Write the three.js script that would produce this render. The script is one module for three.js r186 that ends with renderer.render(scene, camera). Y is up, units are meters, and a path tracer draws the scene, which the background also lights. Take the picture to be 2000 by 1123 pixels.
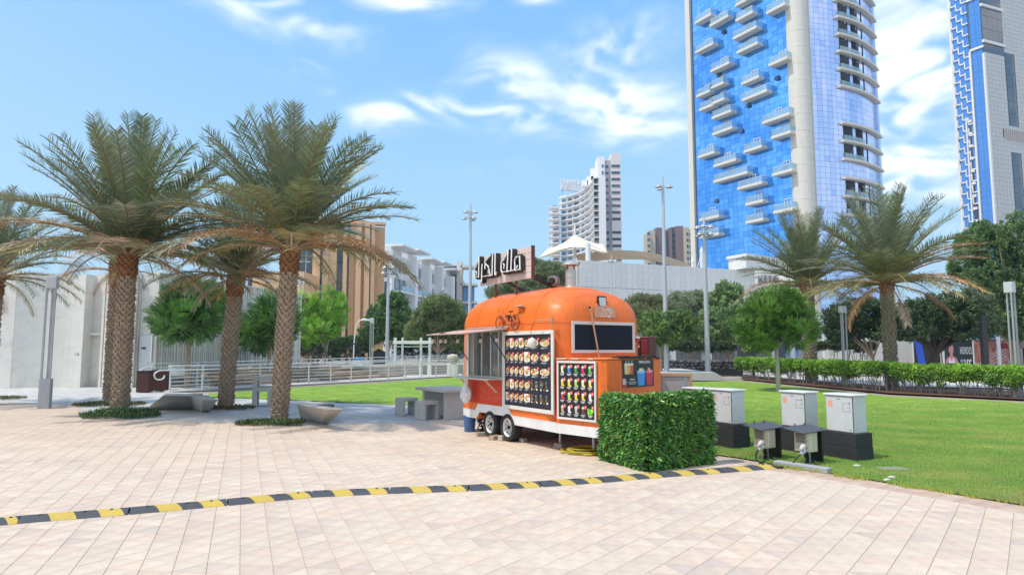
import * as THREE from 'three';
import { mergeGeometries, mergeVertices, toCreasedNormals } from 'three/addons/utils/BufferGeometryUtils.js';
import { RoundedBoxGeometry } from 'three/addons/geometries/RoundedBoxGeometry.js';
import { TextGeometry } from 'three/addons/geometries/TextGeometry.js';
import { FontLoader } from 'three/addons/loaders/FontLoader.js';
import { Brush, Evaluator, SUBTRACTION } from 'three-bvh-csg';
import { createNoise2D, createNoise3D } from 'simplex-noise';

// ---------- camera, sky, sun, exposure ----------
const scene = new THREE.Scene();
const camera = new THREE.PerspectiveCamera(46.73, 1024 / 574, 0.05, 3000);
camera.position.set(0, 1.6, 0);
camera.rotation.set(Math.atan(121.5 / 1300), 0, 0);
const renderer = new THREE.WebGLRenderer({ antialias: true });
renderer.setSize(1024, 574);
renderer.toneMapping = THREE.LinearToneMapping;
renderer.toneMappingExposure = 1.25;
renderer.shadowMap.enabled = true;

const SUN = new THREE.Vector3(-0.42, 0.86, 0.19).normalize();
const sun = new THREE.DirectionalLight(new THREE.Color().setRGB(1, 0.93, 0.83), 3.15);
sun.name = 'sun';
sun.position.copy(SUN).multiplyScalar(120);
sun.castShadow = true;
sun.shadow.radius = 1;
sun.shadow.mapSize.set(4096, 4096);
Object.assign(sun.shadow.camera, { left: -60, right: 60, top: 60, bottom: -60, near: 1, far: 400 });
scene.add(sun, sun.target);

function rng(seed) { let s = seed | 0; return () => { s = (s + 0x6d2b79f5) | 0; let t = Math.imul(s ^ (s >>> 15), 1 | s); t = (t + Math.imul(t ^ (t >>> 7), 61 | t)) ^ t; return ((t ^ (t >>> 14)) >>> 0) / 4294967296; }; }
const n2 = createNoise2D(rng(11)), n3 = createNoise3D(rng(12));
const sstep = (a, b, x) => { const t = Math.min(1, Math.max(0, (x - a) / (b - a))); return t * t * (3 - 2 * t); };
function fbm3(x, y, z, o = 5) { let s = 0, a = 0.5; for (let i = 0; i < o; i++) { s += a * n3(x, y, z); x *= 2.03; y *= 2.03; z *= 2.03; a *= 0.5; } return s; }
function fbm2(x, y, o = 4) { let s = 0, a = 0.5; for (let i = 0; i < o; i++) { s += a * n2(x, y); x *= 2.03; y *= 2.03; a *= 0.5; } return s; }

// clear blue air with thin drifting cloud: azimuth, elevation, half width, half height (degrees), tilt, amount
const CLOUDS = [
  [-11.195, 19.462, 3.0, 1.3, 6, 1.0], [-5.885, 20.575, 5.0, 1.0, -4, 0.7], [0.454, 19.975, 6.5, 1.6, -4, 1.0], [0.455, 22.099, 5.0, 2.4, -14, 0.95], [10.328, 19.962, 6.0, 2.6, -16, 1.25],
  [8.182, 24.467, 5.5, 2.4, 18, 0.8], [-21.517, 26.705, 7.5, 1.8, -10, 0.95], [-9.147, 28.392, 5.5, 1.0, 2, 1.1], [2.306, 28.903, 2.6, 0.6, 0, 0.7], [32.187, 20.029, 5, 6, 0, 1.3],
  [32.15, 13.159, 5.5, 3.6, 6, 1.25], [37.575, 21.505, 4.5, 4, 0, 0.6], [14.627, 18.651, 3, 1.4, -20, 0.7], [-17.489, 22.95, 1.7, 0.3, -16, 0.4], [-2.25, 15.425, 9, 1.6, 0, 0.2], [-15.97, 21.324, 7, 1.2, -14, 0.3],
];
function skyTexture() {
  const W = 2048, H = 1024, data = new Float32Array(W * H * 4), sh = new THREE.Vector2(SUN.x, SUN.z).normalize();
  for (let j = 0; j < H; j++) {
    const el = ((j + 0.5) / H - 0.5) * Math.PI, y = Math.sin(el), ce = Math.cos(el), ed = (el * 180) / Math.PI;
    for (let i = 0; i < W; i++) {
      const ph = ((i + 0.5) / W - 0.5) * 2 * Math.PI, x = Math.cos(ph) * ce, z = Math.sin(ph) * ce, k = (j * W + i) * 4;
      const t = 1 - Math.exp(-Math.max(0, ed) / 26), toward = (x * sh.x + z * sh.y) / Math.max(ce, 0.05);
      let r = 0.55 + (0.035 - 0.55) * t, g = 0.83 + (0.28 - 0.83) * t, b = 0.95 + (0.80 - 0.95) * t;
      const w = 0.42 * sstep(-0.35, 1, toward) * ce + 0.25 * Math.pow(Math.max(0, x * SUN.x + y * SUN.y + z * SUN.z), 6);
      r += (0.62 - r) * w; g += (0.82 - g) * w; b += (1.0 - b) * w;
      if (y > 0.005) {
        const az = (Math.atan2(x, -z) * 180) / Math.PI;
        let m = 0;
        for (const [ca, c, ha, hb, tilt, s] of CLOUDS) {
          let da = az - ca; if (da > 180) da -= 360; if (da < -180) da += 360;
          const ti = (tilt * Math.PI) / 180, u = (da * Math.cos(ti) + (ed - c) * Math.sin(ti)) / ha, v = (-da * Math.sin(ti) + (ed - c) * Math.cos(ti)) / hb, q = u * u + v * v;
          if (q < 9) m = Math.max(m, s * Math.exp(-q * 0.8));
        }
        const px = x / (y + 0.16), pz = z / (y + 0.16), wx = fbm2(px * 0.9 + 3, pz * 0.9, 3), wz = fbm2(px * 0.9 - 7, pz * 0.9 + 5, 3);
        const f = fbm2(px * 2.2 + wx * 1.2, pz * 3.4 + wz * 1.2, 6), f2 = fbm3(x * 7 + wx * 2, y * 19 + wx * 1.5, z * 7 + wz * 2, 6);
        const front = sstep(55, 75, Math.abs(az));                               // beyond the clouds in view the sky goes on in the same scattered way
        const loose = front * sstep(-0.3, 0.35, f + 0.25 * fbm2(px * 0.4, pz * 0.4, 2)) * 0.9 * sstep(0.02, 0.2, y);
        let a = m > 0.01 ? sstep(0.04, 1.35, m * (0.7 + 1.15 * (0.35 * f + 0.95 * f2))) * 0.82 : 0;
        a = Math.max(a, loose);
        r += (1.22 - r) * a; g += (1.22 - g) * a; b += (1.24 - b) * a;
      } else { const q = sstep(0.0, -0.15, y); r += (0.42 - r) * q; g += (0.38 - g) * q; b += (0.33 - b) * q; }
      data[k] = r; data[k + 1] = g; data[k + 2] = b; data[k + 3] = 1;
    }
  }
  const tx = new THREE.DataTexture(data, W, H, THREE.RGBAFormat, THREE.FloatType);
  tx.mapping = THREE.EquirectangularReflectionMapping; tx.magFilter = tx.minFilter = THREE.LinearFilter; tx.needsUpdate = true;
  return tx;
}
scene.background = skyTexture();
scene.environment = scene.background;
scene.fog = new THREE.FogExp2(new THREE.Color().setRGB(0.62, 0.8, 1.0), 0.0004);

// ---------- helpers ----------
const used = new Map();
function numbered(name) { const k = used.get(name) || 0; used.set(name, k + 1); return k ? name + '_' + String(k).padStart(3, '0') : name; }
const V = (x, y, z) => new THREE.Vector3(x, y, z);
const lin = (r, g, b) => new THREE.Color().setRGB(r, g, b);
function std(c, rough = 0.7, o = {}) { return new THREE.MeshStandardMaterial({ color: Array.isArray(c) ? lin(...c) : c, roughness: rough, ...o }); }
function phys(c, rough = 0.7, o = {}) { return new THREE.MeshPhysicalMaterial({ color: Array.isArray(c) ? lin(...c) : c, roughness: rough, ...o }); }
function tag(o, label, category, group, kind) { if (label) o.userData.label = label; if (category) o.userData.category = category; if (group) o.userData.group = group; if (kind) o.userData.kind = kind; return o; }
function thing(name, label, category, x = 0, y = 0, z = 0, ry = 0, group) {
  const g = new THREE.Group(); g.name = numbered(name); g.position.set(x, y, z); g.rotation.y = ry; scene.add(g); return tag(g, label, category, group);
}
function norm(g) { if (g.index) g = g.toNonIndexed(); for (const k of Object.keys(g.attributes)) if (!['position', 'normal', 'uv', 'color'].includes(k)) g.deleteAttribute(k); if (!g.attributes.uv) g.setAttribute('uv', new THREE.BufferAttribute(new Float32Array(g.attributes.position.count * 2), 2)); g.morphAttributes = {}; g.clearGroups(); return g; }
function merged(gs) { gs = Array.isArray(gs) ? gs.filter(Boolean).map(norm) : [gs]; return gs.length === 1 ? gs[0] : mergeGeometries(gs); }
// a mesh named name under parent; with world = true its geometry was written in world coordinates and parent is an unturned thing
function part(name, gs, m, parent = scene, world = false) {
  let g = merged(gs);
  const me = new THREE.Mesh(g, m); me.name = parent === scene ? numbered(name) : name; me.castShadow = me.receiveShadow = true;
  if (world) { const p = V(0, 0, 0); for (let q = parent; q && q !== scene; q = q.parent) p.add(q.position); g.translate(-p.x, -p.y, -p.z); }
  parent.add(me); return me;
}
function put(o, x = 0, y = 0, z = 0, rx = 0, ry = 0, rz = 0) { o.position.set(x, y, z); o.rotation.set(rx, ry, rz); return o; }
function copy(o, label, x, y, z, ry) { const c = o.clone(); c.name = numbered(o.name.replace(/_\d{3}$/, '')); scene.add(c); if (label) c.userData.label = label; if (x !== undefined) c.position.set(x, y, z); if (ry !== undefined) c.rotation.y = ry; return c; }
// boxes: centre x, z and bottom y
function bx(w, h, d, x = 0, y = 0, z = 0, ry = 0) { const g = new THREE.BoxGeometry(w, h, d); g.translate(0, h / 2, 0); if (ry) g.rotateY(ry); g.translate(x, y, z); return boxUV(g); }
function rb(w, h, d, x = 0, y = 0, z = 0, r = 0.01, ry = 0) { const g = new RoundedBoxGeometry(w, h, d, 2, Math.min(r, w / 2.01, h / 2.01, d / 2.01)); g.translate(0, h / 2, 0); if (ry) g.rotateY(ry); g.translate(x, y, z); return boxUV(g); }
function boxUV(g) { g = g.index ? g.toNonIndexed() : g; const p = g.attributes.position, n = g.attributes.normal, uv = new Float32Array(p.count * 2); for (let i = 0; i < p.count; i++) { const ax = Math.abs(n.getX(i)), ay = Math.abs(n.getY(i)), az = Math.abs(n.getZ(i)), x = p.getX(i), y = p.getY(i), z = p.getZ(i); if (ay >= ax && ay >= az) { uv[2 * i] = x; uv[2 * i + 1] = z; } else if (ax >= az) { uv[2 * i] = z; uv[2 * i + 1] = y; } else { uv[2 * i] = x; uv[2 * i + 1] = y; } } g.setAttribute('uv', new THREE.BufferAttribute(uv, 2)); return g; }
function cyl(r0, r1, h, x = 0, y = 0, z = 0, seg = 16, open = false) { const g = new THREE.CylinderGeometry(r1, r0, h, seg, 1, open); g.translate(x, y + h / 2, z); return g; }
// a bar between two points: round (seg sides) or square
function bar(a, b, r, seg = 8, r2 = r) { const A = V(...a), B = V(...b), d = B.clone().sub(A), g = new THREE.CylinderGeometry(r2, r, d.length(), seg, 1); g.translate(0, d.length() / 2, 0); g.applyQuaternion(new THREE.Quaternion().setFromUnitVectors(V(0, 1, 0), d.normalize())); g.translate(...a); return g; }
function sq(a, b, w, t = w) { const A = V(...a), B = V(...b), d = B.clone().sub(A), L = d.length(), g = new THREE.BoxGeometry(w, L, t); g.translate(0, L / 2, 0); const y = d.normalize(), ref = Math.abs(y.y) > 0.99 ? V(0, 0, 1) : V(0, 1, 0), x = V(0, 0, 0).crossVectors(y, ref).normalize(), z = V(0, 0, 0).crossVectors(x, y); g.applyMatrix4(new THREE.Matrix4().makeBasis(x, y, z)); g.translate(...a); return g; }
function tube(pts, r, seg = 24, rad = 6, closed = false) { return new THREE.TubeGeometry(new THREE.CatmullRomCurve3(pts.map((p) => V(...p)), closed), seg, r, rad, closed); }
// tapered tube through points with a radius each
function limb(pts, rad, seg = 6) {
  const c = new THREE.CatmullRomCurve3(pts.map((p) => V(...p))), N = Math.max(4, pts.length * 3), pos = [], uv = [], idx = [];
  const fr = c.computeFrenetFrames(N, false);
  for (let i = 0; i <= N; i++) {
    const p = c.getPoint(i / N), f = (i / N) * (rad.length - 1), k = Math.min(rad.length - 2, Math.floor(f)), r = rad[k] + (rad[k + 1] - rad[k]) * (f - k);
    for (let j = 0; j <= seg; j++) { const a = (j / seg) * 2 * Math.PI; const n = fr.normals[i], b = fr.binormals[i]; pos.push(p.x + r * (Math.cos(a) * n.x + Math.sin(a) * b.x), p.y + r * (Math.cos(a) * n.y + Math.sin(a) * b.y), p.z + r * (Math.cos(a) * n.z + Math.sin(a) * b.z)); uv.push(j / seg, i / N * 4); }
  }
  for (let i = 0; i < N; i++) for (let j = 0; j < seg; j++) { const a = i * (seg + 1) + j, b = a + seg + 1; idx.push(a, b, a + 1, b, b + 1, a + 1); }
  const g = new THREE.BufferGeometry(); g.setAttribute('position', new THREE.Float32BufferAttribute(pos, 3)); g.setAttribute('uv', new THREE.Float32BufferAttribute(uv, 2)); g.setIndex(idx); g.computeVertexNormals(); return g;
}
function polyShape(pts) { const s = new THREE.Shape(); pts.forEach(([x, y], i) => (i ? s.lineTo(x, y) : s.moveTo(x, y))); s.closePath(); return s; }
// upright prism over a footprint given as [x, z] points
function prism(pts, y0, y1, bevel = 0) {
  const g = new THREE.ExtrudeGeometry(polyShape(pts.map(([x, z]) => [x, -z])), { depth: y1 - y0 - 2 * bevel, bevelEnabled: bevel > 0, bevelSize: bevel, bevelOffset: -bevel, bevelThickness: bevel, bevelSegments: 1, curveSegments: 1 });
  g.rotateX(-Math.PI / 2); g.translate(0, y0 + bevel, 0); return boxUV(g);
}
// flat sheet over a footprint, uv in metres
function sheet(pts, y) { const g = new THREE.ShapeGeometry(polyShape(pts.map(([x, z]) => [x, -z]))); g.rotateX(-Math.PI / 2); g.translate(0, y, 0); return boxUV(g); }
function extr(shape, depth, bevel = 0, curve = 12) { return new THREE.ExtrudeGeometry(shape, { depth: depth - 2 * bevel, bevelEnabled: bevel > 0, bevelSize: bevel, bevelThickness: bevel, bevelOffset: -bevel, bevelSegments: 1, curveSegments: curve }).translate(0, 0, bevel); }
// turn geometries written in a facade frame (x along the wall, y up, z outwards) into the world: frame = [x0, z0, dx, dz]
function onFace([x0, z0, dx, dz], ...gs) { const M = new THREE.Matrix4().makeBasis(V(dx, 0, dz), V(0, 1, 0), V(-dz, 0, dx)).setPosition(x0, 0, z0); return gs.flat().map((g) => g.applyMatrix4(M)); }
const inPoly = (x, z, P) => { let c = false; for (let i = 0, j = P.length - 1; i < P.length; j = i++) { const [xi, zi] = P[i], [xj, zj] = P[j]; if (zi > z !== zj > z && x < ((xj - xi) * (z - zi)) / (zj - zi) + xi) c = !c; } return c; };
function inst(name, geo, m, mats, parent, colors) {
  const I = new THREE.InstancedMesh(geo, m, mats.length); I.name = parent === scene ? numbered(name) : name; mats.forEach((q, i) => I.setMatrixAt(i, q)); if (colors) colors.forEach((c, i) => I.setColorAt(i, c));
  I.castShadow = I.receiveShadow = true; parent.add(I); return I;
}
const TRS = (x, y, z, q, s) => new THREE.Matrix4().compose(V(x, y, z), q, typeof s === 'number' ? V(s, s, s) : s);
const eul = (x, y, z, o = 'YXZ') => new THREE.Quaternion().setFromEuler(new THREE.Euler(x, y, z, o));

// ---------- textures ----------
function tex(W, H, f, srgb = true, rep = 1) {
  const d = new Uint8Array(W * H * 4);
  for (let y = 0; y < H; y++) for (let x = 0; x < W; x++) { const c = f(x / W, y / H), k = (y * W + x) * 4; d[k] = c[0] * 255; d[k + 1] = c[1] * 255; d[k + 2] = c[2] * 255; d[k + 3] = 255; }
  const t = new THREE.DataTexture(d, W, H, THREE.RGBAFormat); t.wrapS = t.wrapT = THREE.RepeatWrapping; t.magFilter = t.minFilter = THREE.LinearFilter; t.repeat.set(rep, rep); if (srgb) t.colorSpace = THREE.SRGBColorSpace; t.needsUpdate = true; return t;
}
// noise that tiles over the unit square
function tile(u, v, s, o = 4, seed = 0) { const a = u * 2 * Math.PI, b = v * 2 * Math.PI, R = s / (2 * Math.PI); let r = 0, amp = 0.5, f = 1; for (let i = 0; i < o; i++) { r += amp * n3(Math.cos(a) * R * f + seed + Math.cos(b) * R * f * 0.73, Math.sin(a) * R * f + Math.sin(b) * R * f * 0.61, Math.sin(b) * R * f + Math.cos(b) * 1.3 * R * f + seed); amp *= 0.55; f *= 2; } return r; }
const cl = (x) => Math.min(1, Math.max(0, x));
const grainTex = tex(512, 512, (u, v) => { const a = tile(u, v, 5, 4, 3), b = tile(u, v, 60, 2, 9), k = cl(0.95 + 0.07 * a + 0.05 * b); return [k, k * 0.997, k * 0.99]; }, true, 0.5);
const grainBump = tex(512, 512, (u, v) => { const k = cl(0.5 + 0.35 * tile(u, v, 70, 3, 5) + 0.15 * tile(u, v, 8, 3, 1)); return [k, k, k]; }, false, 0.7);
const stainTex = tex(512, 512, (u, v) => { const a = tile(u, v, 6, 5, 21), b = tile(u, v, 55, 3, 37), s = sstep(0.2, 0.6, tile(u, v, 16, 4, 33)) * 0.025, k = cl(0.965 + 0.035 * a + 0.03 * b - s); return [k, k * 0.995, k * 0.985]; }, true, 0.25);
function canvasTex(W, H, draw) { const c = document.createElement('canvas'); c.width = W; c.height = H; draw(c.getContext('2d'), W, H); const t = new THREE.CanvasTexture(c); t.colorSpace = THREE.SRGBColorSpace; return t; }
const M = {
  concrete: std([0.46, 0.45, 0.43], 0.88, { map: grainTex, bumpMap: grainBump, bumpScale: 0.002 }),
  paleStone: std([0.56, 0.545, 0.52], 0.85, { map: stainTex }),
  white: std([0.72, 0.72, 0.71], 0.45), wall: std([0.74, 0.72, 0.67], 0.8, { map: stainTex }), cream: std([0.66, 0.63, 0.55], 0.75, { map: stainTex }),
  black: std([0.02, 0.02, 0.023], 0.55, { map: grainTex }), rubber: std([0.025, 0.026, 0.028], 0.85, { map: grainTex }), steel: std([0.42, 0.44, 0.46], 0.4, { metalness: 0.8 }),
  greyPaint: std([0.36, 0.37, 0.41], 0.45, { metalness: 0.3 }), polePaint: std([0.50, 0.52, 0.56], 0.42, { metalness: 0.35 }), darkGlass: phys([0.012, 0.014, 0.02], 0.06, { metalness: 0, clearcoat: 1, clearcoatRoughness: 0.03 }),
  bark: std([0.42, 0.325, 0.24], 0.95, { map: stainTex, bumpMap: grainBump, bumpScale: 0.02 }), paleBark: std([0.42, 0.39, 0.34], 0.9, { map: stainTex }),
};

// ---------- the ground ----------
const G = (a) => a;
const PAVE_BACK = [[4.12, -18.083], [-0.487, -16.045], [-1.156, -15.244], [-2.697, -14.822], [-3.651, -14.423], [-4.296, -14.137], [-5.87, -14.72], [-6.887, -15.136], [-7.954, -15.244], [-10.226, -16.045], [-12.33, -19.224], [-15.602, -20.52], [-19.502, -20.52]];
const EDGE = [[5.269, -7.029], [3.7, -9.475], [3.387, -10], [3.057, -10.385], [2.664, -11.021]];
const PAVE = [[-14, -1.5], [9.4, -1.5], ...EDGE, ...PAVE_BACK];
const LAWN_R = [[9.6, -1.5], ...EDGE, [4.445, -19.759], [8.286, -32.933], [11.105, -34.266], [11.715, -33.991], [12.161, -28.503], [12.926, -22.956], [15.452, -20.324], [19.229, -18.083], [22, -1.5]];
const LAWN_L = [[0.824, -18.083], [-1.133, -18.636], [-3.181, -19.47], [-7.045, -21.343], [-10.229, -22.71], [-11.009, -24.266], [-9.278, -28.125], [-6.716, -31.465], [-3.032, -39.738], [2.191, -47.835]];
const PATH = [...PAVE_BACK.slice(1).reverse(), [0.771, -16.935], ...LAWN_L.slice(0, 5), [-11.009, -24.266], [-13.887, -26.053], [-16.303, -30.558], [-28.292, -29.701]].map((p) => p);
const sandTex = tex(512, 512, (u, v) => { const a = tile(u, v, 5, 5, 41), b = tile(u, v, 50, 2, 43), k = cl(0.86 + 0.14 * a + 0.06 * b); return [k, k * 0.97, k * 0.93]; }, true, 0.12);
tag(part('ground', sheet([[-900, 120], [900, 120], [900, -1600], [-900, -1600]], -0.05), std([0.46, 0.42, 0.37], 0.95, { map: sandTex })), 'pale sandy paved ground running out to the towers', 'ground', null, 'structure');

// pink plaza paving: triangular pavers bedded in sand, pairs of courses along three directions
{
  const plaza = thing('pavement', 'pink and cream plaza paving of small triangular pavers', 'pavement', 0, 0, 0); tag(plaza, null, null, null, 'structure');
  part('sand_bed', sheet(PAVE, -0.006), std([0.47, 0.385, 0.315], 0.95, { map: grainTex }), plaza);
  const S = 0.262, aB = 0.14, aA = -0.908, B = [S * Math.cos(aB), S * Math.sin(aB)], A = [S * Math.cos(aA), S * Math.sin(aA)], R = rng(5);
  const [e1, e2] = [EDGE[1], EDGE[0]], el = Math.hypot(e2[0] - e1[0], e2[1] - e1[1]), en = [(e2[1] - e1[1]) / el, -(e2[0] - e1[0]) / el];
  const side = (x, z) => (x - e1[0]) * en[0] + (z - e1[1]) * en[1];           // > 0 on the lawn
  const sgn = side(10, -10) > 0 ? 1 : -1, band = 0.4;
  // inset triangle, top chamfered; wide joint along the A courses
  function tri(p, q, r) {
    const P = [p, q, r], cx = (p[0] + q[0] + r[0]) / 3, cz = (p[1] + q[1] + r[1]) / 3;
    const ins = (d) => P.map(([x, z]) => { const l = Math.hypot(x - cx, z - cz), f = 1 - (d * 2) / l; return [(x - cx) * f, (z - cz) * f]; });
    const t = ins(0.0028), m = ins(0.0012), pos = [], f3 = (a, ya, b, yb, c, yc) => pos.push(a[0], ya, a[1], b[0], yb, b[1], c[0], yc, c[1]);
    f3(t[0], 0, t[1], 0, t[2], 0);
    for (let i = 0; i < 3; i++) { const j = (i + 1) % 3; f3(t[i], 0, m[i], -0.003, m[j], -0.003); f3(t[i], 0, m[j], -0.003, t[j], 0); f3(m[i], -0.003, m[i], -0.03, m[j], -0.03); f3(m[i], -0.003, m[j], -0.03, m[j], -0.003); }
    const g = new THREE.BufferGeometry(); g.setAttribute('position', new THREE.Float32BufferAttribute(pos, 3)); g.computeVertexNormals(); boxUV(g);
    if (g.attributes.normal.getY(0) < 0) { const q2 = g.attributes.position; for (let i = 0; i < q2.count; i += 3) { const a = [q2.getX(i), q2.getY(i), q2.getZ(i)]; q2.setXYZ(i, q2.getX(i + 1), q2.getY(i + 1), q2.getZ(i + 1)); q2.setXYZ(i + 1, ...a); } g.computeVertexNormals(); boxUV(g); }
    return g;
  }
  const up = tri([0, 0], B, A), dn = tri(B, [A[0] + B[0], A[1] + B[1]], A);
  const pavT = tex(256, 256, (u, v) => { const a = tile(u, v, 40, 3, 51), b = tile(u, v, 5, 3, 53), k = cl(0.965 + 0.04 * a + 0.05 * b); return [k, k * 0.995, k * 0.99]; }, true, 1.1);
  const TONES = [[0.60, 0.50, 0.395], [0.61, 0.48, 0.37], [0.585, 0.475, 0.38], [0.56, 0.455, 0.375], [0.53, 0.445, 0.375], [0.61, 0.515, 0.40]];
  const mats = TONES.map((c) => [0.93, 0.98, 1.02, 1.06].map((f) => std(c.map((v) => v * f), 0.8, { map: pavT, bumpMap: grainBump, bumpScale: 0.0008 }))), wMat = std([1, 1, 1], 0.8, { map: pavT });
  const near = [], far = [[], []], farC = [[], []], cut = [];
  for (let i = -140; i < 150; i++) for (let j = -8; j < 110; j++) for (let h = 0; h < 2; h++) {
    const ox = i * B[0] + j * A[0] + 2, oz = i * B[1] + j * A[1];
    const c = h ? [ox + (2 * B[0] + 2 * A[0]) / 3, oz + (2 * B[1] + 2 * A[1]) / 3] : [ox + (A[0] + B[0]) / 3, oz + (A[1] + B[1]) / 3];
    const D = -c[1];
    if (D < 3.3 || D > 24 || Math.abs(c[0]) > 0.9 * D + 1 || !inPoly(c[0], c[1], PAVE)) continue;
    const s = sgn * side(c[0], c[1]) + band;                                   // beyond the border course
    if (s > 0.16) continue;
    // courses of warm, grey and cream pavers laid in mixed patches, warmer to the right
    const mix = n2(c[0] * 0.35 + 9, c[1] * 0.5) + 0.33 * sstep(-1.5, 3.5, c[0]), u = R() + 0.18 * n2(i * 0.7, j * 0.9);
    let k = mix > 0.05 ? (u < 0.28 ? 0 : u < 0.48 ? 1 : u < 0.68 ? 2 : u < 0.86 ? 3 : u < 0.93 ? 4 : 5) : u < 0.62 ? 0 : u < 0.82 ? 5 : u < 0.9 ? 1 : u < 0.96 ? 2 : 3;
    if (c[1] < -12 && c[0] < -3) k = [2, 3, 1, 2, 0, 3][Math.floor(R() * 6)];
    if (s > -0.17) { cut.push([ox, oz, h, k]); continue; }
    if (D < 16 && Math.abs(c[0]) < 0.78 * D + 0.3) near.push([c[0], c[1], h, k]);
    else { far[h].push([c[0], c[1]]); farC[h].push(k); }
  }
  near.sort((a, b) => Math.hypot(a[0], a[1]) - Math.hypot(b[0], b[1]));
  const wear = (x, z) => 0.6 * n2(x * 0.55 + 4, z * 0.8) + 0.4 * n2(x * 2.1, z * 2.6 + 7);
  const shade = (k, x, z) => { const t = TONES[k], f = 0.95 + 0.1 * R() + 0.06 * wear(x, z); return lin(t[0] * f, t[1] * f * (0.99 + 0.02 * R()), t[2] * f); };
  const inFrame = near.filter(([x, z]) => Math.abs(x) < 0.757 * -z + 0.1 && z < -4.35);
  const single = new Set(inFrame.slice(0, 290));
  for (const t of near) {
    if (single.has(t)) put(part('paver', t[2] ? dn : up, mats[t[3]][Math.min(3, Math.max(0, Math.floor(2 + 1.6 * (R() - 0.5) + 2.2 * wear(t[0], t[1]))))], plaza), t[0], (R() - 0.5) * 0.0016, t[1], (R() - 0.5) * 0.006, 0, (R() - 0.5) * 0.006);
    else { far[t[2]].push([t[0], t[1]]); farC[t[2]].push(t[3]); }
  }
  [up, dn].forEach((g, h) => tag(inst('pavers', g, wMat, far[h].map(([x, z]) => TRS(x, (R() - 0.5) * 0.0016, z, eul((R() - 0.5) * 0.006, 0, (R() - 0.5) * 0.006), 1)), plaza, farC[h].map((k, i) => shade(k, far[h][i][0], far[h][i][1]))), null, null, null, 'stuff'));
  // cut pavers against the border course
  const cg = TONES.map(() => []);
  for (const [ox, oz, h, k] of cut) {
    let P = h ? [[ox + B[0], oz + B[1]], [ox + A[0] + B[0], oz + A[1] + B[1]], [ox + A[0], oz + A[1]]] : [[ox, oz], [ox + B[0], oz + B[1]], [ox + A[0], oz + A[1]]];
    const f = ([x, z]) => -(sgn * side(x, z) + band + 0.004), O = [];
    for (let a = 0; a < P.length; a++) { const p = P[a], q = P[(a + 1) % P.length], fp = f(p), fq = f(q); if (fp > 0) O.push(p); if (fp > 0 !== fq > 0) { const t = fp / (fp - fq); O.push([p[0] + (q[0] - p[0]) * t, p[1] + (q[1] - p[1]) * t]); } }
    if (O.length < 3) continue;
    const mx = O.reduce((s, p) => s + p[0], 0) / O.length, mz = O.reduce((s, p) => s + p[1], 0) / O.length;
    let area = 0; O.forEach((p, a) => { const q = O[(a + 1) % O.length]; area += p[0] * q[1] - q[0] * p[1]; });
    if (Math.abs(area) < 0.002) continue;
    cg[k].push(prism(O.map(([x, z]) => [mx + (x - mx) * 0.975, mz + (z - mz) * 0.975]), -0.03, 0));
  }
  cg.forEach((g, k) => g.length && tag(part('cut_pavers', g, mats[k][2], plaza), null, null, null, 'stuff'));
  // border course of salmon pavers along the lawn
  const bm = [std([0.50, 0.355, 0.265], 0.85, { map: pavT }), std([0.52, 0.39, 0.30], 0.85, { map: pavT }), std([0.47, 0.34, 0.27], 0.85, { map: pavT })];
  const bd = [(e2[0] - e1[0]) / el, (e2[1] - e1[1]) / el], bg = rb(0.196, 0.03, 0.19, 0, -0.03, 0, 0.003);
  const ba = Math.atan2(-bd[1], bd[0]);
  for (let a = -0.1; a < 5.2; a += 0.2) for (let w = 0; w < 2; w++) put(part('border_paver', bg, bm[Math.floor(R() * 3)], plaza), e1[0] + bd[0] * a - sgn * en[0] * (0.1 + 0.2 * w), (R() - 0.5) * 0.002, e1[1] + bd[1] * a - sgn * en[1] * (0.1 + 0.2 * w), 0, ba, 0);
}
tag(part('edge_soil', sheet([[3.3, -9.6], [3.75, -9.1], [5.4, -6.83], [9.6, -1.3], [9.3, -1.5], [5.12, -7.1], [3.48, -9.35]], -0.002), std([0.17, 0.115, 0.07], 0.95, { map: stainTex })), 'thin line of brown soil between the plaza border and the lawn', 'soil', null, 'structure');
// pale grey slab path round the palms and up to the white building
{
  const path = thing('path', 'pale grey stone slab path around the palms and benches', 'path', 0, 0, 0); tag(path, null, null, null, 'structure');
  part('mortar_bed', sheet(PATH, -0.016), std([0.40, 0.395, 0.38], 0.95), path);
  const R = rng(8), g = rb(0.596, 0.03, 0.296, 0, -0.03, 0, 0.004), a0 = 0.14, ms = [[0.50, 0.50, 0.495], [0.455, 0.46, 0.465], [0.535, 0.53, 0.52]].map((c) => std(c, 0.82, { map: stainTex }));
  const list = [];
  for (let i = -40; i < 60; i++) for (let j = -10; j < 120; j++) { const u = i * 0.6 + (j % 2) * 0.3 - 10, v = -j * 0.3 - 12, x = u * Math.cos(a0) - v * Math.sin(a0), z = u * Math.sin(a0) + v * Math.cos(a0); if (Math.abs(x) < -z * 0.82 && inPoly(x, z, PATH) && z > -29) list.push([x, z]); }
  list.sort((a, b) => b[1] - a[1]);
  const rest = [];
  list.forEach(([x, z], i) => { if (i < 280) put(part('slab', g, ms[Math.floor(R() * 3)], path), x, (R() - 0.5) * 0.002, z, 0, -a0, 0); else rest.push(TRS(x, (R() - 0.5) * 0.002, z, eul(0, -a0, 0), 1)); });
  if (rest.length) tag(inst('slabs', g, std([1, 1, 1], 0.82, { map: stainTex }), rest, path, rest.map(() => { const f = 0.45 + 0.09 * R(); return lin(f, f, f * 0.99); })), null, null, null, 'stuff');
}
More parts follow.
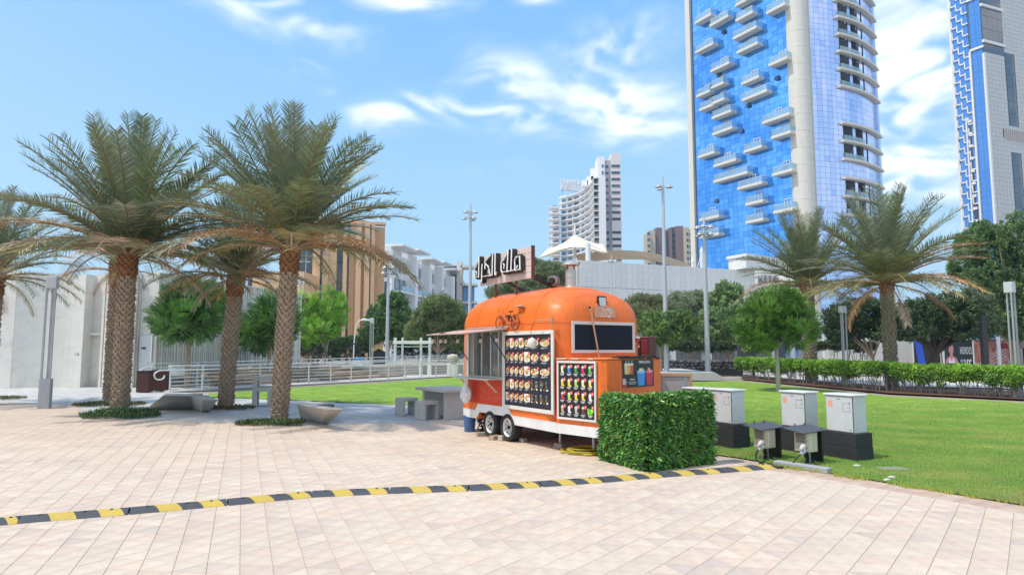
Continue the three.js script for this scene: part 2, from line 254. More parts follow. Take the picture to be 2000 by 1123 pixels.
// lawns
const lawnTex = tex(1024, 1024, (u, v) => {
  const a = tile(u, v, 6, 4, 61), b = tile(u, v, 90, 3, 63), c = tile(u, v, 18, 3, 65), k = cl(0.84 + 0.12 * a + 0.14 * b + 0.1 * c), dry = sstep(0.1, 0.5, c + a * 0.6);
  return [k * (0.78 + 0.1 * dry), k * 0.98, k * (0.46 + 0.06 * dry)];
}, true, 0.16);
const lawnMat = std([0.47, 0.49, 0.20], 0.95, { map: lawnTex, bumpMap: grainBump, bumpScale: 0.02 });
{
  const LR = tag(part('lawn', sheet(LAWN_R, 0.012), lawnMat), 'wide bright green lawn on the right behind the electrical cabinets', 'lawn', null, 'structure');
  tag(part('lawn', sheet(LAWN_L, 0.012), lawnMat), 'strip of green lawn behind the picnic table below the ramp', 'lawn', null, 'structure');
  // short blades where the lawn is near
  const R = rng(21), m = [], col = [], pos = [];
  for (let b = 0; b < 5; b++) { const a = R() * 6.28, x = (R() - 0.5) * 0.05, z = (R() - 0.5) * 0.05, h = 0.028 + 0.022 * R(), w = 0.0035, l = 0.02 * (R() - 0.2); pos.push(x - w * Math.cos(a), 0, z - w * Math.sin(a), x + w * Math.cos(a), 0, z + w * Math.sin(a), x + l * Math.sin(a), h, z + l * Math.cos(a)); }
  const tg = new THREE.BufferGeometry(); tg.setAttribute('position', new THREE.Float32BufferAttribute(pos, 3)); tg.computeVertexNormals();
  for (let i = 0; i < 420000 && m.length < 80000; i++) {
    const D = 6 + 17 * Math.pow(R(), 1.5), x = 2.5 + R() * (0.8 * D - 2), z = -D;
    if (!inPoly(x, z, LAWN_R)) continue;
    const bare = sstep(0.25, 0.6, n2(x * 1.3, z * 1.3)) * 0.5; if (R() < bare || R() < sstep(12, 23, D)) continue;
    const s = 0.7 + 0.7 * R(), t = n2(x * 0.6, z * 0.9) * 0.5 + R() * 0.5, dry = sstep(0.15, 0.75, n2(x * 0.45 + 30, z * 0.7) + 0.35 * n2(x * 2.2, z * 3)) * (0.3 + 0.7 * R()) + (R() < 0.06 ? 0.8 : 0) + 1.6 * sstep(1.0, 0.2, Math.hypot((x - 5.55) * 0.8, z + 7.0)) * R();
    m.push(TRS(x, 0.012, z, eul(0, R() * 6.28, 0), V(1.7 * s, s * 0.6, 1.7 * s))); col.push(lin(0.25 + 0.13 * t + 0.09 * dry, 0.41 + 0.08 * t, 0.085 + 0.03 * t + 0.03 * dry));
  }
  for (let i = 0; i < 1800; i++) { const q = R(), x = 3.45 + q * 3.9 + 0.1 * (R() - 0.5) + 0.07 * n2(q * 40, 3), z = -9.47 + q * 5.36 + 0.1 * (R() - 0.5); if (n2(q * 25, 8) < -0.1) continue; m.push(TRS(x + 0.05, 0.004, z - 0.02, eul(0, R() * 6.28, 0), 0.65 + 0.5 * R())); col.push(lin(0.30 + 0.2 * R(), 0.40 + 0.1 * R(), 0.08)); }
  tag(inst('grass', tg, phys([1, 1, 1], 0.8, { side: THREE.DoubleSide }), m, scene, col), 'short mown grass blades of the near right lawn', 'grass', null, 'stuff');
}
// soil bed below the clipped hedges
tag(part('soil', sheet([[12.468, -36.325], [13.042, -30.558], [13.827, -24.547], [16.398, -21.559], [20.268, -19.052], [25.859, -24.266], [19.361, -25.429], [16.516, -29.291], [14.463, -42.113]], 0.02), std([0.15, 0.07, 0.04], 0.98, { map: stainTex, bumpMap: grainBump, bumpScale: 0.03 })), 'red brown soil under the clipped hedges', 'soil', null, 'structure');
tag(part('verge', sheet([[14.758, -42.969], [16.749, -29.701], [26.468, -24.834], [36.881, -34.546], [27.706, -36.325], [22.437, -39.738], [17.218, -50.106]], 0.004), M.paleStone), 'pale footpath behind the clipped hedges', 'path', null, 'structure');

// rubber speed hump: one thing per moulded unit, black and yellow sections bolted down
{
  const pts = [[-4.98, -6.249], [-4.619, -6.431], [-3.782, -6.768], [-2.978, -7.143], [-2.212, -7.537], [-1.381, -7.724], [-0.502, -7.863], [0.322, -8.082], [1.08, -8.346], [1.881, -8.679], [2.708, -8.965], [3.565, -9.312]];
  const yel = std([0.56, 0.405, 0.075], 0.75, { map: stainTex }), blk = std([0.062, 0.068, 0.08], 0.75, { map: stainTex }), W = 0.27, Hh = 0.048, N = 10;
  const prof = []; for (let i = 0; i <= N; i++) { const t = i / N; prof.push([(t - 0.5) * W, Hh * Math.pow(Math.sin(Math.PI * (0.06 + 0.88 * t)), 0.75) - 0.006]); } prof[0][1] = prof[N][1] = 0.002;
  const slant = 0.42;
  function section(x0, x1, s0, s1) {
    const pos = [], v = (k, t) => { const [z, y] = prof[k]; const a = x0 + (s0 ? slant * z : 0), b = x1 + (s1 ? slant * z : 0); return [a + (b - a) * t, y, z]; };
    const q = (a, b, c, d) => pos.push(...a, ...b, ...c, ...a, ...c, ...d);
    for (let k = 0; k < N; k++) q(v(k, 0), v(k + 1, 0), v(k + 1, 1), v(k, 1));
    for (const t of [0, 1]) for (let k = 0; k < N; k++) { const a = v(k, t), b = v(k + 1, t); q(a, [a[0], 0.001, a[2]], [b[0], 0.001, b[2]], b); }
    const g = new THREE.BufferGeometry(); g.setAttribute('position', new THREE.Float32BufferAttribute(pos, 3)); g.computeVertexNormals(); return toCreasedNormals(boxUV(g), 0.7);
  }
  const where = ['cut by the left picture edge', 'second from the left end', 'third from the left end', 'fourth from the left end', 'fifth from the left end', 'left of the trailer wheels', 'just below the trailer wheels', 'below the menu board', 'below the left edge of the hedge panels', 'before the corner of the hedge panels', 'below the right hedge panel', 'at the right end by the sockets'];
  for (let i = 0; i < pts.length - 1; i++) {
    const [a, b] = [pts[i], pts[i + 1]], L = Math.hypot(b[0] - a[0], b[1] - a[1]) - 0.014, t = thing('speed_hump', 'black and yellow rubber speed hump unit, ' + where[i], 'speed hump', a[0], 0, a[1], Math.atan2(-(b[1] - a[1]), b[0] - a[0]), 'speed hump units across the plaza');
    const u = L / 4.5;
    [[0, 1.05, 0], [1.05, 2.1, 1], [2.1, 3.1, 0], [3.1, 4.1, 1], [4.1, 4.5, 0]].forEach(([p, q, c], k) => part(c ? 'yellow_section' : 'black_section', section(p * u + (k ? 0.001 : 0), q * u, k > 0, k < 4), c ? yel : blk, t));
    for (const p of [0.75, 2.6, 3.75]) part('bolt', cyl(0.014, 0.012, 0.008, p * u, 0.041, 0.02, 8), M.black, t);
  }
}
// loose concrete kerb at the corner of the lawn
{
  const A = [3.669, -9.433], B = [4.13, -8.82], L = Math.hypot(B[0] - A[0], B[1] - A[1]);
  tag(put(part('kerb_stone', rb(L, 0.07, 0.13, L / 2, 0, 0, 0.012), std([0.36, 0.38, 0.39], 0.9, { map: stainTex, bumpMap: grainBump, bumpScale: 0.004 })), A[0], 0, A[1], 0, Math.atan2(-(B[1] - A[1]), B[0] - A[0]), 0), 'grey concrete kerb stone between speed hump end and grass', 'kerb stone', null, 'thing');
  const lid = rb(0.36, 0.02, 0.22, 0, 0, 0, 0.005);
  tag(put(part('drain_cover', lid, std([0.26, 0.27, 0.22], 0.9, { map: stainTex })), 5.069, 0.014, -9.03, 0, 0.1, 0), 'small grey concrete drain cover set in the near grass', 'drain cover');
  const R = rng(3), deb = std([0.5, 0.47, 0.43], 0.9);
  [[4.701, -8.41], [4.554, -8.251], [4.696, -9.233]].forEach(([x, z], i) => { const g = new THREE.IcosahedronGeometry(0.03 + 0.012 * R(), 1); g.scale(1.5, 0.6, 1); tag(put(part('pebble', g, deb), x, 0.025, z, 0, R() * 6, 0), ['largest pale pebble on the grass edge below the drain cover', 'small pale pebble next to the largest one on the grass edge', 'pale pebble in the grass under the rightmost cabinet'][i], 'pebble'); });
}

// ---------- the food trailer ----------
const font = await new FontLoader().loadAsync('fonts/droid/droid_sans_bold.typeface.json');
const trailer = thing('food_trailer', 'orange rounded food trailer with menu boards, awning and roof sign', 'food trailer', 0.72, 0, -10.593, (-58 * Math.PI) / 180);
const paintTex = tex(512, 512, (u, v) => { const a = tile(u, v, 4, 4, 71), s = sstep(0.28, 0.5, tile(u, v, 22, 4, 75)) * 0.05, st = sstep(0.25, 0.6, tile(u, v * 0.12, 30, 3, 79)) * 0.11, w = sstep(0.36, 0.46, tile(u, v, 34, 3, 83)) * 0.6, k = cl(0.96 + 0.05 * a - s - st); return [k, cl(k * 0.98 + s * 0.4 + w * 0.25), cl(k * 0.95 + s * 0.8 + w * 0.9)]; }, true, 0.5);
const dentTex = tex(512, 512, (u, v) => { const k = cl(0.5 + 0.5 * tile(u, v, 7, 3, 91) + 0.06 * tile(u, v, 60, 2, 93)); return [k, k, k]; }, false, 0.4);
const orange = phys([0.86, 0.175, 0.012], 0.46, { map: paintTex, clearcoat: 0.15, clearcoatRoughness: 0.4, bumpMap: dentTex, bumpScale: 0.006 });
const whitePaint = std([0.74, 0.75, 0.76], 0.5, { map: stainTex }), frameWhite = std([0.70, 0.70, 0.68], 0.5, { map: stainTex });
// rounded footprint ring: half sizes hx, hz, corner radius r
function ring(hx, hz, r, n = 8, sub = 6) {
  r = Math.min(r, hx * 0.98, hz * 0.98); const P = [];
  const C = [[hx - r, hz - r, 0], [-(hx - r), hz - r, 1], [-(hx - r), -(hz - r), 2], [hx - r, -(hz - r), 3]];
  C.forEach(([cx, cz, q], k) => { for (let i = 0; i <= n; i++) { const a = (q + i / n) * Math.PI / 2; P.push([cx + r * Math.cos(a), cz + r * Math.sin(a)]); } const nx = C[(k + 1) % 4], a = ((q + 1) * Math.PI) / 2, e0 = P[P.length - 1], e1 = [nx[0] + r * Math.cos(a), nx[1] + r * Math.sin(a)]; for (let i = 1; i < sub; i++) P.push([e0[0] + ((e1[0] - e0[0]) * i) / sub, e0[1] + ((e1[1] - e0[1]) * i) / sub]); });
  return P;
}
const BX = 3.42, BZ = 1.9, YW = 2.0, RISE = 0.70, INS = 0.84;
function shell(inset, y0, rise) {
  const rows = []; const add = (y, i) => rows.push(ring(BX / 2 - inset - i, BZ / 2 - inset - i, 0.36 - inset + i * 0.55).map(([x, z]) => [x - BX / 2, y, z - BZ / 2]));
  add(y0, 0); for (let k = 1; k <= 4; k++) add(y0 + ((YW - y0) * k) / 4, 0);
  for (let k = 1; k <= 12; k++) { const a = (k / 12) * Math.PI / 2; add(YW + rise * Math.pow(Math.sin(a), 0.8), INS * (1 - Math.pow(Math.max(0, Math.cos(a)), 0.8))); }
  const n = rows[0].length, pos = rows.flat(2), idx = [];
  for (let r = 0; r < rows.length - 1; r++) for (let i = 0; i < n; i++) { const a = r * n + i, b = r * n + ((i + 1) % n), c = a + n, d = b + n; idx.push(a, c, b, b, c, d); }
  const top = pos.length / 3; pos.push(-BX / 2, YW + rise + 0.004, -BZ / 2); const bot = top + 1; pos.push(-BX / 2, y0, -BZ / 2);
  const L = (rows.length - 1) * n; for (let i = 0; i < n; i++) { idx.push(L + i, top, L + ((i + 1) % n)); idx.push((i + 1) % n, bot, i); }
  const g = new THREE.BufferGeometry(); g.setAttribute('position', new THREE.Float32BufferAttribute(pos, 3)); g.setIndex(idx);
  const c = toCreasedNormals(g, 0.8); return boxUV(c);
}
{
  const ev = new Evaluator(); ev.useGroups = false; ev.attributes = ['position', 'normal', 'uv'];
  const B = (g) => { const b = new Brush(g.index ? g : mergeVertices(g, 1e-5)); b.updateMatrixWorld(); return b; };
  let r = ev.evaluate(B(shell(0, 0.3, RISE)), B(shell(0.05, 0.36, RISE - 0.05)), SUBTRACTION);
  r = ev.evaluate(r, B(boxUV(new THREE.BoxGeometry(1.27, 0.83, 0.4).translate(-2.29, 1.515, 0))), SUBTRACTION);
  r = ev.evaluate(r, B(boxUV(extr(polyShape([[-2.6, 0.2], [-2.5, 0.46], [-1.52, 0.46], [-1.4, 0.2]]), 0.6).translate(0, 0, -0.45))), SUBTRACTION);
  const body = part('body', r.geometry, orange, trailer);
  // raised seams where the curved roof panels meet the walls
  const seam = (y, i, o, h) => { const P = ring(BX / 2 - i + o, BZ / 2 - i + o, 0.36 + i * 0.55 + o, 10, 6), g = []; P.forEach((p, k) => { const q = P[(k + 1) % P.length]; g.push(bar([p[0] - BX / 2, y, p[1] - BZ / 2], [q[0] - BX / 2, y, q[1] - BZ / 2], h, 5)); }); return g; };
  part('roof_seam', [...seam(2.045, 0.003, 0.001, 0.008)], orange, body);
  part('roof_seam', [...seam(YW + RISE * Math.pow(Math.sin(1.1), 0.8), INS * (1 - Math.pow(Math.cos(1.1), 0.8)), 0.001, 0.006)], orange, body);
  for (const x of [-0.62, -1.62, -2.62]) { const pts = []; for (let k = 0; k <= 10; k++) { const a = (k / 10) * Math.PI / 2; pts.push([x, YW + RISE * Math.pow(Math.sin(a), 0.8) + 0.0015, -INS * (1 - Math.pow(Math.max(0, Math.cos(a)), 0.8)) + 0.0015]); } part('panel_seam', tube(pts, 0.0045, 20, 5), orange, body); const rv = []; for (let k = 0; k < 26; k++) { const a = (k / 26) * Math.PI / 2; for (const o of [-0.03, 0.03]) rv.push(new THREE.SphereGeometry(0.0065, 6, 4).translate(x + o, YW + RISE * Math.pow(Math.sin(a), 0.8), -INS * (1 - Math.pow(Math.max(0, Math.cos(a)), 0.8)))); } tag(part('rivets', rv, orange, body), null, null, null, 'stuff'); }
  { const rv = []; for (let k = 0; k < 60; k++) rv.push(new THREE.SphereGeometry(0.006, 6, 4).translate(-3.05 + k * 0.051, 2.02, 0.0)); for (let k = 0; k < 24; k++) rv.push(new THREE.SphereGeometry(0.006, 6, 4).translate(-0.004, 2.085, -0.4 - k * 0.05)); tag(part('rivets', rv, orange, body), null, null, null, 'stuff'); }
  // floor frame, axles
  part('chassis', [bx(3.2, 0.06, 0.08, -1.75, 0.235, -0.35), bx(3.9, 0.06, 0.08, -1.4, 0.235, -1.55), bx(0.08, 0.06, 1.3, -0.1, 0.232, -0.95), bx(0.08, 0.06, 1.3, -3.2, 0.232, -0.95), bar([-1.5, 0.24, -1.75], [-1.5, 0.24, -0.1], 0.03), bar([-2.12, 0.24, -1.75], [-2.12, 0.24, -0.1], 0.03)], M.black, trailer);
  for (const [x, z] of [[0.45, -0.35], [0.3, -1.4], [-0.35, -0.3], [-3.1, -1.5]]) part('jack_stand', [bar([x, 0.02, z], [x, 0.3, z], 0.022), cyl(0.09, 0.07, 0.02, x, 0, z), sq([x, 0.28, z], [x + 0.25, 0.3, z], 0.03)], M.steel, trailer);
  // wheels
  const rimM = std([0.62, 0.62, 0.61], 0.45, { metalness: 0.1, map: stainTex });
  for (const x of [-1.48, -2.1]) for (const z of [-0.06, -1.84]) {
    const out = z > -1 ? 1 : -1, w = new THREE.Group(); w.name = 'wheel'; w.position.set(x, 0.243, z); trailer.add(w); if (out < 0) w.rotation.y = Math.PI;
    const tp = [[0.165, -0.09], [0.2, -0.097], [0.228, -0.088], [0.243, -0.06], [0.243, 0.06], [0.228, 0.088], [0.2, 0.097], [0.165, 0.09], [0.16, 0.05], [0.16, -0.05], [0.165, -0.09]].map(([a, b]) => new THREE.Vector2(a, b));
    const groove = []; for (let k = 0; k < 40; k++) groove.push(new THREE.BoxGeometry(0.012, 0.006, 0.13).translate(0, 0.2435, 0).rotateZ((k / 40) * 6.283));
    part('tyre', [new THREE.LatheGeometry(tp, 40).rotateX(Math.PI / 2), ...groove], M.rubber, w);
    const dish = [[0.0, 0.03], [0.045, 0.032], [0.055, 0.02], [0.085, 0.012], [0.1, 0.035], [0.135, 0.04], [0.145, 0.055], [0.158, 0.075], [0.168, 0.078], [0.168, -0.06]].map(([a, b]) => new THREE.Vector2(a, b));
    const rim = part('rim', new THREE.LatheGeometry(dish, 36).rotateX(Math.PI / 2), rimM, w);
    for (let k = 0; k < 10; k++) part('rim_slot', cyl(0.012, 0.012, 0.012).rotateX(Math.PI / 2).scale(0.9, 1.5, 1).translate(0, 0.117, 0.036).rotateZ((k / 10) * 6.283), M.black, rim);
    part('hub_cap', cyl(0.032, 0.026, 0.03).rotateX(Math.PI / 2).translate(0, 0, 0.045), M.black, rim);
    for (let k = 0; k < 5; k++) part('wheel_nut', cyl(0.009, 0.009, 0.016, 0, 0, 0, 6).rotateX(Math.PI / 2).translate(0, 0.07, 0.026).rotateZ((k / 5) * 6.283), M.steel, rim);
  }
  part('wheel_well', [extr(polyShape([[-2.58, 0.3], [-2.48, 0.5], [-1.54, 0.5], [-1.42, 0.3]]), 0.02).translate(0, 0, -0.42), bx(1.0, 0.015, 0.4, -2.0, 0.49, -0.22)], M.black, trailer);
  // white skirt, lifted over the wheels, round the back corner and along the nose box
  const sk = polyShape([[-3.06, 0.3], [-2.63, 0.3], [-2.5, 0.43], [-1.54, 0.43], [-1.4, 0.31], [0, 0.3], [0, 0.45], [-1.34, 0.455], [-1.47, 0.59], [-2.55, 0.585], [-2.68, 0.452], [-3.06, 0.452]]);
  const strip = (P, y0, y1) => { const g = []; for (let i = 0; i + 1 < P.length; i++) { const [a, b] = [P[i], P[i + 1]], L = Math.hypot(b[0] - a[0], b[1] - a[1]); g.push(bx(L + 0.002, y1 - y0, 0.012, (a[0] + b[0]) / 2, y0, (a[1] + b[1]) / 2, Math.atan2(-(b[1] - a[1]), b[0] - a[0]))); } return g; };
  const arc = []; for (let k = 0; k <= 8; k++) { const a = Math.PI / 2 + (k / 8) * Math.PI / 2; arc.push([-BX + 0.36 + 0.366 * Math.cos(a), -0.36 + 0.366 * Math.sin(a)]); }
  part('skirt', [extr(sk, 0.012).translate(0, 0, 0.002), ...strip(arc, 0.3, 0.452), ...strip([[-BX - 0.006, -0.36], [-BX - 0.006, -1.54]], 0.3, 0.452)], whitePaint, trailer);
  for (const [p, q] of [[-3.06, -2.69], [-1.33, -0.005]]) part('skirt_trim', sq([p, 0.457, 0.012], [q, 0.457, 0.012], 0.012, 0.012), frameWhite, trailer);
  // nose box in front of the end wall
  const NB = [[-0.03, 0], [0.75, -0.133], [0.86, -0.165], [0.925, -0.235], [0.928, -0.34], [0.62, -1.62], [0.55, -1.68], [-0.03, -1.68]];
  const nose = part('nose_box', toCreasedNormals(prism(NB, 0.3, 1.45, 0.012), 0.5), orange, trailer);
  part('nose_skirt', strip([[0.0, 0.004], [0.752, -0.125], [0.868, -0.16], [0.934, -0.233], [0.936, -0.34], [0.627, -1.62]], 0.3, 0.45), whitePaint, nose);
  part('box_lid', prism(NB.map(([x, z]) => [x + (x > 0 ? 0.012 : 0), z > -0.3 ? z + 0.01 : z]), 1.452, 1.472, 0.005), phys([0.78, 0.22, 0.05], 0.5, { map: stainTex }), nose);
  const tape = std([0.62, 0.5, 0.42], 0.8, { map: stainTex }); for (const [a, l] of [[0.1, 0.2], [0.38, 0.16], [0.7, 0.1]]) part('worn_tape', bx(l, 0.022, 0.004, a, 1.45, 0.014 - a * 0.17, 0.168), tape, nose);
}
// boards -------------------------------------------------------------------
const FOOD = ['#d9a441', '#c9772e', '#e6c87a', '#b5562a', '#8fae3d', '#e8d9a8', '#a8431f', '#d8b25c', '#f0e2b0', '#c65a33'];
const menuTex = canvasTex(1024, 900, (c, W, H) => {
  const R = rng(31); c.fillStyle = '#15161d'; c.fillRect(0, 0, W, H);
  const xs = [18, 118, 222, 328, 450, 588, 780, 1006], ys = [40, 215, 395, 565, 735, 890];
  for (let r = 0; r < 5; r++) {
    c.fillStyle = '#1c2548'; c.fillRect(0, ys[r + 1] - 40, W, 16);
    for (let k = 0; k < 7; k++) {
      const x0 = xs[k], x1 = xs[k + 1] - 12, y0 = ys[r] + (k === 6 && r === 1 ? 0 : 0), h = ys[r + 1] - ys[r] - 58, w = x1 - x0, cx = (x0 + x1) / 2, cy = y0 + h * 0.5;
      if (r >= 3 && k >= 5) { // price columns with small cups
        for (let m = 0; m < 2; m++) for (let l = 0; l < 6; l++) { c.fillStyle = ['#cfc9c0', '#8d8880', '#b8935a', '#777'][Math.floor(R() * 4)]; const xx = x0 + 8 + m * w * 0.5; c.fillRect(xx, y0 + l * h * 0.14, w * (0.15 + 0.2 * R()), 6); }
        for (let m = 0; m < 3; m++) { c.fillStyle = ['#d8c7a8', '#9a5a32', '#ece5da'][m]; c.beginPath(); c.moveTo(x0 + 10 + m * w * 0.3, y0 + h * 0.86); c.lineTo(x0 + 10 + m * w * 0.3 + w * 0.2, y0 + h * 0.86); c.lineTo(x0 + 14 + m * w * 0.3 + w * 0.12, y0 + h * 1.06); c.lineTo(x0 + 16 + m * w * 0.3, y0 + h * 1.06); c.fill(); }
        continue;
      }
      c.fillStyle = ['#3a2c22', '#2b241f', '#43352a', '#efe9dd'][Math.floor(R() * 4)]; c.fillRect(x0, y0, w, h);
      c.fillStyle = '#e9e2d2'; c.beginPath(); c.ellipse(cx, cy + h * 0.08, w * 0.46, h * 0.36, 0, 0, 7); c.fill();
      for (let m = 0; m < 26; m++) { c.fillStyle = FOOD[Math.floor(R() * FOOD.length)]; const a = R() * 6.28, q = Math.sqrt(R()); c.beginPath(); c.ellipse(cx + Math.cos(a) * q * w * 0.36, cy + h * 0.06 + Math.sin(a) * q * h * 0.27, w * (0.06 + 0.1 * R()), h * (0.04 + 0.07 * R()), R() * 3, 0, 7); c.fill(); }
      c.fillStyle = '#d23a2e'; c.beginPath(); c.arc(x1 - 16, y0 + 20, 22, 0, 7); c.fill(); c.fillStyle = '#fff'; c.fillRect(x1 - 26, y0 + 16, 19, 7);
      c.fillStyle = '#d8d8dc'; for (let l = 0; l < 2; l++) c.fillRect(x0 + w * (0.1 + 0.1 * R()), y0 + h + 4 + l * 10, w * (0.5 + 0.25 * R()) * (l ? 0.6 : 1), 5);
    }
  }
});
const drinkTex = canvasTex(720, 860, (c, W, H) => {
  const R = rng(37); c.fillStyle = '#17171c'; c.fillRect(0, 0, W, H);
  const COL = ['#e8d9b0', '#3f8fd0', '#4f9a4a', '#d8285e', '#6fb24a', '#e8c53a', '#efcf4a', '#a8d06a', '#e6dfa0', '#f0d870', '#c83a5a', '#bcd84a', '#f2c61e', '#e9c44a', '#e8e0e0', '#c8a070', '#d8dde4', '#b8b2aa', '#7a3a4a', '#86d63c'];
  for (let r = 0; r < 4; r++) for (let k = 0; k < 5; k++) {
    const x = 20 + k * 140, y = 20 + r * 210, cx = x + 52, col = COL[r * 5 + k];
    if (r === 3 && k === 4) { for (let m = 0; m < 7; m++) { c.fillStyle = m % 2 ? '#9be04a' : '#5fb82a'; c.beginPath(); c.arc(cx + (R() - 0.5) * 70, y + 90 + (R() - 0.5) * 60, 30, 0, 7); c.fill(); } }
    else {
      const g = c.createLinearGradient(0, y + 40, 0, y + 135); g.addColorStop(0, '#f4efe6'); g.addColorStop(0.3, col); g.addColorStop(1, col); c.fillStyle = g;
      c.beginPath(); c.moveTo(cx - 27, y + 48); c.lineTo(cx + 27, y + 48); c.lineTo(cx + 19, y + 136); c.lineTo(cx - 19, y + 136); c.fill();
      c.fillStyle = '#f2f0ea'; c.beginPath(); c.ellipse(cx, y + 46, 27, 20, 0, Math.PI, 0); c.fill(); c.strokeStyle = '#eee'; c.lineWidth = 5; c.beginPath(); c.moveTo(cx, y + 40); c.lineTo(cx + 6, y + 4); c.stroke();
      c.fillStyle = col; for (let m = 0; m < 3; m++) { c.beginPath(); c.arc(cx + 22 + R() * 18, y + 118 + R() * 14, 12, 0, 7); c.fill(); }
    }
    c.fillStyle = '#e0584a'; c.beginPath(); c.ellipse(x + 100, y + 28, 25, 31, 0, 0, 7); c.fill(); c.fillStyle = '#ffe9e0'; c.fillRect(x + 87, y + 22, 26, 8);
    c.fillStyle = '#e9e9ea'; c.fillRect(x + 8, y + 148, 78 + R() * 18, 9); c.fillRect(x + 24, y + 168, 44 + R() * 18, 9);
  }
});
const juiceTex = canvasTex(700, 360, (c, W, H) => {
  c.fillStyle = '#15151a'; c.fillRect(0, 0, W, H);
  const cup = (x, y, w, h, col, top) => { c.fillStyle = col; c.beginPath(); c.moveTo(x, y); c.lineTo(x + w, y); c.lineTo(x + w * 0.88, y + h); c.lineTo(x + w * 0.12, y + h); c.fill(); c.fillStyle = top; c.beginPath(); c.ellipse(x + w / 2, y, w / 2, h * 0.13, 0, 0, 7); c.fill(); };
  [['#e6d4a0', 40], ['#e8b84a', 100], ['#e0603a', 165]].forEach(([col, x]) => { c.strokeStyle = '#ddd'; c.lineWidth = 9; c.beginPath(); c.moveTo(x + 35, 60); c.lineTo(x + 45, 5); c.stroke(); cup(x, 60, 72, 130, col, '#f1e6cf'); });
  cup(320, 160, 180, 185, '#3d9be8', '#9fd0f5'); cup(520, 160, 160, 185, '#d61f4e', '#f08aa0');
  for (const [x, col] of [[390, '#f0e6d0'], [440, '#e0d4c0'], [590, '#ead0c0'], [560, '#c85a3a']]) { c.fillStyle = col; c.beginPath(); c.arc(x, 135, 24, 0, 7); c.fill(); }
  c.fillStyle = '#f2f2f2'; c.font = 'bold 44px sans-serif'; c.fillText('FRESH JUICE', 360, 48); c.font = 'bold 34px sans-serif'; c.fillText('Mojito', 160, 270); c.fillStyle = '#bbb'; c.fillRect(120, 290, 180, 10); c.fillRect(140, 310, 140, 10);
  c.fillStyle = '#cfc6b8'; c.beginPath(); c.arc(30, 290, 50, 0, 7); c.fill(); c.fillStyle = '#b5402e'; c.fillRect(0, 320, 90, 40);
});
const wornTex = canvasTex(512, 256, (c, W, H) => {
  const R = rng(41); c.fillStyle = '#c83a14'; c.fillRect(0, 0, W, H);
  for (let i = 0; i < 900; i++) { c.fillStyle = ['#b22e0e', '#d8481c', '#c23614', '#9a2a10'][Math.floor(R() * 4)]; c.globalAlpha = 0.35; c.fillRect(R() * W, R() * H, 2 + R() * 6, 4 + R() * 30); }
  c.globalAlpha = 0.55; c.strokeStyle = '#f0c8b0'; c.lineWidth = 2; for (let k = 0; k < 5; k++) { const x = 180 + k * 62, y = 70 + (k % 2) * 20; c.strokeRect(x, y + 30, 36, 80); c.beginPath(); c.arc(x + 18, y + 10, 16, 0, 7); c.stroke(); c.beginPath(); c.moveTo(x - 8, y + 130); c.lineTo(x + 44, y + 122); c.stroke(); }
  for (let i = 0; i < 60; i++) { c.fillStyle = '#e8cdbb'; c.globalAlpha = 0.5; c.fillRect(R() * W, 20 + R() * 180, 1 + R() * 3, 2 + R() * 8); }
  c.globalAlpha = 1;
});
const stripTex = canvasTex(128, 640, (c, W, H) => { const R = rng(43); c.fillStyle = '#18181c'; c.fillRect(0, 0, W, H); for (let k = 0; k < 8; k++) { c.fillStyle = ['#d9a441', '#c0522c', '#e6dcc8', '#b5562a'][k % 4]; c.fillRect(14, 30 + k * 76, 60 + 30 * R(), 36); c.fillStyle = '#ddd'; c.fillRect(14, 72 + k * 76, 80, 6); } });
const plateTex = canvasTex(256, 128, (c, W, H) => { const R = rng(45); c.fillStyle = '#b98b74'; c.fillRect(0, 0, W, H); for (let k = 0; k < 160; k++) { c.globalAlpha = 0.5; c.fillStyle = ['#c8623a', '#a9a19a', '#c98f74', '#b0765c', '#d8d0c8'][Math.floor(R() * 5)]; c.fillRect(R() * W, R() * H, 6 + 30 * R(), 3 + 16 * R()); } c.globalAlpha = 0.7; c.strokeStyle = '#cfc8c0'; c.lineWidth = 7; for (let k = 0; k < 5; k++) { c.beginPath(); c.moveTo(100 + k * 28, 30); c.lineTo(100 + k * 28 + (k % 2 ? 10 : -6), 90); c.stroke(); } c.globalAlpha = 1; });
const print = (t, o = {}) => phys([0.92, 0.92, 0.92], 0.35, { map: t, ...o });
// a framed board on a plane given by origin and turn in the trailer's frame
function board(name, parent, x, y, z, ry, w, h, t, fw) {
  const g = new THREE.Group(); g.name = name; put(g, x, y, z, 0, ry, 0); parent.add(g);
  const p = new THREE.BoxGeometry(w - 2 * fw, h - 2 * fw, 0.008); p.translate(w / 2, h / 2, 0.006); part('menu_print', p, print(t), g);
  const fr = part('frame', [rb(w, fw, 0.03, w / 2, 0, 0.006, 0.004), rb(w, fw, 0.03, w / 2, h - fw, 0.006, 0.004), rb(fw, h - 2 * fw - 0.001, 0.029, fw / 2, fw + 0.0005, 0.006, 0.004), rb(fw, h - 2 * fw - 0.001, 0.029, w - fw / 2, fw + 0.0005, 0.006, 0.004)], frameWhite, g);
  return g;
}
tag(board('menu_board', trailer, -1.62, 0.575, 0.012, 0, 1.545, 1.34, menuTex, 0.062), 'large framed food menu board on the side of the trailer');
tag(board('drinks_board', trailer, 0.02, 0.525, 0.011, 0.1765, 0.8, 0.9, drinkTex, 0.032), 'framed black drinks menu on the nose box');
tag(board('menu_strip', trailer, -3.215, 0.92, -0.055, -0.32, 0.19, 0.92, stripTex, 0.012), 'narrow dark menu strip on the rear corner');
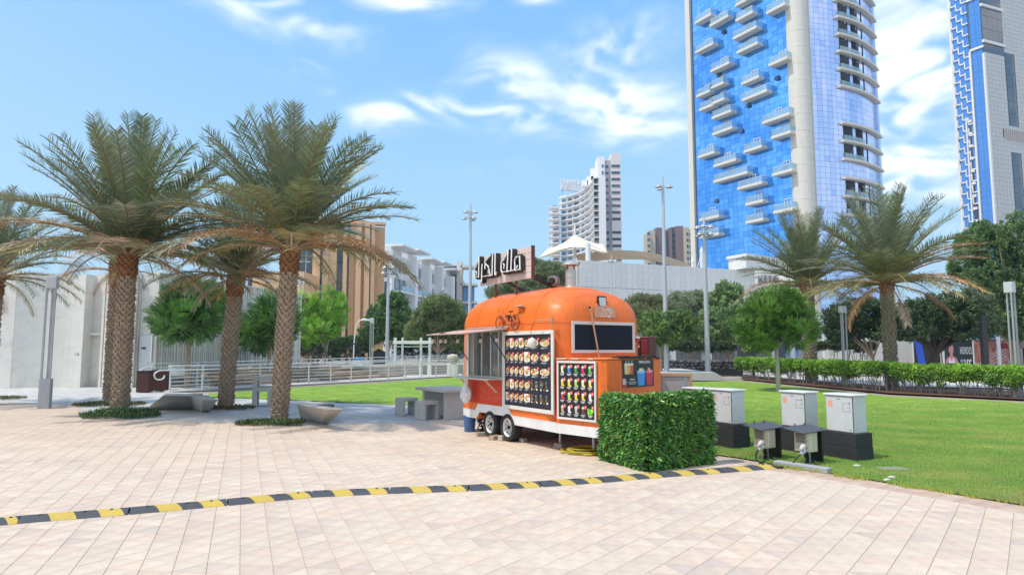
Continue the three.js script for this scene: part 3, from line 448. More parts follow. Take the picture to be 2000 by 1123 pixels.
{ // juice banner on the right face of the nose box and the black cloth over its top
  const a = Math.atan2(1.28, -0.308), g = new THREE.Group(); g.name = 'juice_banner'; put(g, 0.928, 0, -0.34, 0, Math.atan2(1.28, -0.308) , 0); trailer.add(g);
  part('banner_print', new THREE.BoxGeometry(0.86, 0.42, 0.006).translate(0.24 + 0.43, 1.235, 0.008), print(juiceTex, { roughness: 0.3 }), g);
  const cloth = []; for (let k = 0; k < 9; k++) cloth.push(rb(0.14, 0.03 + 0.014 * Math.sin(k * 2.1), 0.16, 0.22 + k * 0.125, 1.465 + 0.006 * Math.sin(k * 3), -0.05, 0.012, 0.05 * Math.sin(k * 1.7)));
  part('black_cloth', cloth, std([0.022, 0.018, 0.018], 0.9), g);
}
{ // front window, its dark glass and prop stick; floodlight; old plate; lamp
  const w = new THREE.Group(); w.name = 'front_window'; trailer.add(w);
  part('glass', bx(0.01, 0.42, 1.25, 0.006, 1.592, -0.953), M.darkFrontGlass || (M.darkFrontGlass = phys([0.008, 0.011, 0.024], 0.3, { specularIntensity: 0.35 })), w);
  const fr = phys([0.62, 0.61, 0.60], 0.45, { metalness: 0.25 });
  part('frame', [rb(0.03, 0.05, 1.345, 0.01, 2.008, -0.953, 0.006), rb(0.03, 0.05, 1.345, 0.01, 1.545, -0.953, 0.006), rb(0.03, 0.412, 0.05, 0.01, 1.5955, -0.306, 0.006), rb(0.03, 0.412, 0.05, 0.01, 1.5955, -1.6, 0.006)], fr, w);
  part('window_joint', bx(0.012, 0.41, 0.004, 0.009, 1.597, -0.95), M.black, w);
  const st = part('prop_stick', bar([0.05, 2.27, -0.64], [0.09, 1.475, -0.78], 0.014, 8, 0.012), std([0.50, 0.33, 0.20], 0.8, { map: stainTex }), trailer);
  part('stick_hook', new THREE.SphereGeometry(0.022, 8, 6).translate(0.03, 2.29, -0.635), M.black, st);
  const fl = new THREE.Group(); fl.name = 'floodlight'; put(fl, -0.07, 2.3, -0.99, 0, Math.PI / 2 + 0.08, 0); fl.rotation.order = 'YXZ'; fl.rotation.x = -0.1; trailer.add(fl);
  part('housing', [rb(0.2, 0.2, 0.035, 0, 0, 0, 0.01), rb(0.13, 0.12, 0.03, 0, 0.04, -0.032, 0.01)], M.black, fl); part('lens', bx(0.15, 0.145, 0.006, 0, 0.028, 0.018), phys([0.55, 0.57, 0.55], 0.25, { clearcoat: 1 }), fl); part('bracket', [sq([-0.11, 0.1, 0], [-0.11, 0.1, -0.1], 0.012), sq([0.11, 0.1, 0], [0.11, 0.1, -0.1], 0.012)], M.black, fl);
  const pl = new THREE.BoxGeometry(0.44, 0.19, 0.006); put(part('old_plate', pl, std([1, 1, 1], 0.7, { map: plateTex }), trailer), -0.008, 2.225, -0.99, 0, Math.PI / 2, 0).rotation.set(-0.2, Math.PI / 2, 0, 'YXZ');
  const lm = new THREE.Group(); lm.name = 'corner_lamp'; put(lm, -0.05, 1.74, -1.72, 0, 1.9, 0); lm.scale.setScalar(0.7); trailer.add(lm);
  part('lamp_cover', new THREE.SphereGeometry(0.065, 14, 8, 0, 6.3, 0, 1.6).scale(1, 0.8, 1.2).translate(0, 0.08, 0.03), M.white, lm); part('lamp_lens', [cyl(0.04, 0.045, 0.07, 0, 0.0, 0.04), cyl(0.02, 0.03, 0.05, 0.015, -0.1, 0.05)], std([0.55, 0.06, 0.08], 0.3), lm); part('lamp_tail', cyl(0.018, 0.02, 0.06, 0.02, -0.15, 0.05), M.white, lm);
}
{ // service side: opening, counter, panel, awning
  const w = new THREE.Group(); w.name = 'service_window'; trailer.add(w);
  const al = phys([0.55, 0.54, 0.50], 0.4, { metalness: 0.5 }), glass = phys([0.86, 0.9, 0.9], 0.03, { transmission: 0.94, ior: 1.45, thickness: 0, specularIntensity: 0.8 });
  part('frame', [rb(1.33, 0.035, 0.05, -2.29, 1.925, 0.0, 0.006), rb(1.33, 0.04, 0.06, -2.29, 1.075, 0.0, 0.006), rb(0.035, 0.81, 0.05, -2.935, 1.115, 0, 0.006), rb(0.03, 0.81, 0.05, -1.655, 1.115, 0, 0.006)], al, w);
  const mx = [-2.76, -2.44, -2.1, -1.81]; for (const x of mx) part('mullion', rb(0.032, 0.81, 0.035, x, 1.115, -0.005, 0.005), al, w);
  const ed = [-2.92, ...mx, -1.668]; for (let k = 1; k < 5; k++) part('pane', bx(ed[k + 1] - ed[k] - 0.034, 0.8, 0.004, (ed[k] + ed[k + 1]) / 2, 1.12, -0.012), glass, w);
  part('side_panel', bx(0.13, 0.8, 0.01, -2.84, 1.12, -0.008), std([0.33, 0.30, 0.26], 0.7, { map: stainTex }), w);
  const inn = new THREE.Group(); inn.name = 'kitchen'; trailer.add(inn);
  const liner = std([0.33, 0.33, 0.32], 0.7, { map: stainTex });
  part('liner', [bx(2.9, 1.6, 0.02, -1.75, 0.37, -1.78), bx(0.02, 1.6, 1.7, -3.2, 0.37, -0.95), bx(2.9, 0.02, 1.6, -1.75, 0.365, -0.95), bx(0.02, 1.6, 1.6, -0.25, 0.37, -0.95), bx(2.5, 0.02, 1.2, -1.75, 2.3, -0.95)], liner, inn);
  part('worktop', rb(2.4, 0.04, 0.4, -1.85, 1.03, -0.28, 0.006), M.steel, inn); part('back_shelf', [bx(2.2, 0.03, 0.35, -1.9, 1.35, -1.58), bx(2.2, 0.8, 0.5, -1.9, 0.4, -1.5)], M.steel, inn);
  const R = rng(47), bc = [[0.75, 0.5, 0.06], [0.7, 0.3, 0.05], [0.12, 0.3, 0.1], [0.5, 0.5, 0.45], [0.45, 0.1, 0.12], [0.3, 0.5, 0.6], [0.6, 0.55, 0.4]].map((c) => phys(c, 0.3, { clearcoat: 0.5 }));
  for (let k = 0; k < 16; k++) { const h = 0.14 + 0.16 * R(), r = 0.03 + 0.02 * R(), p = [[0, 0], [r, 0], [r, h * 0.66], [r * 0.4, h * 0.82], [r * 0.4, h], [0, h]].map(([a, b]) => new THREE.Vector2(a, b)); put(part('bottle', new THREE.LatheGeometry(p, 14), bc[Math.floor(R() * 7)], inn), -2.72 + k * 0.068 + 0.02 * R(), 1.07, -0.16 - 0.16 * R()); }
  for (let k = 0; k < 9; k++) put(part('container', rb(0.14, 0.16 + 0.14 * R(), 0.14, 0, 0, 0, 0.02), bc[Math.floor(R() * 7)], inn), -2.8 + k * 0.2, 1.38, -1.58);
  part('red_sign', rb(0.42, 0.13, 0.03, -1.95, 1.8, -0.4, 0.01), std([0.62, 0.05, 0.07], 0.5), inn);
  // worn red panel and shelf below the opening
  part('lower_panel', new THREE.BoxGeometry(1.27, 0.45, 0.006).translate(-2.29, 0.82, 0.004), std([1, 1, 1], 0.6, { map: wornTex }), trailer);
  part('panel_trim', [rb(0.03, 1.36, 0.02, -1.645, 0.585, 0.012, 0.004), rb(0.03, 1.36, 0.02, -2.98, 0.585, 0.012, 0.004)], frameWhite, trailer);
  const sh = part('counter', [rb(1.34, 0.02, 0.3, -2.31, 1.065, 0.165, 0.004), rb(1.34, 0.03, 0.012, -2.31, 1.056, 0.322, 0.003)], phys([0.60, 0.6, 0.58], 0.35, { metalness: 0.4 }), trailer);
  for (const x of [-2.8, -1.85]) part('counter_brace', sq([x, 0.82, 0.012], [x, 1.06, 0.27], 0.02, 0.03), std([0.62, 0.42, 0.28], 0.6), sh);
  // awning: a thin sheet on a frame, hinged above the opening
  const NX = 28, NZ = 10, pos = [], idx = [], uv = [];
  for (let j = 0; j <= NZ; j++) for (let i = 0; i <= NX; i++) { const u = i / NX, v = j / NZ, x = -2.97 + 1.5 * u, z = 0.02 + 0.88 * v, y = 1.985 - 0.1 * v + 0.012 * Math.sin(u * 17) * v + 0.01 * Math.sin(u * 7 + 2) * Math.sin(v * 5); pos.push(x, y, z); uv.push(x, z); }
  for (let j = 0; j < NZ; j++) for (let i = 0; i < NX; i++) { const a = j * (NX + 1) + i, b = a + NX + 1; idx.push(a, b, a + 1, a + 1, b, b + 1); }
  const sheetG = (dy) => { const g = new THREE.BufferGeometry(); g.setAttribute('position', new THREE.Float32BufferAttribute(pos.map((p, k) => (k % 3 === 1 ? p + dy : p)), 3)); g.setAttribute('uv', new THREE.Float32BufferAttribute(uv, 2)); g.setIndex(idx); g.computeVertexNormals(); return g; };
  const aw = part('awning', [sheetG(0), sheetG(-0.012)], std([0.60, 0.36, 0.30], 0.7, { map: stainTex, side: THREE.DoubleSide }), trailer);
  part('awning_frame', [bar([-2.97, 1.875, 0.9], [-1.47, 1.875, 0.9], 0.012), bar([-2.97, 1.97, 0.03], [-2.97, 1.875, 0.9], 0.011), bar([-1.47, 1.97, 0.03], [-1.47, 1.875, 0.9], 0.011), bar([-2.22, 1.965, 0.03], [-2.22, 1.87, 0.9], 0.009), rb(1.56, 0.03, 0.03, -2.22, 1.99, 0.015, 0.006)], std([0.5, 0.42, 0.38], 0.5, { metalness: 0.3 }), aw);
  for (const x of [-2.95, -1.5]) part('awning_strut', bar([x, 1.4, 0.02], [x, 1.93, 0.42], 0.01), M.black, aw);
}
{ // wall lamps, lantern bracket, roof fan and chimney
  for (const [x, y, z, k] of [[-1.1, 2.27, 0.1, 0], [-1.34, 2.13, 0.2, 1]]) { const g = new THREE.Group(); g.name = 'solar_lamp'; put(g, x, y, z - 0.13, 0, 0.1, 0); g.scale.setScalar(k ? 0.55 : 0.85); trailer.add(g); part('solar_panel', rb(0.26, 0.012, 0.14, 0, 0.07, 0.05, 0.004).rotateX(k ? -0.5 : -0.22), k ? std([0.03, 0.035, 0.05], 0.3) : std([0.55, 0.47, 0.42], 0.5), g); part('lamp_body', [rb(0.1, 0.07, 0.04, 0, -0.02, 0.01, 0.012), sq([0, 0.05, 0.02], [0, 0.08, 0.07], 0.025)], k ? M.black : orange, g); }
  const ln = new THREE.Group(); ln.name = 'lantern'; trailer.add(ln);
  part('bracket', [bar([-0.12, 2.07, 0.0], [-0.42, 2.07, 0.16], 0.008), sq([-0.12, 1.98, 0.005], [-0.12, 2.12, 0.005], 0.03, 0.02)], std([0.3, 0.22, 0.18], 0.5), ln); part('cord', tube([[-0.42, 2.07, 0.16], [-0.47, 1.98, 0.16], [-0.55, 1.88, 0.14], [-0.5, 1.8, 0.15]], 0.005, 16, 5), M.black, ln);
  part('shade', new THREE.LatheGeometry([[0, 0], [0.05, 0.0], [0.075, 0.03], [0.078, 0.1], [0.055, 0.145], [0.02, 0.16], [0, 0.175]].map(([a, b]) => new THREE.Vector2(a, b)), 18).translate(-0.5, 1.63, 0.15), phys([0.78, 0.74, 0.66], 0.35, { transmission: 0.2 }), ln);
  const ch = new THREE.Group(); ch.name = 'chimney'; put(ch, -0.86, 2.68, -0.93); trailer.add(ch); const galv = std([0.55, 0.54, 0.53], 0.45, { metalness: 0.5, map: stainTex });
  part('flue', [cyl(0.098, 0.098, 0.34, 0, 0, 0, 20), cyl(0.104, 0.104, 0.015, 0, 0.2, 0, 20), cyl(0.14, 0.1, 0.05, 0, 0, 0, 20)], galv, ch); part('chimney_cap', [new THREE.LatheGeometry([[0, 0.1], [0.05, 0.085], [0.16, 0.015], [0.165, 0], [0.15, 0.004], [0, 0.02]].map(([a, b]) => new THREE.Vector2(a, b)), 22).translate(0, 0.42, 0)], galv, ch); part('cap_collar', [0, 1, 2, 3].map((k) => bar([0.085 * Math.cos(k * 1.57), 0.33, 0.085 * Math.sin(k * 1.57)], [0.085 * Math.cos(k * 1.57), 0.44, 0.085 * Math.sin(k * 1.57)], 0.008)), std([0.3, 0.13, 0.08], 0.7), ch);
  const fan = new THREE.Group(); fan.name = 'roof_fan'; put(fan, -1.22, 2.71, -0.85, 0, 0.5, 0); trailer.add(fan); part('fan_housing', [cyl(0.1, 0.1, 0.13, 0, 0, 0, 18).rotateX(Math.PI / 2).translate(0, 0.13, 0), rb(0.2, 0.06, 0.16, 0, 0, 0, 0.01)], std([0.30, 0.24, 0.22], 0.6, { map: stainTex }), fan); part('motor', [cyl(0.06, 0.05, 0.1).rotateX(Math.PI / 2).translate(0, 0.13, 0.1), cyl(0.065, 0.05, 0.07, 0.06, 0.2, -0.03)], M.black, fan); part('fan_grille', new THREE.TorusGeometry(0.075, 0.012, 8, 20).translate(0, 0.13, 0.068), M.steel, fan);
}
{ // sign on the roof: boarded panel, standing letters, posts and braces
  const sg = new THREE.Group(); sg.name = 'roof_sign'; put(sg, -3.02, 2.865, -0.3); trailer.add(sg);
  const wood = tex(256, 256, (u, v) => { const a = tile(u, v * 0.2, 14, 4, 81), k = cl(0.9 + 0.14 * a); return [k, k * 0.96, k * 0.95]; }, true, 1.2), wm = std([0.80, 0.69, 0.65], 0.85, { map: wood }), wd = std([0.16, 0.07, 0.05], 0.85, { map: wood });
  const L = 1.86, H = 0.575; for (let k = 0; k < 5; k++) part('board_plank', rb(L, H / 5 - 0.006, 0.022, L / 2, (k * H) / 5, 0, 0.004), wm, sg);
  part('end_cap', bx(0.02, H + 0.02, 0.07, L + 0.011, -0.01, -0.01), wd, sg);
  part('sign_post', [sq([0.54, 0, -0.03], [0.54, -0.36, -0.03], 0.035)], wd, sg); part('sign_post', [sq([1.29, 0, -0.03], [1.29, -0.36, -0.03], 0.03)], wd, sg);
  part('sign_brace', sq([0.95, 0.02, -0.03], [0.95, -0.2, -0.52], 0.045), M.black, sg); part('sign_brace', sq([1.82, 0.04, -0.03], [1.82, -0.18, -0.62], 0.06), M.black, sg);
  // letters as strokes with a dark body and a white face
  const T = (px, py) => [((px - 135) / 940) * L, 0]; const rowY = (px, py) => { const t = (px - 135) / 940, top = 430 + (105 - 430) * t, bot = 935 + (710 - 935) * t; return ((bot - py) / (bot - top)) * H; };
  const P = (x, y) => [T(x)[0], rowY(x, y)];
  const strokes = {
    final_letter: [[[185, 480], [150, 570], [112, 640], [112, 740], [125, 775], [200, 765], [205, 410]], [[150, 735], [160, 690], [142, 668]]],
    tail_letter: [[[272, 540], [262, 690], [262, 830], [248, 845]], [[265, 755], [420, 715]]],
    middle_letter: [[[430, 355], [375, 420], [330, 470], [345, 520], [400, 560], [430, 715], [440, 720]], [[330, 600], [330, 540]]],
    tall_letter: [[[478, 330], [470, 700]], [[400, 722], [470, 702]]],
    upright_letter: [[[527, 310], [522, 690], [540, 695], [545, 655]]],
    second_final_letter: [[[720, 330], [690, 400], [640, 460], [640, 600], [665, 635], [745, 615], [765, 220]], [[690, 560], [700, 500], [680, 480]]],
    second_tall_letter: [[[828, 200], [815, 590]], [[765, 612], [850, 590]]],
    first_letter: [[[850, 590], [885, 560], [880, 400], [905, 335], [965, 320], [970, 560], [890, 585]], [[925, 500], [915, 540]]],
  };
  const face = std([0.86, 0.86, 0.86], 0.4), side = std([0.03, 0.028, 0.028], 0.5), glowless = 0.022;
  for (const [name, list] of Object.entries(strokes)) {
    const dark = [], white = [];
    for (const s of list) { const q = s.map(([x, y]) => P(x, y)); for (let k = 0; k + 1 < q.length; k++) { const [a, b] = [q[k], q[k + 1]]; dark.push(sq([a[0], a[1], 0.07], [b[0], b[1], 0.07], 0.036, 0.1)); white.push(sq([a[0], a[1], 0.126], [b[0], b[1], 0.126], 0.03, 0.01)); } for (const p of q) { dark.push(cyl(0.018, 0.018, 0.1, 0, 0, 0, 10).rotateX(Math.PI / 2).translate(p[0], p[1], 0.02)); white.push(cyl(0.0148, 0.0148, 0.0096, 0, 0, 0, 10).rotateX(Math.PI / 2).translate(p[0], p[1], 0.1212)); } }
    const l = part(name, dark, side, sg); part('letter_face', white, face, l);
  }
}
// things hung on or lying round the trailer, placed in its frame
const TM = new THREE.Matrix4().makeRotationY((-58 * Math.PI) / 180).setPosition(0.72, 0, -10.593), TRY = (-58 * Math.PI) / 180;
const atT = (x, y, z) => V(x, y, z).applyMatrix4(TM);
function byTrailer(name, label, cat, x, y, z, ry = 0, group) { const p = atT(x, y, z); return thing(name, label, cat, p.x, p.y, p.z, TRY + ry, group); }
{
  const b = byTrailer('bicycle', 'small orange and black wire bicycle ornament above the menu board', 'bicycle', -1.42, 2.02, 0.06), red = std([0.62, 0.14, 0.04], 0.45), bl = M.black; b.scale.setScalar(0.88);
  for (const x of [-0.3, 0.3]) { const w = part('wheel', new THREE.TorusGeometry(0.15, 0.009, 8, 28).translate(x, 0.06, 0), bl, b); const sp = []; for (let k = 0; k < 6; k++) sp.push(bar([x, 0.06, 0], [x + 0.15 * Math.cos(k * 1.047), 0.06 + 0.15 * Math.sin(k * 1.047), 0], 0.0022, 5)); part('spokes', sp, bl, w); part('hub', new THREE.SphereGeometry(0.024, 10, 8).scale(1, 1, 0.8).translate(x + (x < 0 ? 0.02 : -0.02), 0.17, 0), bl, w); }
  part('frame', [bar([-0.3, 0.06, 0], [-0.17, 0.27, 0], 0.01), bar([-0.19, 0.24, 0], [0.02, 0.04, 0], 0.01), bar([-0.19, 0.25, 0], [0.14, 0.22, 0], 0.01), bar([0.02, 0.04, 0], [0.15, 0.25, 0], 0.01), bar([0.02, 0.04, 0], [0.3, 0.06, 0], 0.009), bar([0.14, 0.22, 0], [0.3, 0.06, 0], 0.009)], red, b);
  part('handlebar', tube([[-0.17, 0.27, 0], [-0.15, 0.32, 0], [-0.28, 0.33, 0], [-0.36, 0.3, 0], [-0.33, 0.25, 0], [-0.28, 0.25, 0]], 0.009, 24, 6), red, b);
  part('saddle', rb(0.12, 0.025, 0.05, 0.16, 0.255, 0, 0.012).rotateZ(0.08), bl, b); part('stay', [bar([-0.19, 0.02, -0.06], [-0.1, 0.14, 0], 0.006), bar([0.2, 0.02, -0.06], [0.14, 0.16, 0], 0.006)], bl, b);
}
{ // bulbs strung along the awning
  const glass = phys([0.82, 0.8, 0.74], 0.15, { transmission: 0.5, thickness: 0 }), cap = M.black;
  const spots = [[-2.96, 0.78, 'leftmost bulb hanging under the awning'], [-2.86, 0.66, 'second bulb from the left under the awning'], [-2.84, 0.57, 'third bulb from the left under the awning'], [-2.7, 0.38, 'fourth bulb from the left under the awning, close to the trailer'], [-1.95, 0.3, 'bulb under the awning before the red sign'], [-1.52, 0.22, 'bulb at the near end of the awning beside the menu board']];
  spots.forEach(([x, z, l]) => { const t = byTrailer('hanging_bulb', 'white ' + l, 'light bulb', x, 1.72, z, 0, 'bulbs under the awning'); part('bulb', new THREE.LatheGeometry([[0, 0], [0.025, 0.006], [0.036, 0.035], [0.03, 0.065], [0.017, 0.085], [0, 0.086]].map(([a, c]) => new THREE.Vector2(a, c)), 14), glass, t); part('socket', cyl(0.02, 0.018, 0.04, 0, 0.08, 0, 10), cap, t); part('cord', bar([0, 0.11, 0], [0, 1.97 - 1.72 - 0.1 * (z / 0.9), 0], 0.004, 5), cap, t); });
  const bag = byTrailer('plastic_bag', 'white plastic bag hanging under the service counter', 'bag', -2.72, 0.58, 0.19), R = rng(51), g = new THREE.IcosahedronGeometry(0.5, 5), p = g.attributes.position;
  for (let i = 0; i < p.count; i++) { const x = p.getX(i), y = p.getY(i), z = p.getZ(i), t = (y + 0.5), w = 0.27 * (1 - 0.78 * sstep(0.35, 1, t)), f = 1 + 0.16 * n3(x * 5, y * 3, z * 5) + 0.1 * n3(x * 14, y * 6, z * 14); p.setXYZ(i, x * 2 * w * 0.5 * f * 1.1, t * 0.43 * (1 + 0.04 * n3(x * 4, 1, z * 4)), z * 2 * w * 0.34 * f); }
  g.computeVertexNormals(); part('sack', g, phys([0.74, 0.76, 0.79], 0.35, { transmission: 0.15, thickness: 0 }), bag); part('handle', tube([[-0.03, 0.4, 0], [-0.02, 0.48, 0.02], [0, 0.5, 0.05], [0.02, 0.47, 0.02], [0.03, 0.4, 0]], 0.012, 16, 6), M.white, bag);
}
{ // bin, blocks, cable and hose
  const bin = thing('bin', 'blue plastic bin under the rear end of the trailer', 'bin', -0.834, 0, -13.263), bl = std([0.06, 0.14, 0.33], 0.55);
  part('tub', new THREE.LatheGeometry([[0, 0], [0.1, 0], [0.125, 0.3], [0.132, 0.3], [0.132, 0.315], [0.118, 0.315], [0.1, 0.03], [0, 0.03]].map(([a, c]) => new THREE.Vector2(a, c)), 24), bl, bin); part('rim', new THREE.TorusGeometry(0.13, 0.008, 8, 24).rotateX(Math.PI / 2).translate(0, 0.312, 0), bl, bin);
  const brick = (l, [x, z], w, h, d, ry, c) => { const g = rb(w, h, d, 0, 0, 0, 0.006); const o = put(part('block', g, std(c, 0.9, { map: stainTex, bumpMap: grainBump, bumpScale: 0.004 })), x, 0.001, z, 0, ry, 0); tag(o, l, 'block'); };
  brick('rough grey stone block in front of the rear wheel', [-0.58, -12.565], 0.17, 0.07, 0.12, 0.4, [0.36, 0.32, 0.26]); brick('brown wooden block between the two trailer wheels', [-0.31, -12.071], 0.2, 0.075, 0.12, 0.9, [0.40, 0.30, 0.22]); brick('pale stone wedge against the rear side of the front wheel', [-0.19, -11.937], 0.08, 0.09, 0.1, 0.9, [0.48, 0.40, 0.31]); brick('grey block in the shade in front of the front wheel', [0.195, -11.742], 0.1, 0.07, 0.1, 0.7, [0.3, 0.27, 0.24]); brick('grey concrete block under the nose of the trailer', [0.808, -11.021], 0.22, 0.09, 0.16, 0.9, [0.26, 0.24, 0.22]);
  const R = rng(53), cb = thing('cable_coil', 'yellow and black cable coil on the ground under the nose box', 'cable', 1.122, 0, -10.537), ym = std([0.50, 0.40, 0.02], 0.5);
  for (let k = 0; k < 9; k++) { const a = 0.24 + 0.16 * R(), b = 0.2 + 0.1 * R(), pts = []; for (let i = 0; i < 12; i++) pts.push([a * Math.cos(i * 0.5236) + 0.05 * R(), 0.012 + 0.008 * k + 0.01 * R(), b * Math.sin(i * 0.5236) + 0.04 * R()]); part('cable_loop', tube(pts, 0.008, 48, 6, true), k % 4 === 3 ? M.black : ym, cb); }
  const hs = thing('hose', 'black and dark red tangle of hose hanging behind the rear wheel', 'hose', -0.592, 0, -13.022); for (let k = 0; k < 6; k++) { const pts = []; for (let i = 0; i < 7; i++) pts.push([(R() - 0.5) * 0.16, 0.42 - i * 0.065, (R() - 0.5) * 0.16]); part('hose_loop', tube(pts, 0.013, 30, 6), k === 2 ? std([0.25, 0.03, 0.03], 0.5) : M.black, hs); }
  // red fridge and framed panel behind the nose
  const fr = thing('fridge', 'red drinks fridge standing behind the right end of the trailer', 'fridge', 2.696, 0, -13.6, -0.55), red = std([0.11, 0.011, 0.014], 0.5, { map: stainTex });
  part('cabinet', rb(0.36, 1.84, 0.42, 0, 0.02, 0, 0.02), red, fr); for (let k = 0; k < 6; k++) part('door_panel', rb(0.14, 0.27, 0.02, 0.08, 0.1 + k * 0.285, 0.215, 0.008), std([0.17, 0.02, 0.024], 0.5), fr); part('door_edge', rb(0.03, 1.8, 0.03, -0.02, 0.05, 0.22, 0.006), M.black, fr);
  const pn = thing('equipment_box', 'grey metal equipment box with wooden frame behind the hedge panels', 'box', 2.957, 0, -12.2, -0.12), wd = std([0.45, 0.28, 0.16], 0.85, { map: stainTex });
  part('metal_panel', bx(0.5, 1.1, 0.4, 0, 0.02, -0.01), std([0.42, 0.40, 0.40], 0.6, { map: stainTex, metalness: 0.2 }), pn); part('wood_frame', [rb(0.58, 0.06, 0.05, 0, 1.12, 0.19, 0.008), rb(0.05, 1.12, 0.05, 0.265, 0, 0.19, 0.008), rb(0.05, 1.12, 0.05, -0.265, 0, 0.19, 0.008)], wd, pn);
  part('panel_rib', [bx(0.02, 1.08, 0.015, 0.16, 0.03, 0.197)], M.steel, pn);
}

// ---------- hedge panels, cabinets and sockets ----------
const leafQuad = (l, w, fold = 0.25) => { const g = new THREE.BufferGeometry(); g.setAttribute('position', new THREE.Float32BufferAttribute([0, 0, 0, w / 2, fold * w, l * 0.45, 0, 0, l * 0.5, 0, 0, l * 0.5, w / 2, fold * w, l * 0.45, 0, 0, l, 0, 0, 0, 0, 0, l * 0.5, -w / 2, fold * w, l * 0.45, 0, 0, l * 0.5, 0, 0, l, -w / 2, fold * w, l * 0.45], 3)); g.computeVertexNormals(); return g; };
const leafMat = (c, t = 0.35, rough = 0.6) => phys(c, rough, { side: THREE.DoubleSide, transmission: t, thickness: 0 });
{
  const R = rng(61), lg = leafQuad(0.08, 0.042), lm = phys([1, 1, 1], 0.38, { side: THREE.DoubleSide, clearcoat: 0.25, clearcoatRoughness: 0.35 });
  function panel(label, [ax, az], [bx2, bz], h0, h1, th) {
    const L = Math.hypot(bx2 - ax, bz - az), t = thing('artificial_hedge', label, 'artificial hedge', ax, 0, az, Math.atan2(-(bz - az), bx2 - ax));
    part('backing', bx(L - 0.04, h0 - 0.06, th, L / 2, 0.02, -th / 2 - 0.03), std([0.018, 0.03, 0.014], 0.95), t);
    part('frame', [sq([0.02, 0.0, -0.06], [0.02, h0 - 0.04, -0.06], 0.03), sq([L - 0.02, 0.0, -0.06], [L - 0.02, h0 - 0.04, -0.06], 0.03)], M.black, t);
    const m = [], col = [];
    const addLeaf = (x, y, z, yaw, pitch) => { const k = R(), s = 0.75 + 0.6 * R(); m.push(TRS(x, y, z, eul(pitch, yaw, (R() - 0.5) * 1.6), s)); const f = 0.7 + 0.7 * R(); col.push(k > 0.975 ? lin(0.22 * f, 0.15 * f, 0.06 * f) : k < 0.62 ? lin(0.11 * f, 0.275 * f, 0.055 * f) : k < 0.85 ? lin(0.21 * f, 0.40 * f, 0.09 * f) : lin(0.06 * f, 0.17 * f, 0.09 * f)); };
    for (let i = 0; i < 4200; i++) { const x = R() * L, y = 0.02 + R() * (h0 + (h1 - h0) * (x / L) - 0.03); addLeaf(x, y, 0.025 * R() + 0.015 * n2(x * 4, y * 4) + (R() < 0.03 ? 0.02 : 0), (R() - 0.5) * 2.6, 0.2 + R() * 1.2 - 0.7); }
    for (let i = 0; i < 500; i++) { const x = R() * L; addLeaf(x, h0 + (h1 - h0) * (x / L) - 0.02 + 0.03 * R(), -th * R(), R() * 6.28, -0.2 - R() * 1.1); }
    for (let i = 0; i < 260; i++) for (const e of [0, L]) addLeaf(e, R() * h0, -th * R(), (e ? 1.57 : -1.57) + (R() - 0.5) * 1.5, (R() - 0.5));
    tag(inst('leaves', lg, lm, m, t, col), null, null, null, 'stuff');
  }
  panel('artificial green hedge panel, the left sunlit one of the corner in front of the trailer', [1.33, -9.908], [1.796, -8.965], 0.915, 0.915, 0.11);
  panel('artificial green hedge panel, the right shaded one of the corner in front of the cabinets', [1.792, -8.947], [2.844, -9.622], 0.95, 0.965, 0.12);
}
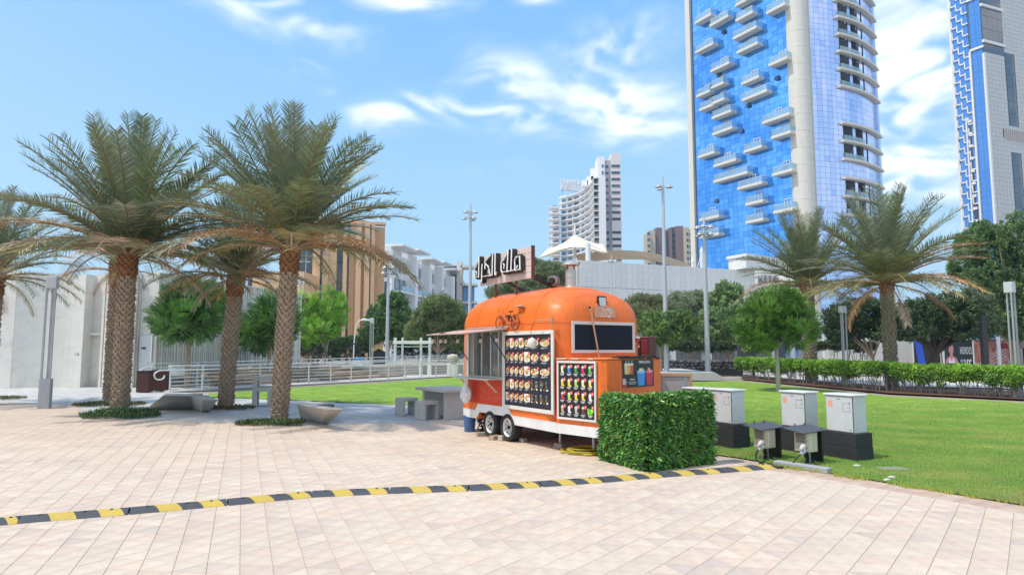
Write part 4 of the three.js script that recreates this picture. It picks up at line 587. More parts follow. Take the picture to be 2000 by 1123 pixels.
{
  const grey = phys([0.64, 0.66, 0.69], 0.42, { clearcoat: 0.25, clearcoatRoughness: 0.4, map: stainTex }), darkG = std([0.1, 0.1, 0.11], 0.5), base = std([0.028, 0.03, 0.034], 0.75, { map: stainTex, bumpMap: grainBump, bumpScale: 0.004 });
  const stick = canvasTex(64, 64, (c) => { c.fillStyle = '#e9a48c'; c.fillRect(0, 0, 64, 64); c.fillStyle = '#d9705a'; for (let k = 0; k < 4; k++) c.fillRect(8, 8 + k * 13, 48 - 8 * (k % 2), 6); });
  const t = thing('electrical_cabinet', 'grey electrical cabinet on a black plinth, rightmost of the row, fully visible on the lawn', 'cabinet', 4.91, 0, -9.66, 0, 'electrical cabinets on the lawn edge');
  // local frame: x runs right and away along the narrow side, z towards the door side (left)
  t.rotation.y = Math.atan2(0.454, 0.891);
  const W = 0.5, Dp = 0.32;                                                    // door face along -z ... x in [0, Dp], z in [-W, 0]
  part('plinth', [rb(Dp + 0.06, 0.2, W + 0.06, Dp / 2, 0.0, -W / 2, 0.008), rb(Dp + 0.05, 0.2, W + 0.05, Dp / 2, 0.202, -W / 2, 0.008)], base, t);
  const box = part('box', rb(Dp - 0.04, 0.52, W - 0.05, Dp / 2, 0.404, -W / 2, 0.006), grey, t);
  part('lid', rb(Dp + 0.01, 0.03, W + 0.0, Dp / 2 - 0.005, 0.925, -W / 2, 0.012), phys([0.70, 0.71, 0.73], 0.42, { clearcoat: 0.2 }), t);
  const door = part('door', rb(0.012, 0.5, W - 0.07, 0.018 - 0.004, 0.414, -W / 2, 0.004), grey, t);
  part('door_gap', bx(0.01, 0.5, 0.008, 0.018, 0.414, -0.03), darkG, door);
  part('sticker', bx(0.002, 0.085, 0.07, 0.0068, 0.765, -W + 0.11), std([1, 1, 1], 0.6, { map: stick }), door);
  const hx = 0.0072, fr = [bx(0.002, 0.004, 0.11, hx, 0.82, -0.125), bx(0.002, 0.004, 0.11, hx, 0.7, -0.125), bx(0.002, 0.116, 0.004, hx, 0.704, -0.18), bx(0.002, 0.116, 0.004, hx, 0.704, -0.07)];
  part('small_flap', fr, darkG, door); part('name_plate', bx(0.002, 0.014, 0.035, hx, 0.875, -W / 2), darkG, door);
  part('lock', [0.835, 0.45].map((y) => cyl(0.008, 0.008, 0.006).rotateZ(Math.PI / 2).translate(0.006, y, -0.075)), darkG, door); part('lock', cyl(0.006, 0.006, 0.006).rotateZ(Math.PI / 2).translate(0.006, 0.76, -0.1), darkG, door);
  part('handle', rb(0.006, 0.02, 0.012, Dp - 0.02 + 0.003, 0.68, -0.06, 0.002).rotateY(0), darkG, t);
  copy(t, 'grey electrical cabinet on a black plinth, half hidden by the right socket pedestal', 4.505, 0, -10.32);
  copy(t, 'grey electrical cabinet on a black plinth, left of the two socket pedestals', 3.555, 0, -10.86);
  copy(t, 'grey electrical cabinet mostly hidden behind the right hedge panel', 3.185, 0, -11.23);
}
{
  const cream = std([0.58, 0.53, 0.40], 0.6, { map: stainTex }), plug = std([0.60, 0.56, 0.55], 0.5), roofM = std([0.075, 0.08, 0.09], 0.6, { map: stainTex });
  const t = thing('socket_pedestal', 'cream power socket pedestal under a black roof plate, the left one', 'power socket', 3.91, 0, -9.93, 0.5, 'socket pedestals at the lawn edge');
  // origin at the right leg; x to the left is negative
  part('roof_plate', rb(0.52, 0.014, 0.34, -0.235, 0, 0, 0.004).rotateX(0.14).rotateZ(0.05).translate(0, 0.5, -0.04), roofM, t);
  part('side_plate', rb(0.02, 0.5, 0.2, 0.01, 0, -0.09, 0.004), M.black, t);
  part('leg', sq([0.0, 0, 0.03], [0.0, 0.48, 0.03], 0.03), M.black, t);
  part('hook', [-0.12, -0.33].map((x) => new THREE.TorusGeometry(0.014, 0.005, 6, 12).translate(x, 0.545, -0.14)), M.black, t);
  const bxm = part('socket_box', rb(0.2, 0.27, 0.23, -0.25, 0.19, -0.03, 0.012), cream, t);
  part('flap', [rb(0.02, 0.08, 0.15, -0.358, 0.36, -0.03, 0.008), rb(0.02, 0.03, 0.15, -0.358, 0.318, -0.03, 0.006)], std([0.20, 0.19, 0.17], 0.3), bxm); part('vent_strip', bx(0.012, 0.24, 0.005, -0.3, 0.205, 0.087), std([0.75, 0.72, 0.62], 0.6), bxm);
  for (const [x, y, c] of [[-0.36, 0.29, 0], [-0.36, 0.225, 1]]) { const p = part('plug', [bar([x + 0.02, y, 0.02], [x - 0.1, y - 0.035, 0.06], 0.034, 14, 0.028), bar([x - 0.1, y - 0.035, 0.06], [x - 0.135, y - 0.045, 0.072], 0.024, 12, 0.017)], c ? std([0.45, 0.47, 0.52], 0.45) : plug, t); part('plug_ring', bar([x - 0.03, y - 0.0145, 0.036], [x - 0.046, y - 0.019, 0.042], 0.037, 14), M.white, p); }
  part('stand', [sq([-0.26, 0.0, -0.02], [-0.26, 0.22, -0.02], 0.045), sq([-0.26, 0.13, -0.02], [-0.14, 0.0, 0.03], 0.03), sq([-0.26, 0.13, -0.02], [-0.38, 0.0, 0.03], 0.03), rb(0.16, 0.012, 0.16, -0.26, 0, -0.02, 0.003)], M.black, t);
  part('conduit', sq([-0.25, 0.02, 0.02], [-0.25, 0.2, 0.02], 0.02), M.steel, t);
  copy(t, 'cream power socket pedestal under a black roof plate, the right one', 4.345, 0, -9.55);
  const cab = (l, pts, r) => tag(part('power_cable', tube(pts, r, 60, 8), M.rubber), l, 'cable');
  cab('black power cable drooping from the left socket pedestal plug', [[3.5, 0.18, -9.62], [3.46, 0.13, -9.6], [3.45, 0.06, -9.55], [3.5, 0.016, -9.42], [3.62, 0.016, -9.34], [3.78, 0.016, -9.24], [3.66, 0.017, -9.18], [3.52, 0.017, -9.2]], 0.014);
  cab('thin black cable from the right pedestal plug across the grass', [[3.94, 0.18, -9.24], [3.89, 0.14, -9.22], [3.8, 0.05, -9.24], [3.7, 0.016, -9.3], [3.55, 0.016, -9.33], [3.4, 0.016, -9.32]], 0.009);
}
// ---------- benches, table, lamp posts ----------
const concM = std([0.45, 0.435, 0.415], 0.85, { map: stainTex, bumpMap: grainBump, bumpScale: 0.003 });
// slanted block between two footprints: bottom and top corners as [x, z]
function hexa(b, t, y0, y1) {
  const B = b.map(([x, z]) => [x, y0, z]), T = t.map(([x, z]) => [x, y1, z]), pos = [], q = (a, c, d, e) => pos.push(...a, ...c, ...d, ...a, ...d, ...e);
  q(T[0], T[1], T[2], T[3]); q(B[3], B[2], B[1], B[0]); for (let i = 0; i < 4; i++) { const j = (i + 1) % 4; q(B[i], B[j], T[j], T[i]); }
  const g = new THREE.BufferGeometry(); g.setAttribute('position', new THREE.Float32BufferAttribute(pos, 3)); g.computeVertexNormals(); return boxUV(g);
}
{
  const h = 0.43, gt = (x, z) => [x, z];
  const b2 = thing('concrete_bench', 'faceted grey concrete bench right of the middle palm, two arms meeting at its left end', 'bench', -4.4, 0, -15.2);
  part('arm', hexa([[-4.844, -15.465], [-4.112, -14.62], [-3.951, -14.521], [-4.744, -15.634]], [[[-4.632, -14.475]].flat(), [[-3.626, -13.223]].flat(), [[-3.333, -13.336]].flat(), [[-4.283, -14.448]].flat()], 0.004, h), concM, b2, true);
  part('arm', hexa([[-4.88, -15.692], [-4.761, -15.925], [-4.369, -16.541], [-4.591, -16.802]], [[[-4.676, -14.646]].flat(), [[-4.24, -14.377]].flat(), [[-3.893, -14.715]].flat(), [[-4.044, -15.069]].flat()], 0.004, h - 0.005), concM, b2, true);
  const b1 = thing('concrete_bench', 'faceted grey concrete bench between the two near palms, sloping down at its left end', 'bench', -8.8, 0, -17.8);
  part('arm', hexa([[-9.848, -18.083], [-8.566, -18.16], [-9.082, -19.399], [-10.32, -19.399]], [[[-8.918, -17.157]].flat(), [[-8.154, -17.063]].flat(), [[-8.253, -17.95]].flat(), [[-9.264, -17.95]].flat()], 0.004, h), concM, b1, true);
  part('arm', hexa([[-8.557, -18.083], [-7.995, -17.348], [-7.817, -17.418], [-8.599, -18.555]], [[[-8.218, -17.169]].flat(), [[-7.292, -15.846]].flat(), [[-6.942, -15.846]].flat(), [[-8.026, -17.634]].flat()], 0.004, h - 0.006), concM, b1, true);
}
{
  const tm = std([0.52, 0.505, 0.49], 0.85, { map: stainTex, bumpMap: grainBump, bumpScale: 0.003 });
  const t = thing('picnic_table', 'square grey concrete picnic table left of the trailer', 'table', -1.55, 0, -15.3, 0.6);
  part('tabletop', rb(1.02, 0.07, 1.42, 0.42, 0.63, -0.6, 0.012), tm, t); part('leg', rb(0.75, 0.628, 0.1, 0.42, 0.001, -0.06, 0.01), tm, t); part('leg', rb(0.75, 0.628, 0.1, 0.42, 0.001, -1.12, 0.01), tm, t); part('base', rb(0.3, 0.05, 0.5, 0.42, 0.001, -0.6, 0.01), tm, t);
  const s = thing('stool', 'grey concrete stool nearest the camera beside the picnic table', 'stool', -2.02, 0, -15.28, 0.6, 'stools at the picnic table');
  const sg = (o) => { part('seat', rb(0.42, 0.08, 0.42, 0.21, 0.345, -0.21, 0.01), tm, o); part('leg', rb(0.08, 0.344, 0.42, 0.04, 0.001, -0.21, 0.01), tm, o); part('leg', rb(0.08, 0.344, 0.42, 0.38, 0.001, -0.21, 0.01), tm, o); };
  sg(s); copy(s, 'grey concrete stool farther left behind the picnic table', -2.66, 0, -16.3); copy(s, 'grey concrete stool on the right of the picnic table, cut by the trailer', -0.95, 0, -16.6);
  const hb = thing('concrete_bench', 'tall grey concrete seat with slab back behind the middle palm', 'bench', -7.326, 0, -19.2, 0.25);
  part('slab', rb(0.13, 0.84, 0.55, 0, 0.001, 0, 0.01), tm, hb); part('slab', rb(0.5, 0.12, 0.55, 0.32, 0.72, 0, 0.01), tm, hb); part('seat', rb(0.6, 0.12, 0.55, 0.36, 0.42, 0.02, 0.01), tm, hb); part('leg', rb(0.12, 0.418, 0.5, 0.4, 0.001, 0.02, 0.01), tm, hb);
}
{
  const gp = std([0.45, 0.46, 0.50], 0.45, { metalness: 0.35, map: stainTex });
  const t = thing('lamp_post', 'grey three-post light column on the left before the white building', 'street lamp', -12.86, 0, -18.5, 0.35, 'three-post light columns');
  part('base', rb(0.27, 0.8, 0.27, 0, 0.001, 0, 0.01), gp, t); for (const [x, z] of [[-0.09, 0.07], [0.09, 0.07], [0, -0.09]]) part('post', rb(0.055, 2.5, 0.045, x * 1.1, 0.8, z * 1.1, 0.006), gp, t);
  part('lamp_head', rb(0.26, 0.34, 0.26, 0, 3.3, 0, 0.015), std([0.58, 0.58, 0.62], 0.45, { metalness: 0.2 }), t);
  copy(t, 'grey three-post light column behind the right end of the clipped hedge', 16.998, 0, -22.6, 0.5).scale.set(1, 1.07, 1);
  copy(t, 'small distant three-post light column beyond the ramp railing', -9.059, 0, -43, 0.2);
  copy(t, 'three-post light column below the fronds between the two right palms', 15.436, 0, -31, 0.4);
  const u = thing('lamp_post', 'dark square post before the hoarding on the right', 'post', 24.075, 0, -34); part('post', rb(0.26, 3.3, 0.26, 0, 0, 0, 0.01), M.black, u);
  const u2 = thing('lamp_post', 'thin grey post before the pink collage of the hoarding', 'post', 27.722, 0, -38); part('post', rb(0.16, 2.4, 0.12, 0, 0, 0, 0.01), M.polePaint, u2);
}
// floodlight masts: tapered pole with a crown of lamps
function mast(label, x, z, y0, top, r, heads, ring2) {
  const t = thing('floodlight_mast', label, 'light mast', x, y0, z), H = top - y0;
  part('pole', [cyl(r, r * 0.55, H, 0, 0, 0, 14), cyl(r * 1.6, r * 1.6, 0.03, 0, 0, 0, 14)], M.polePaint, t);
  part('spigot', cyl(r * 0.5, r * 0.3, 0.5, 0, H, 0, 10), M.polePaint, t);
  for (let lv = 0; lv < ring2; lv++) for (let k = 0; k < heads; k++) { const a = (k / heads) * 6.283 + 0.4 + lv * 0.5, q = 0.36 + 0.05 * lv, y = H - 0.15 - lv * 0.42; const hd = part('flood_lamp', [new THREE.LatheGeometry([[0, 0.16], [0.07, 0.15], [0.13, 0.04], [0.2, 0], [0.19, -0.02], [0, -0.02]].map(([p, s]) => new THREE.Vector2(p, s)), 14).rotateZ(0).translate(q * Math.cos(a), y, q * Math.sin(a))], std([0.5, 0.51, 0.53], 0.4, { metalness: 0.5 }), t); part('lamp_arm', bar([0, y + 0.08, 0], [q * Math.cos(a), y + 0.12, q * Math.sin(a)], 0.03), M.polePaint, hd); }
  return t;
}
mast('tall grey floodlight mast right of the trailer, the highest one', 8.321, -36, 0.42, 10.619, 0.14, 3, 1);
{ const m = mast('grey floodlight mast with crowded lamp head before the blue tower', 10.54, -36, 0.42, 8.389, 0.15, 4, 2); }
mast('slender floodlight mast left of the roof sign', -2.788, -44, 0, 10.872, 0.15, 3, 2);
mast('floodlight mast in front of the white apartment block', -8.987, -48, 0, 7.636, 0.15, 4, 2);
mast('thin distant floodlight mast before the panelled white wall', 8.45, -56, 0, 9.168, 0.1, 4, 1);
mast('pale floodlight mast behind the middle palm trunk', -14.701, -46, 0, 6.382, 0.13, 3, 1);
// ---------- ramp with railing ----------
{
  const railM = std([0.68, 0.68, 0.66], 0.4, { metalness: 0.2 });
  function railing(label, [ax, az], [bx2, bz], h, n, y0, y1, loop) {
    const t = thing('railing', label, 'railing', ax, 0, az, Math.atan2(-(bz - az), bx2 - ax)), L = Math.hypot(bx2 - ax, bz - az), yb = (x) => y0 + ((y1 - y0) * x) / L;
    for (let k = 0; k <= n; k++) { const x = (k / n) * L; part('post', rb(0.06, h, 0.04, x, yb(x), 0, 0.01), railM, t); }
    for (let k = 0; k < 7; k++) { const y = 0.12 + (k / 6) * (h - 0.13); part(k === 6 ? 'handrail' : 'rail', bar([0, yb(0) + y, 0.03], [L, yb(L) + y, 0.03], k === 6 ? 0.024 : 0.013, 6), railM, t); }
    part('handrail', bar([0, yb(0) + h * 0.82, 0.09], [L, yb(L) + h * 0.82, 0.09], 0.022, 6), railM, t);
    if (loop) part('handrail_loop', tube([[0.1, h * 0.82, 0.09], [-0.5, h * 0.82, 0.09], [-0.66, h * 0.7, 0.09], [-0.6, h * 0.54, 0.09], [-0.42, h * 0.5, 0.09], [-0.3, h * 0.56, 0.09], [-0.28, h * 0.66, 0.09]], 0.028, 40, 8), railM, t);
  }
  railing('white metal ramp railing with looped handrail, the front one along the lawn', [-12.818, -25.128], [-2.936, -40.499], 1.0, 14, 0, 0, true);
  railing('white metal ramp railing, the rear one behind the front railing', [-14.093, -26.214], [-4.703, -51.324], 1.06, 12, 0, 0.12, true);
  tag(part('ramp', prism([[-12.972, -25.429], [-2.993, -41.29], [-4.209, -50.106], [-14.422, -27.049]], -0.02, 0.03), M.paleStone), 'pale ramp between the white railings', 'ramp', null, 'structure');
  // stepped bank of rough sandstone blocks behind the railing
  const R = rng(71), bank = thing('stone_bank', 'stepped bank of rough brown sandstone blocks behind the ramp railing', 'stone bank', 0, 0, 0), cm = [[0.33, 0.235, 0.16], [0.38, 0.29, 0.21], [0.27, 0.19, 0.13], [0.42, 0.33, 0.25]].map((c) => std(c, 0.95, { map: stainTex, bumpMap: grainBump, bumpScale: 0.02 }));
  const P0 = [-12.658, -28.892], P1 = [-6.845, -39.005], bl = Math.hypot(P1[0] - P0[0], P1[1] - P0[1]), ux = (P1[0] - P0[0]) / bl, uz = (P1[1] - P0[1]) / bl;
  const ry = Math.atan2(-uz, ux), variants = [0, 1, 2, 3].map((q) => { const g = new RoundedBoxGeometry(1, 0.2, 0.5, 3, 0.05), p = g.attributes.position; for (let i = 0; i < p.count; i++) { const f = 0.05 * n3(p.getX(i) * 3 + q * 7, p.getY(i) * 6, p.getZ(i) * 4); p.setXYZ(i, p.getX(i) + f, p.getY(i) + f * 0.6, p.getZ(i) + f); } g.computeVertexNormals(); return boxUV(g); });
  for (let r = 0; r < 4; r++) for (let x = 0; x < bl - r * 1.5;) { const w = 0.9 + 1.0 * R(), s = x + w / 2, o = put(part('stone', variants[Math.floor(R() * 4)], cm[Math.floor(R() * 4)], bank), P0[0] + ux * s - uz * -0.55 * r, 0.1 + 0.2 * r, P0[1] + uz * s - 0.55 * r * ux, 0, ry + (R() - 0.5) * 0.06, 0); o.scale.x = w - 0.03; x += w; }
  tag(part('terrace', prism([[P0[0] - 2 + 1.2, P0[1] - 2.2], [P1[0], P1[1] - 2.0], [P1[0] + 9, P1[1] - 10], [P1[0] - 12, P1[1] - 26], [P0[0] - 1, P0[1] - 26]], -0.02, 0.62), std([0.52, 0.49, 0.45], 0.9, { map: sandTex })), 'pale terrace above the stone bank beyond the ramp', 'terrace', null, 'structure');
}
// ---------- gym corner beyond the ramp ----------
{
  const wm = std([0.66, 0.70, 0.66], 0.5, { map: stainTex }), g = thing('gym_frame', 'white outdoor gym portal frame of four posts beyond the railing', 'gym frame', -6.233, 0, -42, -0.12);
  for (const [px, w] of [[-1.15, 0.16], [-0.68, 0.12], [0.52, 0.14], [1.08, 0.16]]) { part('post', [rb(w, 2.35, w, px, 0, 0, 0.02), rb(w * 1.6, 0.6, w * 1.6, px, 0, 0, 0.03)], wm, g); }
  part('beam', rb(2.5, 0.2, 0.2, -0.03, 1.95, 0, 0.02), wm, g); part('beam', rb(2.4, 0.06, 0.12, -0.03, 1.75, 0.2, 0.02), std([0.3, 0.42, 0.34], 0.5), g);
  const hm = std([0.05, 0.052, 0.06], 0.5);
  [[628, 0.72, 'left dark steel hoop beyond the railing'], [617, 0.55, 'dark steel hoop right behind the leftmost one'], [632, 0.4, 'low dark hoop nearest the flowering tree'], [694, 0.8, 'large dark steel hoop left of the light column']].forEach(([px, r, l], k) => { const D = 44 + k * 0.6, x = ((px - 1000) / 1300) * D * 1.008; const t = thing('steel_hoop', l, 'hoop', x, 0.6, -D, 0.3); t.position.y = 0.6; part('hoop', tube([[-r * 0.55, 0, 0], [-r * 0.55, r * 1.2, 0], [0, r * 1.75, 0], [r * 0.55, r * 1.2, 0], [r * 0.55, 0, 0]], 0.05, 30, 8), hm, t); });
  const sh = thing('shelter', 'black shelter box with yellow edges beyond the railing', 'shelter', -8.724, 0.6, -44, 0.1), ym = std([0.5, 0.52, 0.05], 0.6);
  part('shell', extr(polyShape([[-0.38, 0], [0.38, 0], [0.38, 0.85], [0, 1.1], [-0.38, 0.85]]), 0.6), M.black, sh); part('yellow_edge', [sq([-0.4, 0.87, 0.61], [0.01, 1.13, 0.61], 0.07, 0.05), sq([0.4, 0.87, 0.61], [-0.01, 1.13, 0.61], 0.07, 0.05), bx(0.8, 0.05, 0.3, 0, 0, 0.7)], ym, sh);
  const bb = thing('box_bin', 'small blue and white box beside the large steel hoop', 'box', -8.711, 0.62, -38, 0); part('body', rb(0.6, 0.4, 0.4, 0, 0, 0, 0.03), std([0.62, 0.66, 0.68], 0.6), bb); part('lid', rb(0.62, 0.12, 0.42, 0, 0.401, 0, 0.03), std([0.10, 0.27, 0.55], 0.5), bb);
  const pl = thing('plinth_planter', 'white plinth carrying a round stone bowl left of the trailer', 'planter', -3.547, 0, -40, 0); part('plinth', rb(0.62, 0.75, 0.6, 0, 0, 0, 0.03), M.white, pl); part('bowl', new THREE.LatheGeometry([[0, 0], [0.18, 0.02], [0.36, 0.25], [0.34, 0.45], [0.26, 0.55], [0, 0.6]].map(([a, b]) => new THREE.Vector2(a, b)), 18).translate(0, 0.75, 0), std([0.5, 0.45, 0.38], 0.9, { map: stainTex }), pl);
  const ar = thing('shower_arch', 'thin white curved shower pole before the tan building', 'shower', -11.865, 0.5, -50, 0.2); part('pole', tube([[0, 0, 0], [0.05, 2, 0], [0.25, 3.1, 0], [0.7, 3.4, 0], [1.1, 3.3, 0]], 0.045, 30, 8), M.white, ar); part('lamp_head', rb(0.9, 0.14, 0.3, 1.0, 3.25, 0, 0.05), M.white, ar);
  const bn = thing('dustbin', 'dark brown litter bin beside the white door, left of the railing', 'litter bin', -13.801, 0, -25.2, 0.1); part('body', rb(0.44, 0.74, 0.44, 0, 0.02, 0, 0.02), std([0.075, 0.02, 0.015], 0.6, { map: stainTex }), bn); part('lid', rb(0.46, 0.06, 0.46, 0, 0.762, 0, 0.02), M.black, bn);
  const b2 = copy(bn, 'dark brown litter bin inside the railing, right of the other bin', -13.715, 0, -26.2, 0.1);
  const bk = thing('display_box', 'dark low cabinet with a pale top behind the ramp railings', 'cabinet', -14.02, 0, -28.2, 0); part('body', rb(0.75, 0.5, 0.4, 0, 0, 0, 0.02), std([0.035, 0.04, 0.06], 0.5), bk); part('top', rb(0.78, 0.45, 0.42, 0, 0.501, 0, 0.02), std([0.5, 0.54, 0.55], 0.5), bk);
}

// ---------- palms ----------
const leafV = (c, t, r) => { const m = leafMat(c, t, r); m.vertexColors = true; return m; };
const leafG = [[0.19, 0.26, 0.15], [0.21, 0.285, 0.13], [0.15, 0.225, 0.135], [0.28, 0.33, 0.22]].map((c) => leafV(c, 0.35, 0.5));
const leafOlive = [[0.34, 0.31, 0.11], [0.27, 0.30, 0.12]].map((c) => leafV(c, 0.3, 0.6)), leafBrown = [[0.48, 0.26, 0.09], [0.40, 0.24, 0.10]].map((c) => leafV(c, 0.3, 0.7)), leafDry = [[0.52, 0.44, 0.36], [0.46, 0.37, 0.28]].map((c) => leafV(c, 0.2, 0.8));
const rachisM = std([0.22, 0.19, 0.085], 0.6), rachisDry = std([0.30, 0.20, 0.11], 0.8);
// one date palm leaf: arching midrib with two rows of narrow leaflets; base at the origin, growing along +x
function frondGeo(len, elev, droop, leaf, pairs, seed, limp = 0.2) {
  const R = rng(seed), N = 24, P = [], Tn = []; let x = 0, y = 0, z = 0; const sway = (R() - 0.5) * 0.5;
  for (let i = 0; i <= N; i++) { const t = i / N, a = elev - droop * Math.pow(t, 1.35), b = sway * t * t; P.push([x, y, z]); Tn.push([Math.cos(a) * Math.cos(b), Math.sin(a), Math.cos(a) * Math.sin(b)]); x += (Math.cos(a) * Math.cos(b) * len) / N; y += (Math.sin(a) * len) / N; z += (Math.cos(a) * Math.sin(b) * len) / N; }
  const pos = [], colr = [];
  for (let i = 0; i < pairs; i++) for (const s of [-1, 1]) {
    const t = 0.16 + 0.84 * ((i + 0.5 * R()) / pairs), f = t * N, k = Math.min(N - 1, Math.floor(f)), q = f - k, p = V(P[k][0] + (P[k + 1][0] - P[k][0]) * q, P[k][1] + (P[k + 1][1] - P[k][1]) * q, P[k][2] + (P[k + 1][2] - P[k][2]) * q), T = V(...Tn[k]);
    const S = V(-T.z, 0, T.x).normalize().multiplyScalar(s); if (!isFinite(S.x)) S.set(0, 0, s); const U = V(0, 0, 0).crossVectors(S, T).multiplyScalar(s).normalize(); if (U.y < 0) U.negate();
    const l = leaf * (0.45 + 0.55 * Math.sin(Math.PI * Math.min(1, 0.15 + 0.8 * t))) * (0.85 + 0.3 * R()), fw = 0.5 + 0.5 * t, d = T.clone().multiplyScalar(fw).addScaledVector(S, 0.95).addScaledVector(U, [0.1, 0.4, 0.75][Math.floor(R() * 3)] * (1 - limp * 1.6) + 0.25 * (R() - 0.5)).addScaledVector(V(R() - 0.5, R() - 0.5, R() - 0.5), 0.12).normalize();
    const w = 0.0046 + 0.0014 * R(), e = T.clone().addScaledVector(U, 0.35).normalize(), m = p.clone().addScaledVector(d, l * 0.5), tip = p.clone().addScaledVector(d, l); m.y -= l * limp * 0.25; tip.y -= l * limp * (0.85 + 0.4 * R());
    const a = p.clone().addScaledVector(e, -w * 0.6), b = p.clone().addScaledVector(e, w * 0.6), c = m.clone().addScaledVector(e, -w), g = m.clone().addScaledVector(e, w);
    for (const v of [a, b, c, b, g, c, c, g, tip]) pos.push(v.x, v.y, v.z);
    const sh = 0.68 + 0.6 * R() + (R() < 0.08 ? 0.5 : 0); for (let q2 = 0; q2 < 9; q2++) colr.push(sh * 1.12, sh, sh * (0.9 + 0.2 * R()));
  }
  const g = new THREE.BufferGeometry(); g.setAttribute('position', new THREE.Float32BufferAttribute(pos, 3)); g.setAttribute('color', new THREE.Float32BufferAttribute(colr, 3)); g.computeVertexNormals();
  const r = limb(P.filter((_, i) => i % 4 === 0), [0.016, 0.009, 0.006, 0.003], 5);
  return [g, r];
}
const FR = { up: [1, 2, 3].map((s) => frondGeo(1, 1.38, 0.25, 0.15, 62, s, 0.03)), mid: [4, 5, 6, 7].map((s) => frondGeo(1, 1.02, 0.5, 0.155, 62, s, 0.06)), out: [8, 9, 10, 11].map((s) => frondGeo(1, 0.6, 0.8, 0.155, 62, s, 0.1)), low: [12, 13, 14, 15].map((s) => frondGeo(1, 0.2, 0.95, 0.17, 62, s, 0.2)), hang: [16, 17, 18].map((s) => frondGeo(1, -0.2, 1.0, 0.145, 56, s, 0.4)) };
function palm(label, x, z, H, r0, o) {
  const R = rng(o.seed), t = thing('palm_tree', label, 'palm tree', x, 0, z, 0, o.group), lx = o.lean || 0, lz = o.leanZ || 0, ax = (y) => lx * Math.pow(y / H, 1.3), az = (y) => lz * Math.pow(y / H, 1.3);
  const pts = [], rad = []; for (let k = 0; k <= 6; k++) { const y = (k / 6) * H; pts.push([ax(y), y, az(y)]); rad.push(r0 * (k === 0 ? 1.04 : k === 6 ? 0.98 : 0.9)); }
  part('trunk', limb(pts, rad, 20), o.bark || M.bark, t);
  // leaf bases in spiral rows, each a small upturned wedge
  const wedge = (w, h, d) => { const g = new THREE.BufferGeometry(), v = [[-w / 2, 0, 0], [w / 2, 0, 0], [w * 0.42, h, d], [-w * 0.42, h, d], [0, h * 1.15, d * 0.3], [0, -h * 0.35, 0]]; const f = [[0, 1, 2], [0, 2, 3], [3, 2, 4], [0, 3, 4], [1, 4, 2], [5, 1, 0]]; g.setAttribute('position', new THREE.Float32BufferAttribute(f.flatMap((q) => q.flatMap((i) => v[i])), 3)); g.computeVertexNormals(); return g; };
  const n = o.per || 10, dy = o.dy || 0.075, boots = [], stubs = [];
  for (let row = 0, y = 0.03; y < H + 0.12; row++, y += dy * (0.9 + 0.2 * R())) for (let k = 0; k < n; k++) {
    const a = ((k + 0.5 * (row % 2) + 0.18 * (R() - 0.5)) / n) * 6.283, high = y > H - 0.75, s = 0.85 + 0.4 * R(), w = ((6.283 * r0) / n) * 0.98 * s, g = wedge(w, dy * (high ? 2.6 : 1.75) * s, (high ? 0.085 : o.out || 0.075) * s), rr = r0 * (high ? 0.95 : 0.9);
    g.rotateY(-a + Math.PI / 2); g.translate(rr * Math.cos(a) + ax(Math.min(y, H)), y, rr * Math.sin(a) + az(Math.min(y, H))); (high ? stubs : boots).push(boxUV(g));
  }
  tag(part('leaf_bases', boots, o.bark || M.bark, t), null, null, null, 'stuff'); tag(part('leaf_stubs', stubs, o.stub || std([0.27, 0.125, 0.055], 0.9, { map: stainTex }), t), null, null, null, 'stuff');
  // crown
  const cx = ax(H), cz = az(H), Lf = o.len, N = o.n || 62, pick = (a) => a[Math.floor(R() * a.length)];
  for (let i = 0; i < N; i++) {
    const q = (i / (N - 1)) * (o.cut || 1), az2 = i * 2.39996 + (R() - 0.5) * 0.5, cls = q < 0.17 ? 'up' : q < 0.46 ? 'mid' : q < 0.73 ? 'out' : q < 0.955 ? 'low' : 'hang', u = R();
    const old = cls === 'hang' ? (u < 0.45 ? 2 : u < 0.8 ? 1 : 3) : cls === 'low' ? (u < o.brown * 0.6 ? 1 + (R() < 0.22) : R() < 0.45 ? 3 : 0) : cls === 'out' ? (u < o.brown * 0.3 ? (R() < 0.4 ? 1 : 3) : 0) : 0;
    const m = old === 2 ? pick(leafDry) : old === 1 ? pick(leafBrown) : old === 3 ? pick(leafOlive) : pick(leafG), [g, r] = pick(FR[cls]);
    const f = part('frond', g, m, t); put(f, cx + 0.1 * Math.cos(az2), H + 0.16 - 0.3 * q + (cls === 'up' ? 0.1 : 0), cz - 0.1 * Math.sin(az2), (R() - 0.5) * 0.25, az2, (R() - 0.5) * 0.2);
    f.rotation.order = 'YXZ'; f.scale.setScalar(Lf * (cls === 'up' ? 1.04 : cls === 'hang' ? 0.78 : 0.95 + 0.18 * R())); if (o.windX) f.rotation.z += o.windX * Math.cos(az2) * 0.2;
    part('midrib', r, old ? rachisDry : rachisM, f);
  }
  for (let k = 0; k < (o.fruit || 0); k++) { const a = R() * 6.28, s = part('flower_stalk', tube([[cx, H + 0.1, cz], [cx + 0.35 * Math.cos(a), H + 0.75, cz + 0.35 * Math.sin(a)], [cx + 0.75 * Math.cos(a), H + 0.85 + 0.5 * R(), cz + 0.75 * Math.sin(a)]], 0.015, 14, 5), rachisDry, t); const tw = []; for (let j = 0; j < 40; j++) { const d = V(R() - 0.5, R() - 0.5, R() - 0.5).normalize(); const e = [cx + 0.75 * Math.cos(a), H + 0.95, cz + 0.75 * Math.sin(a)]; tw.push(bar(e, [e[0] + d.x * 0.22, e[1] + d.y * 0.22, e[2] + d.z * 0.22], 0.007, 4)); } part('dry_flowers', tw, leafDry[0], s); }
  return t;
}
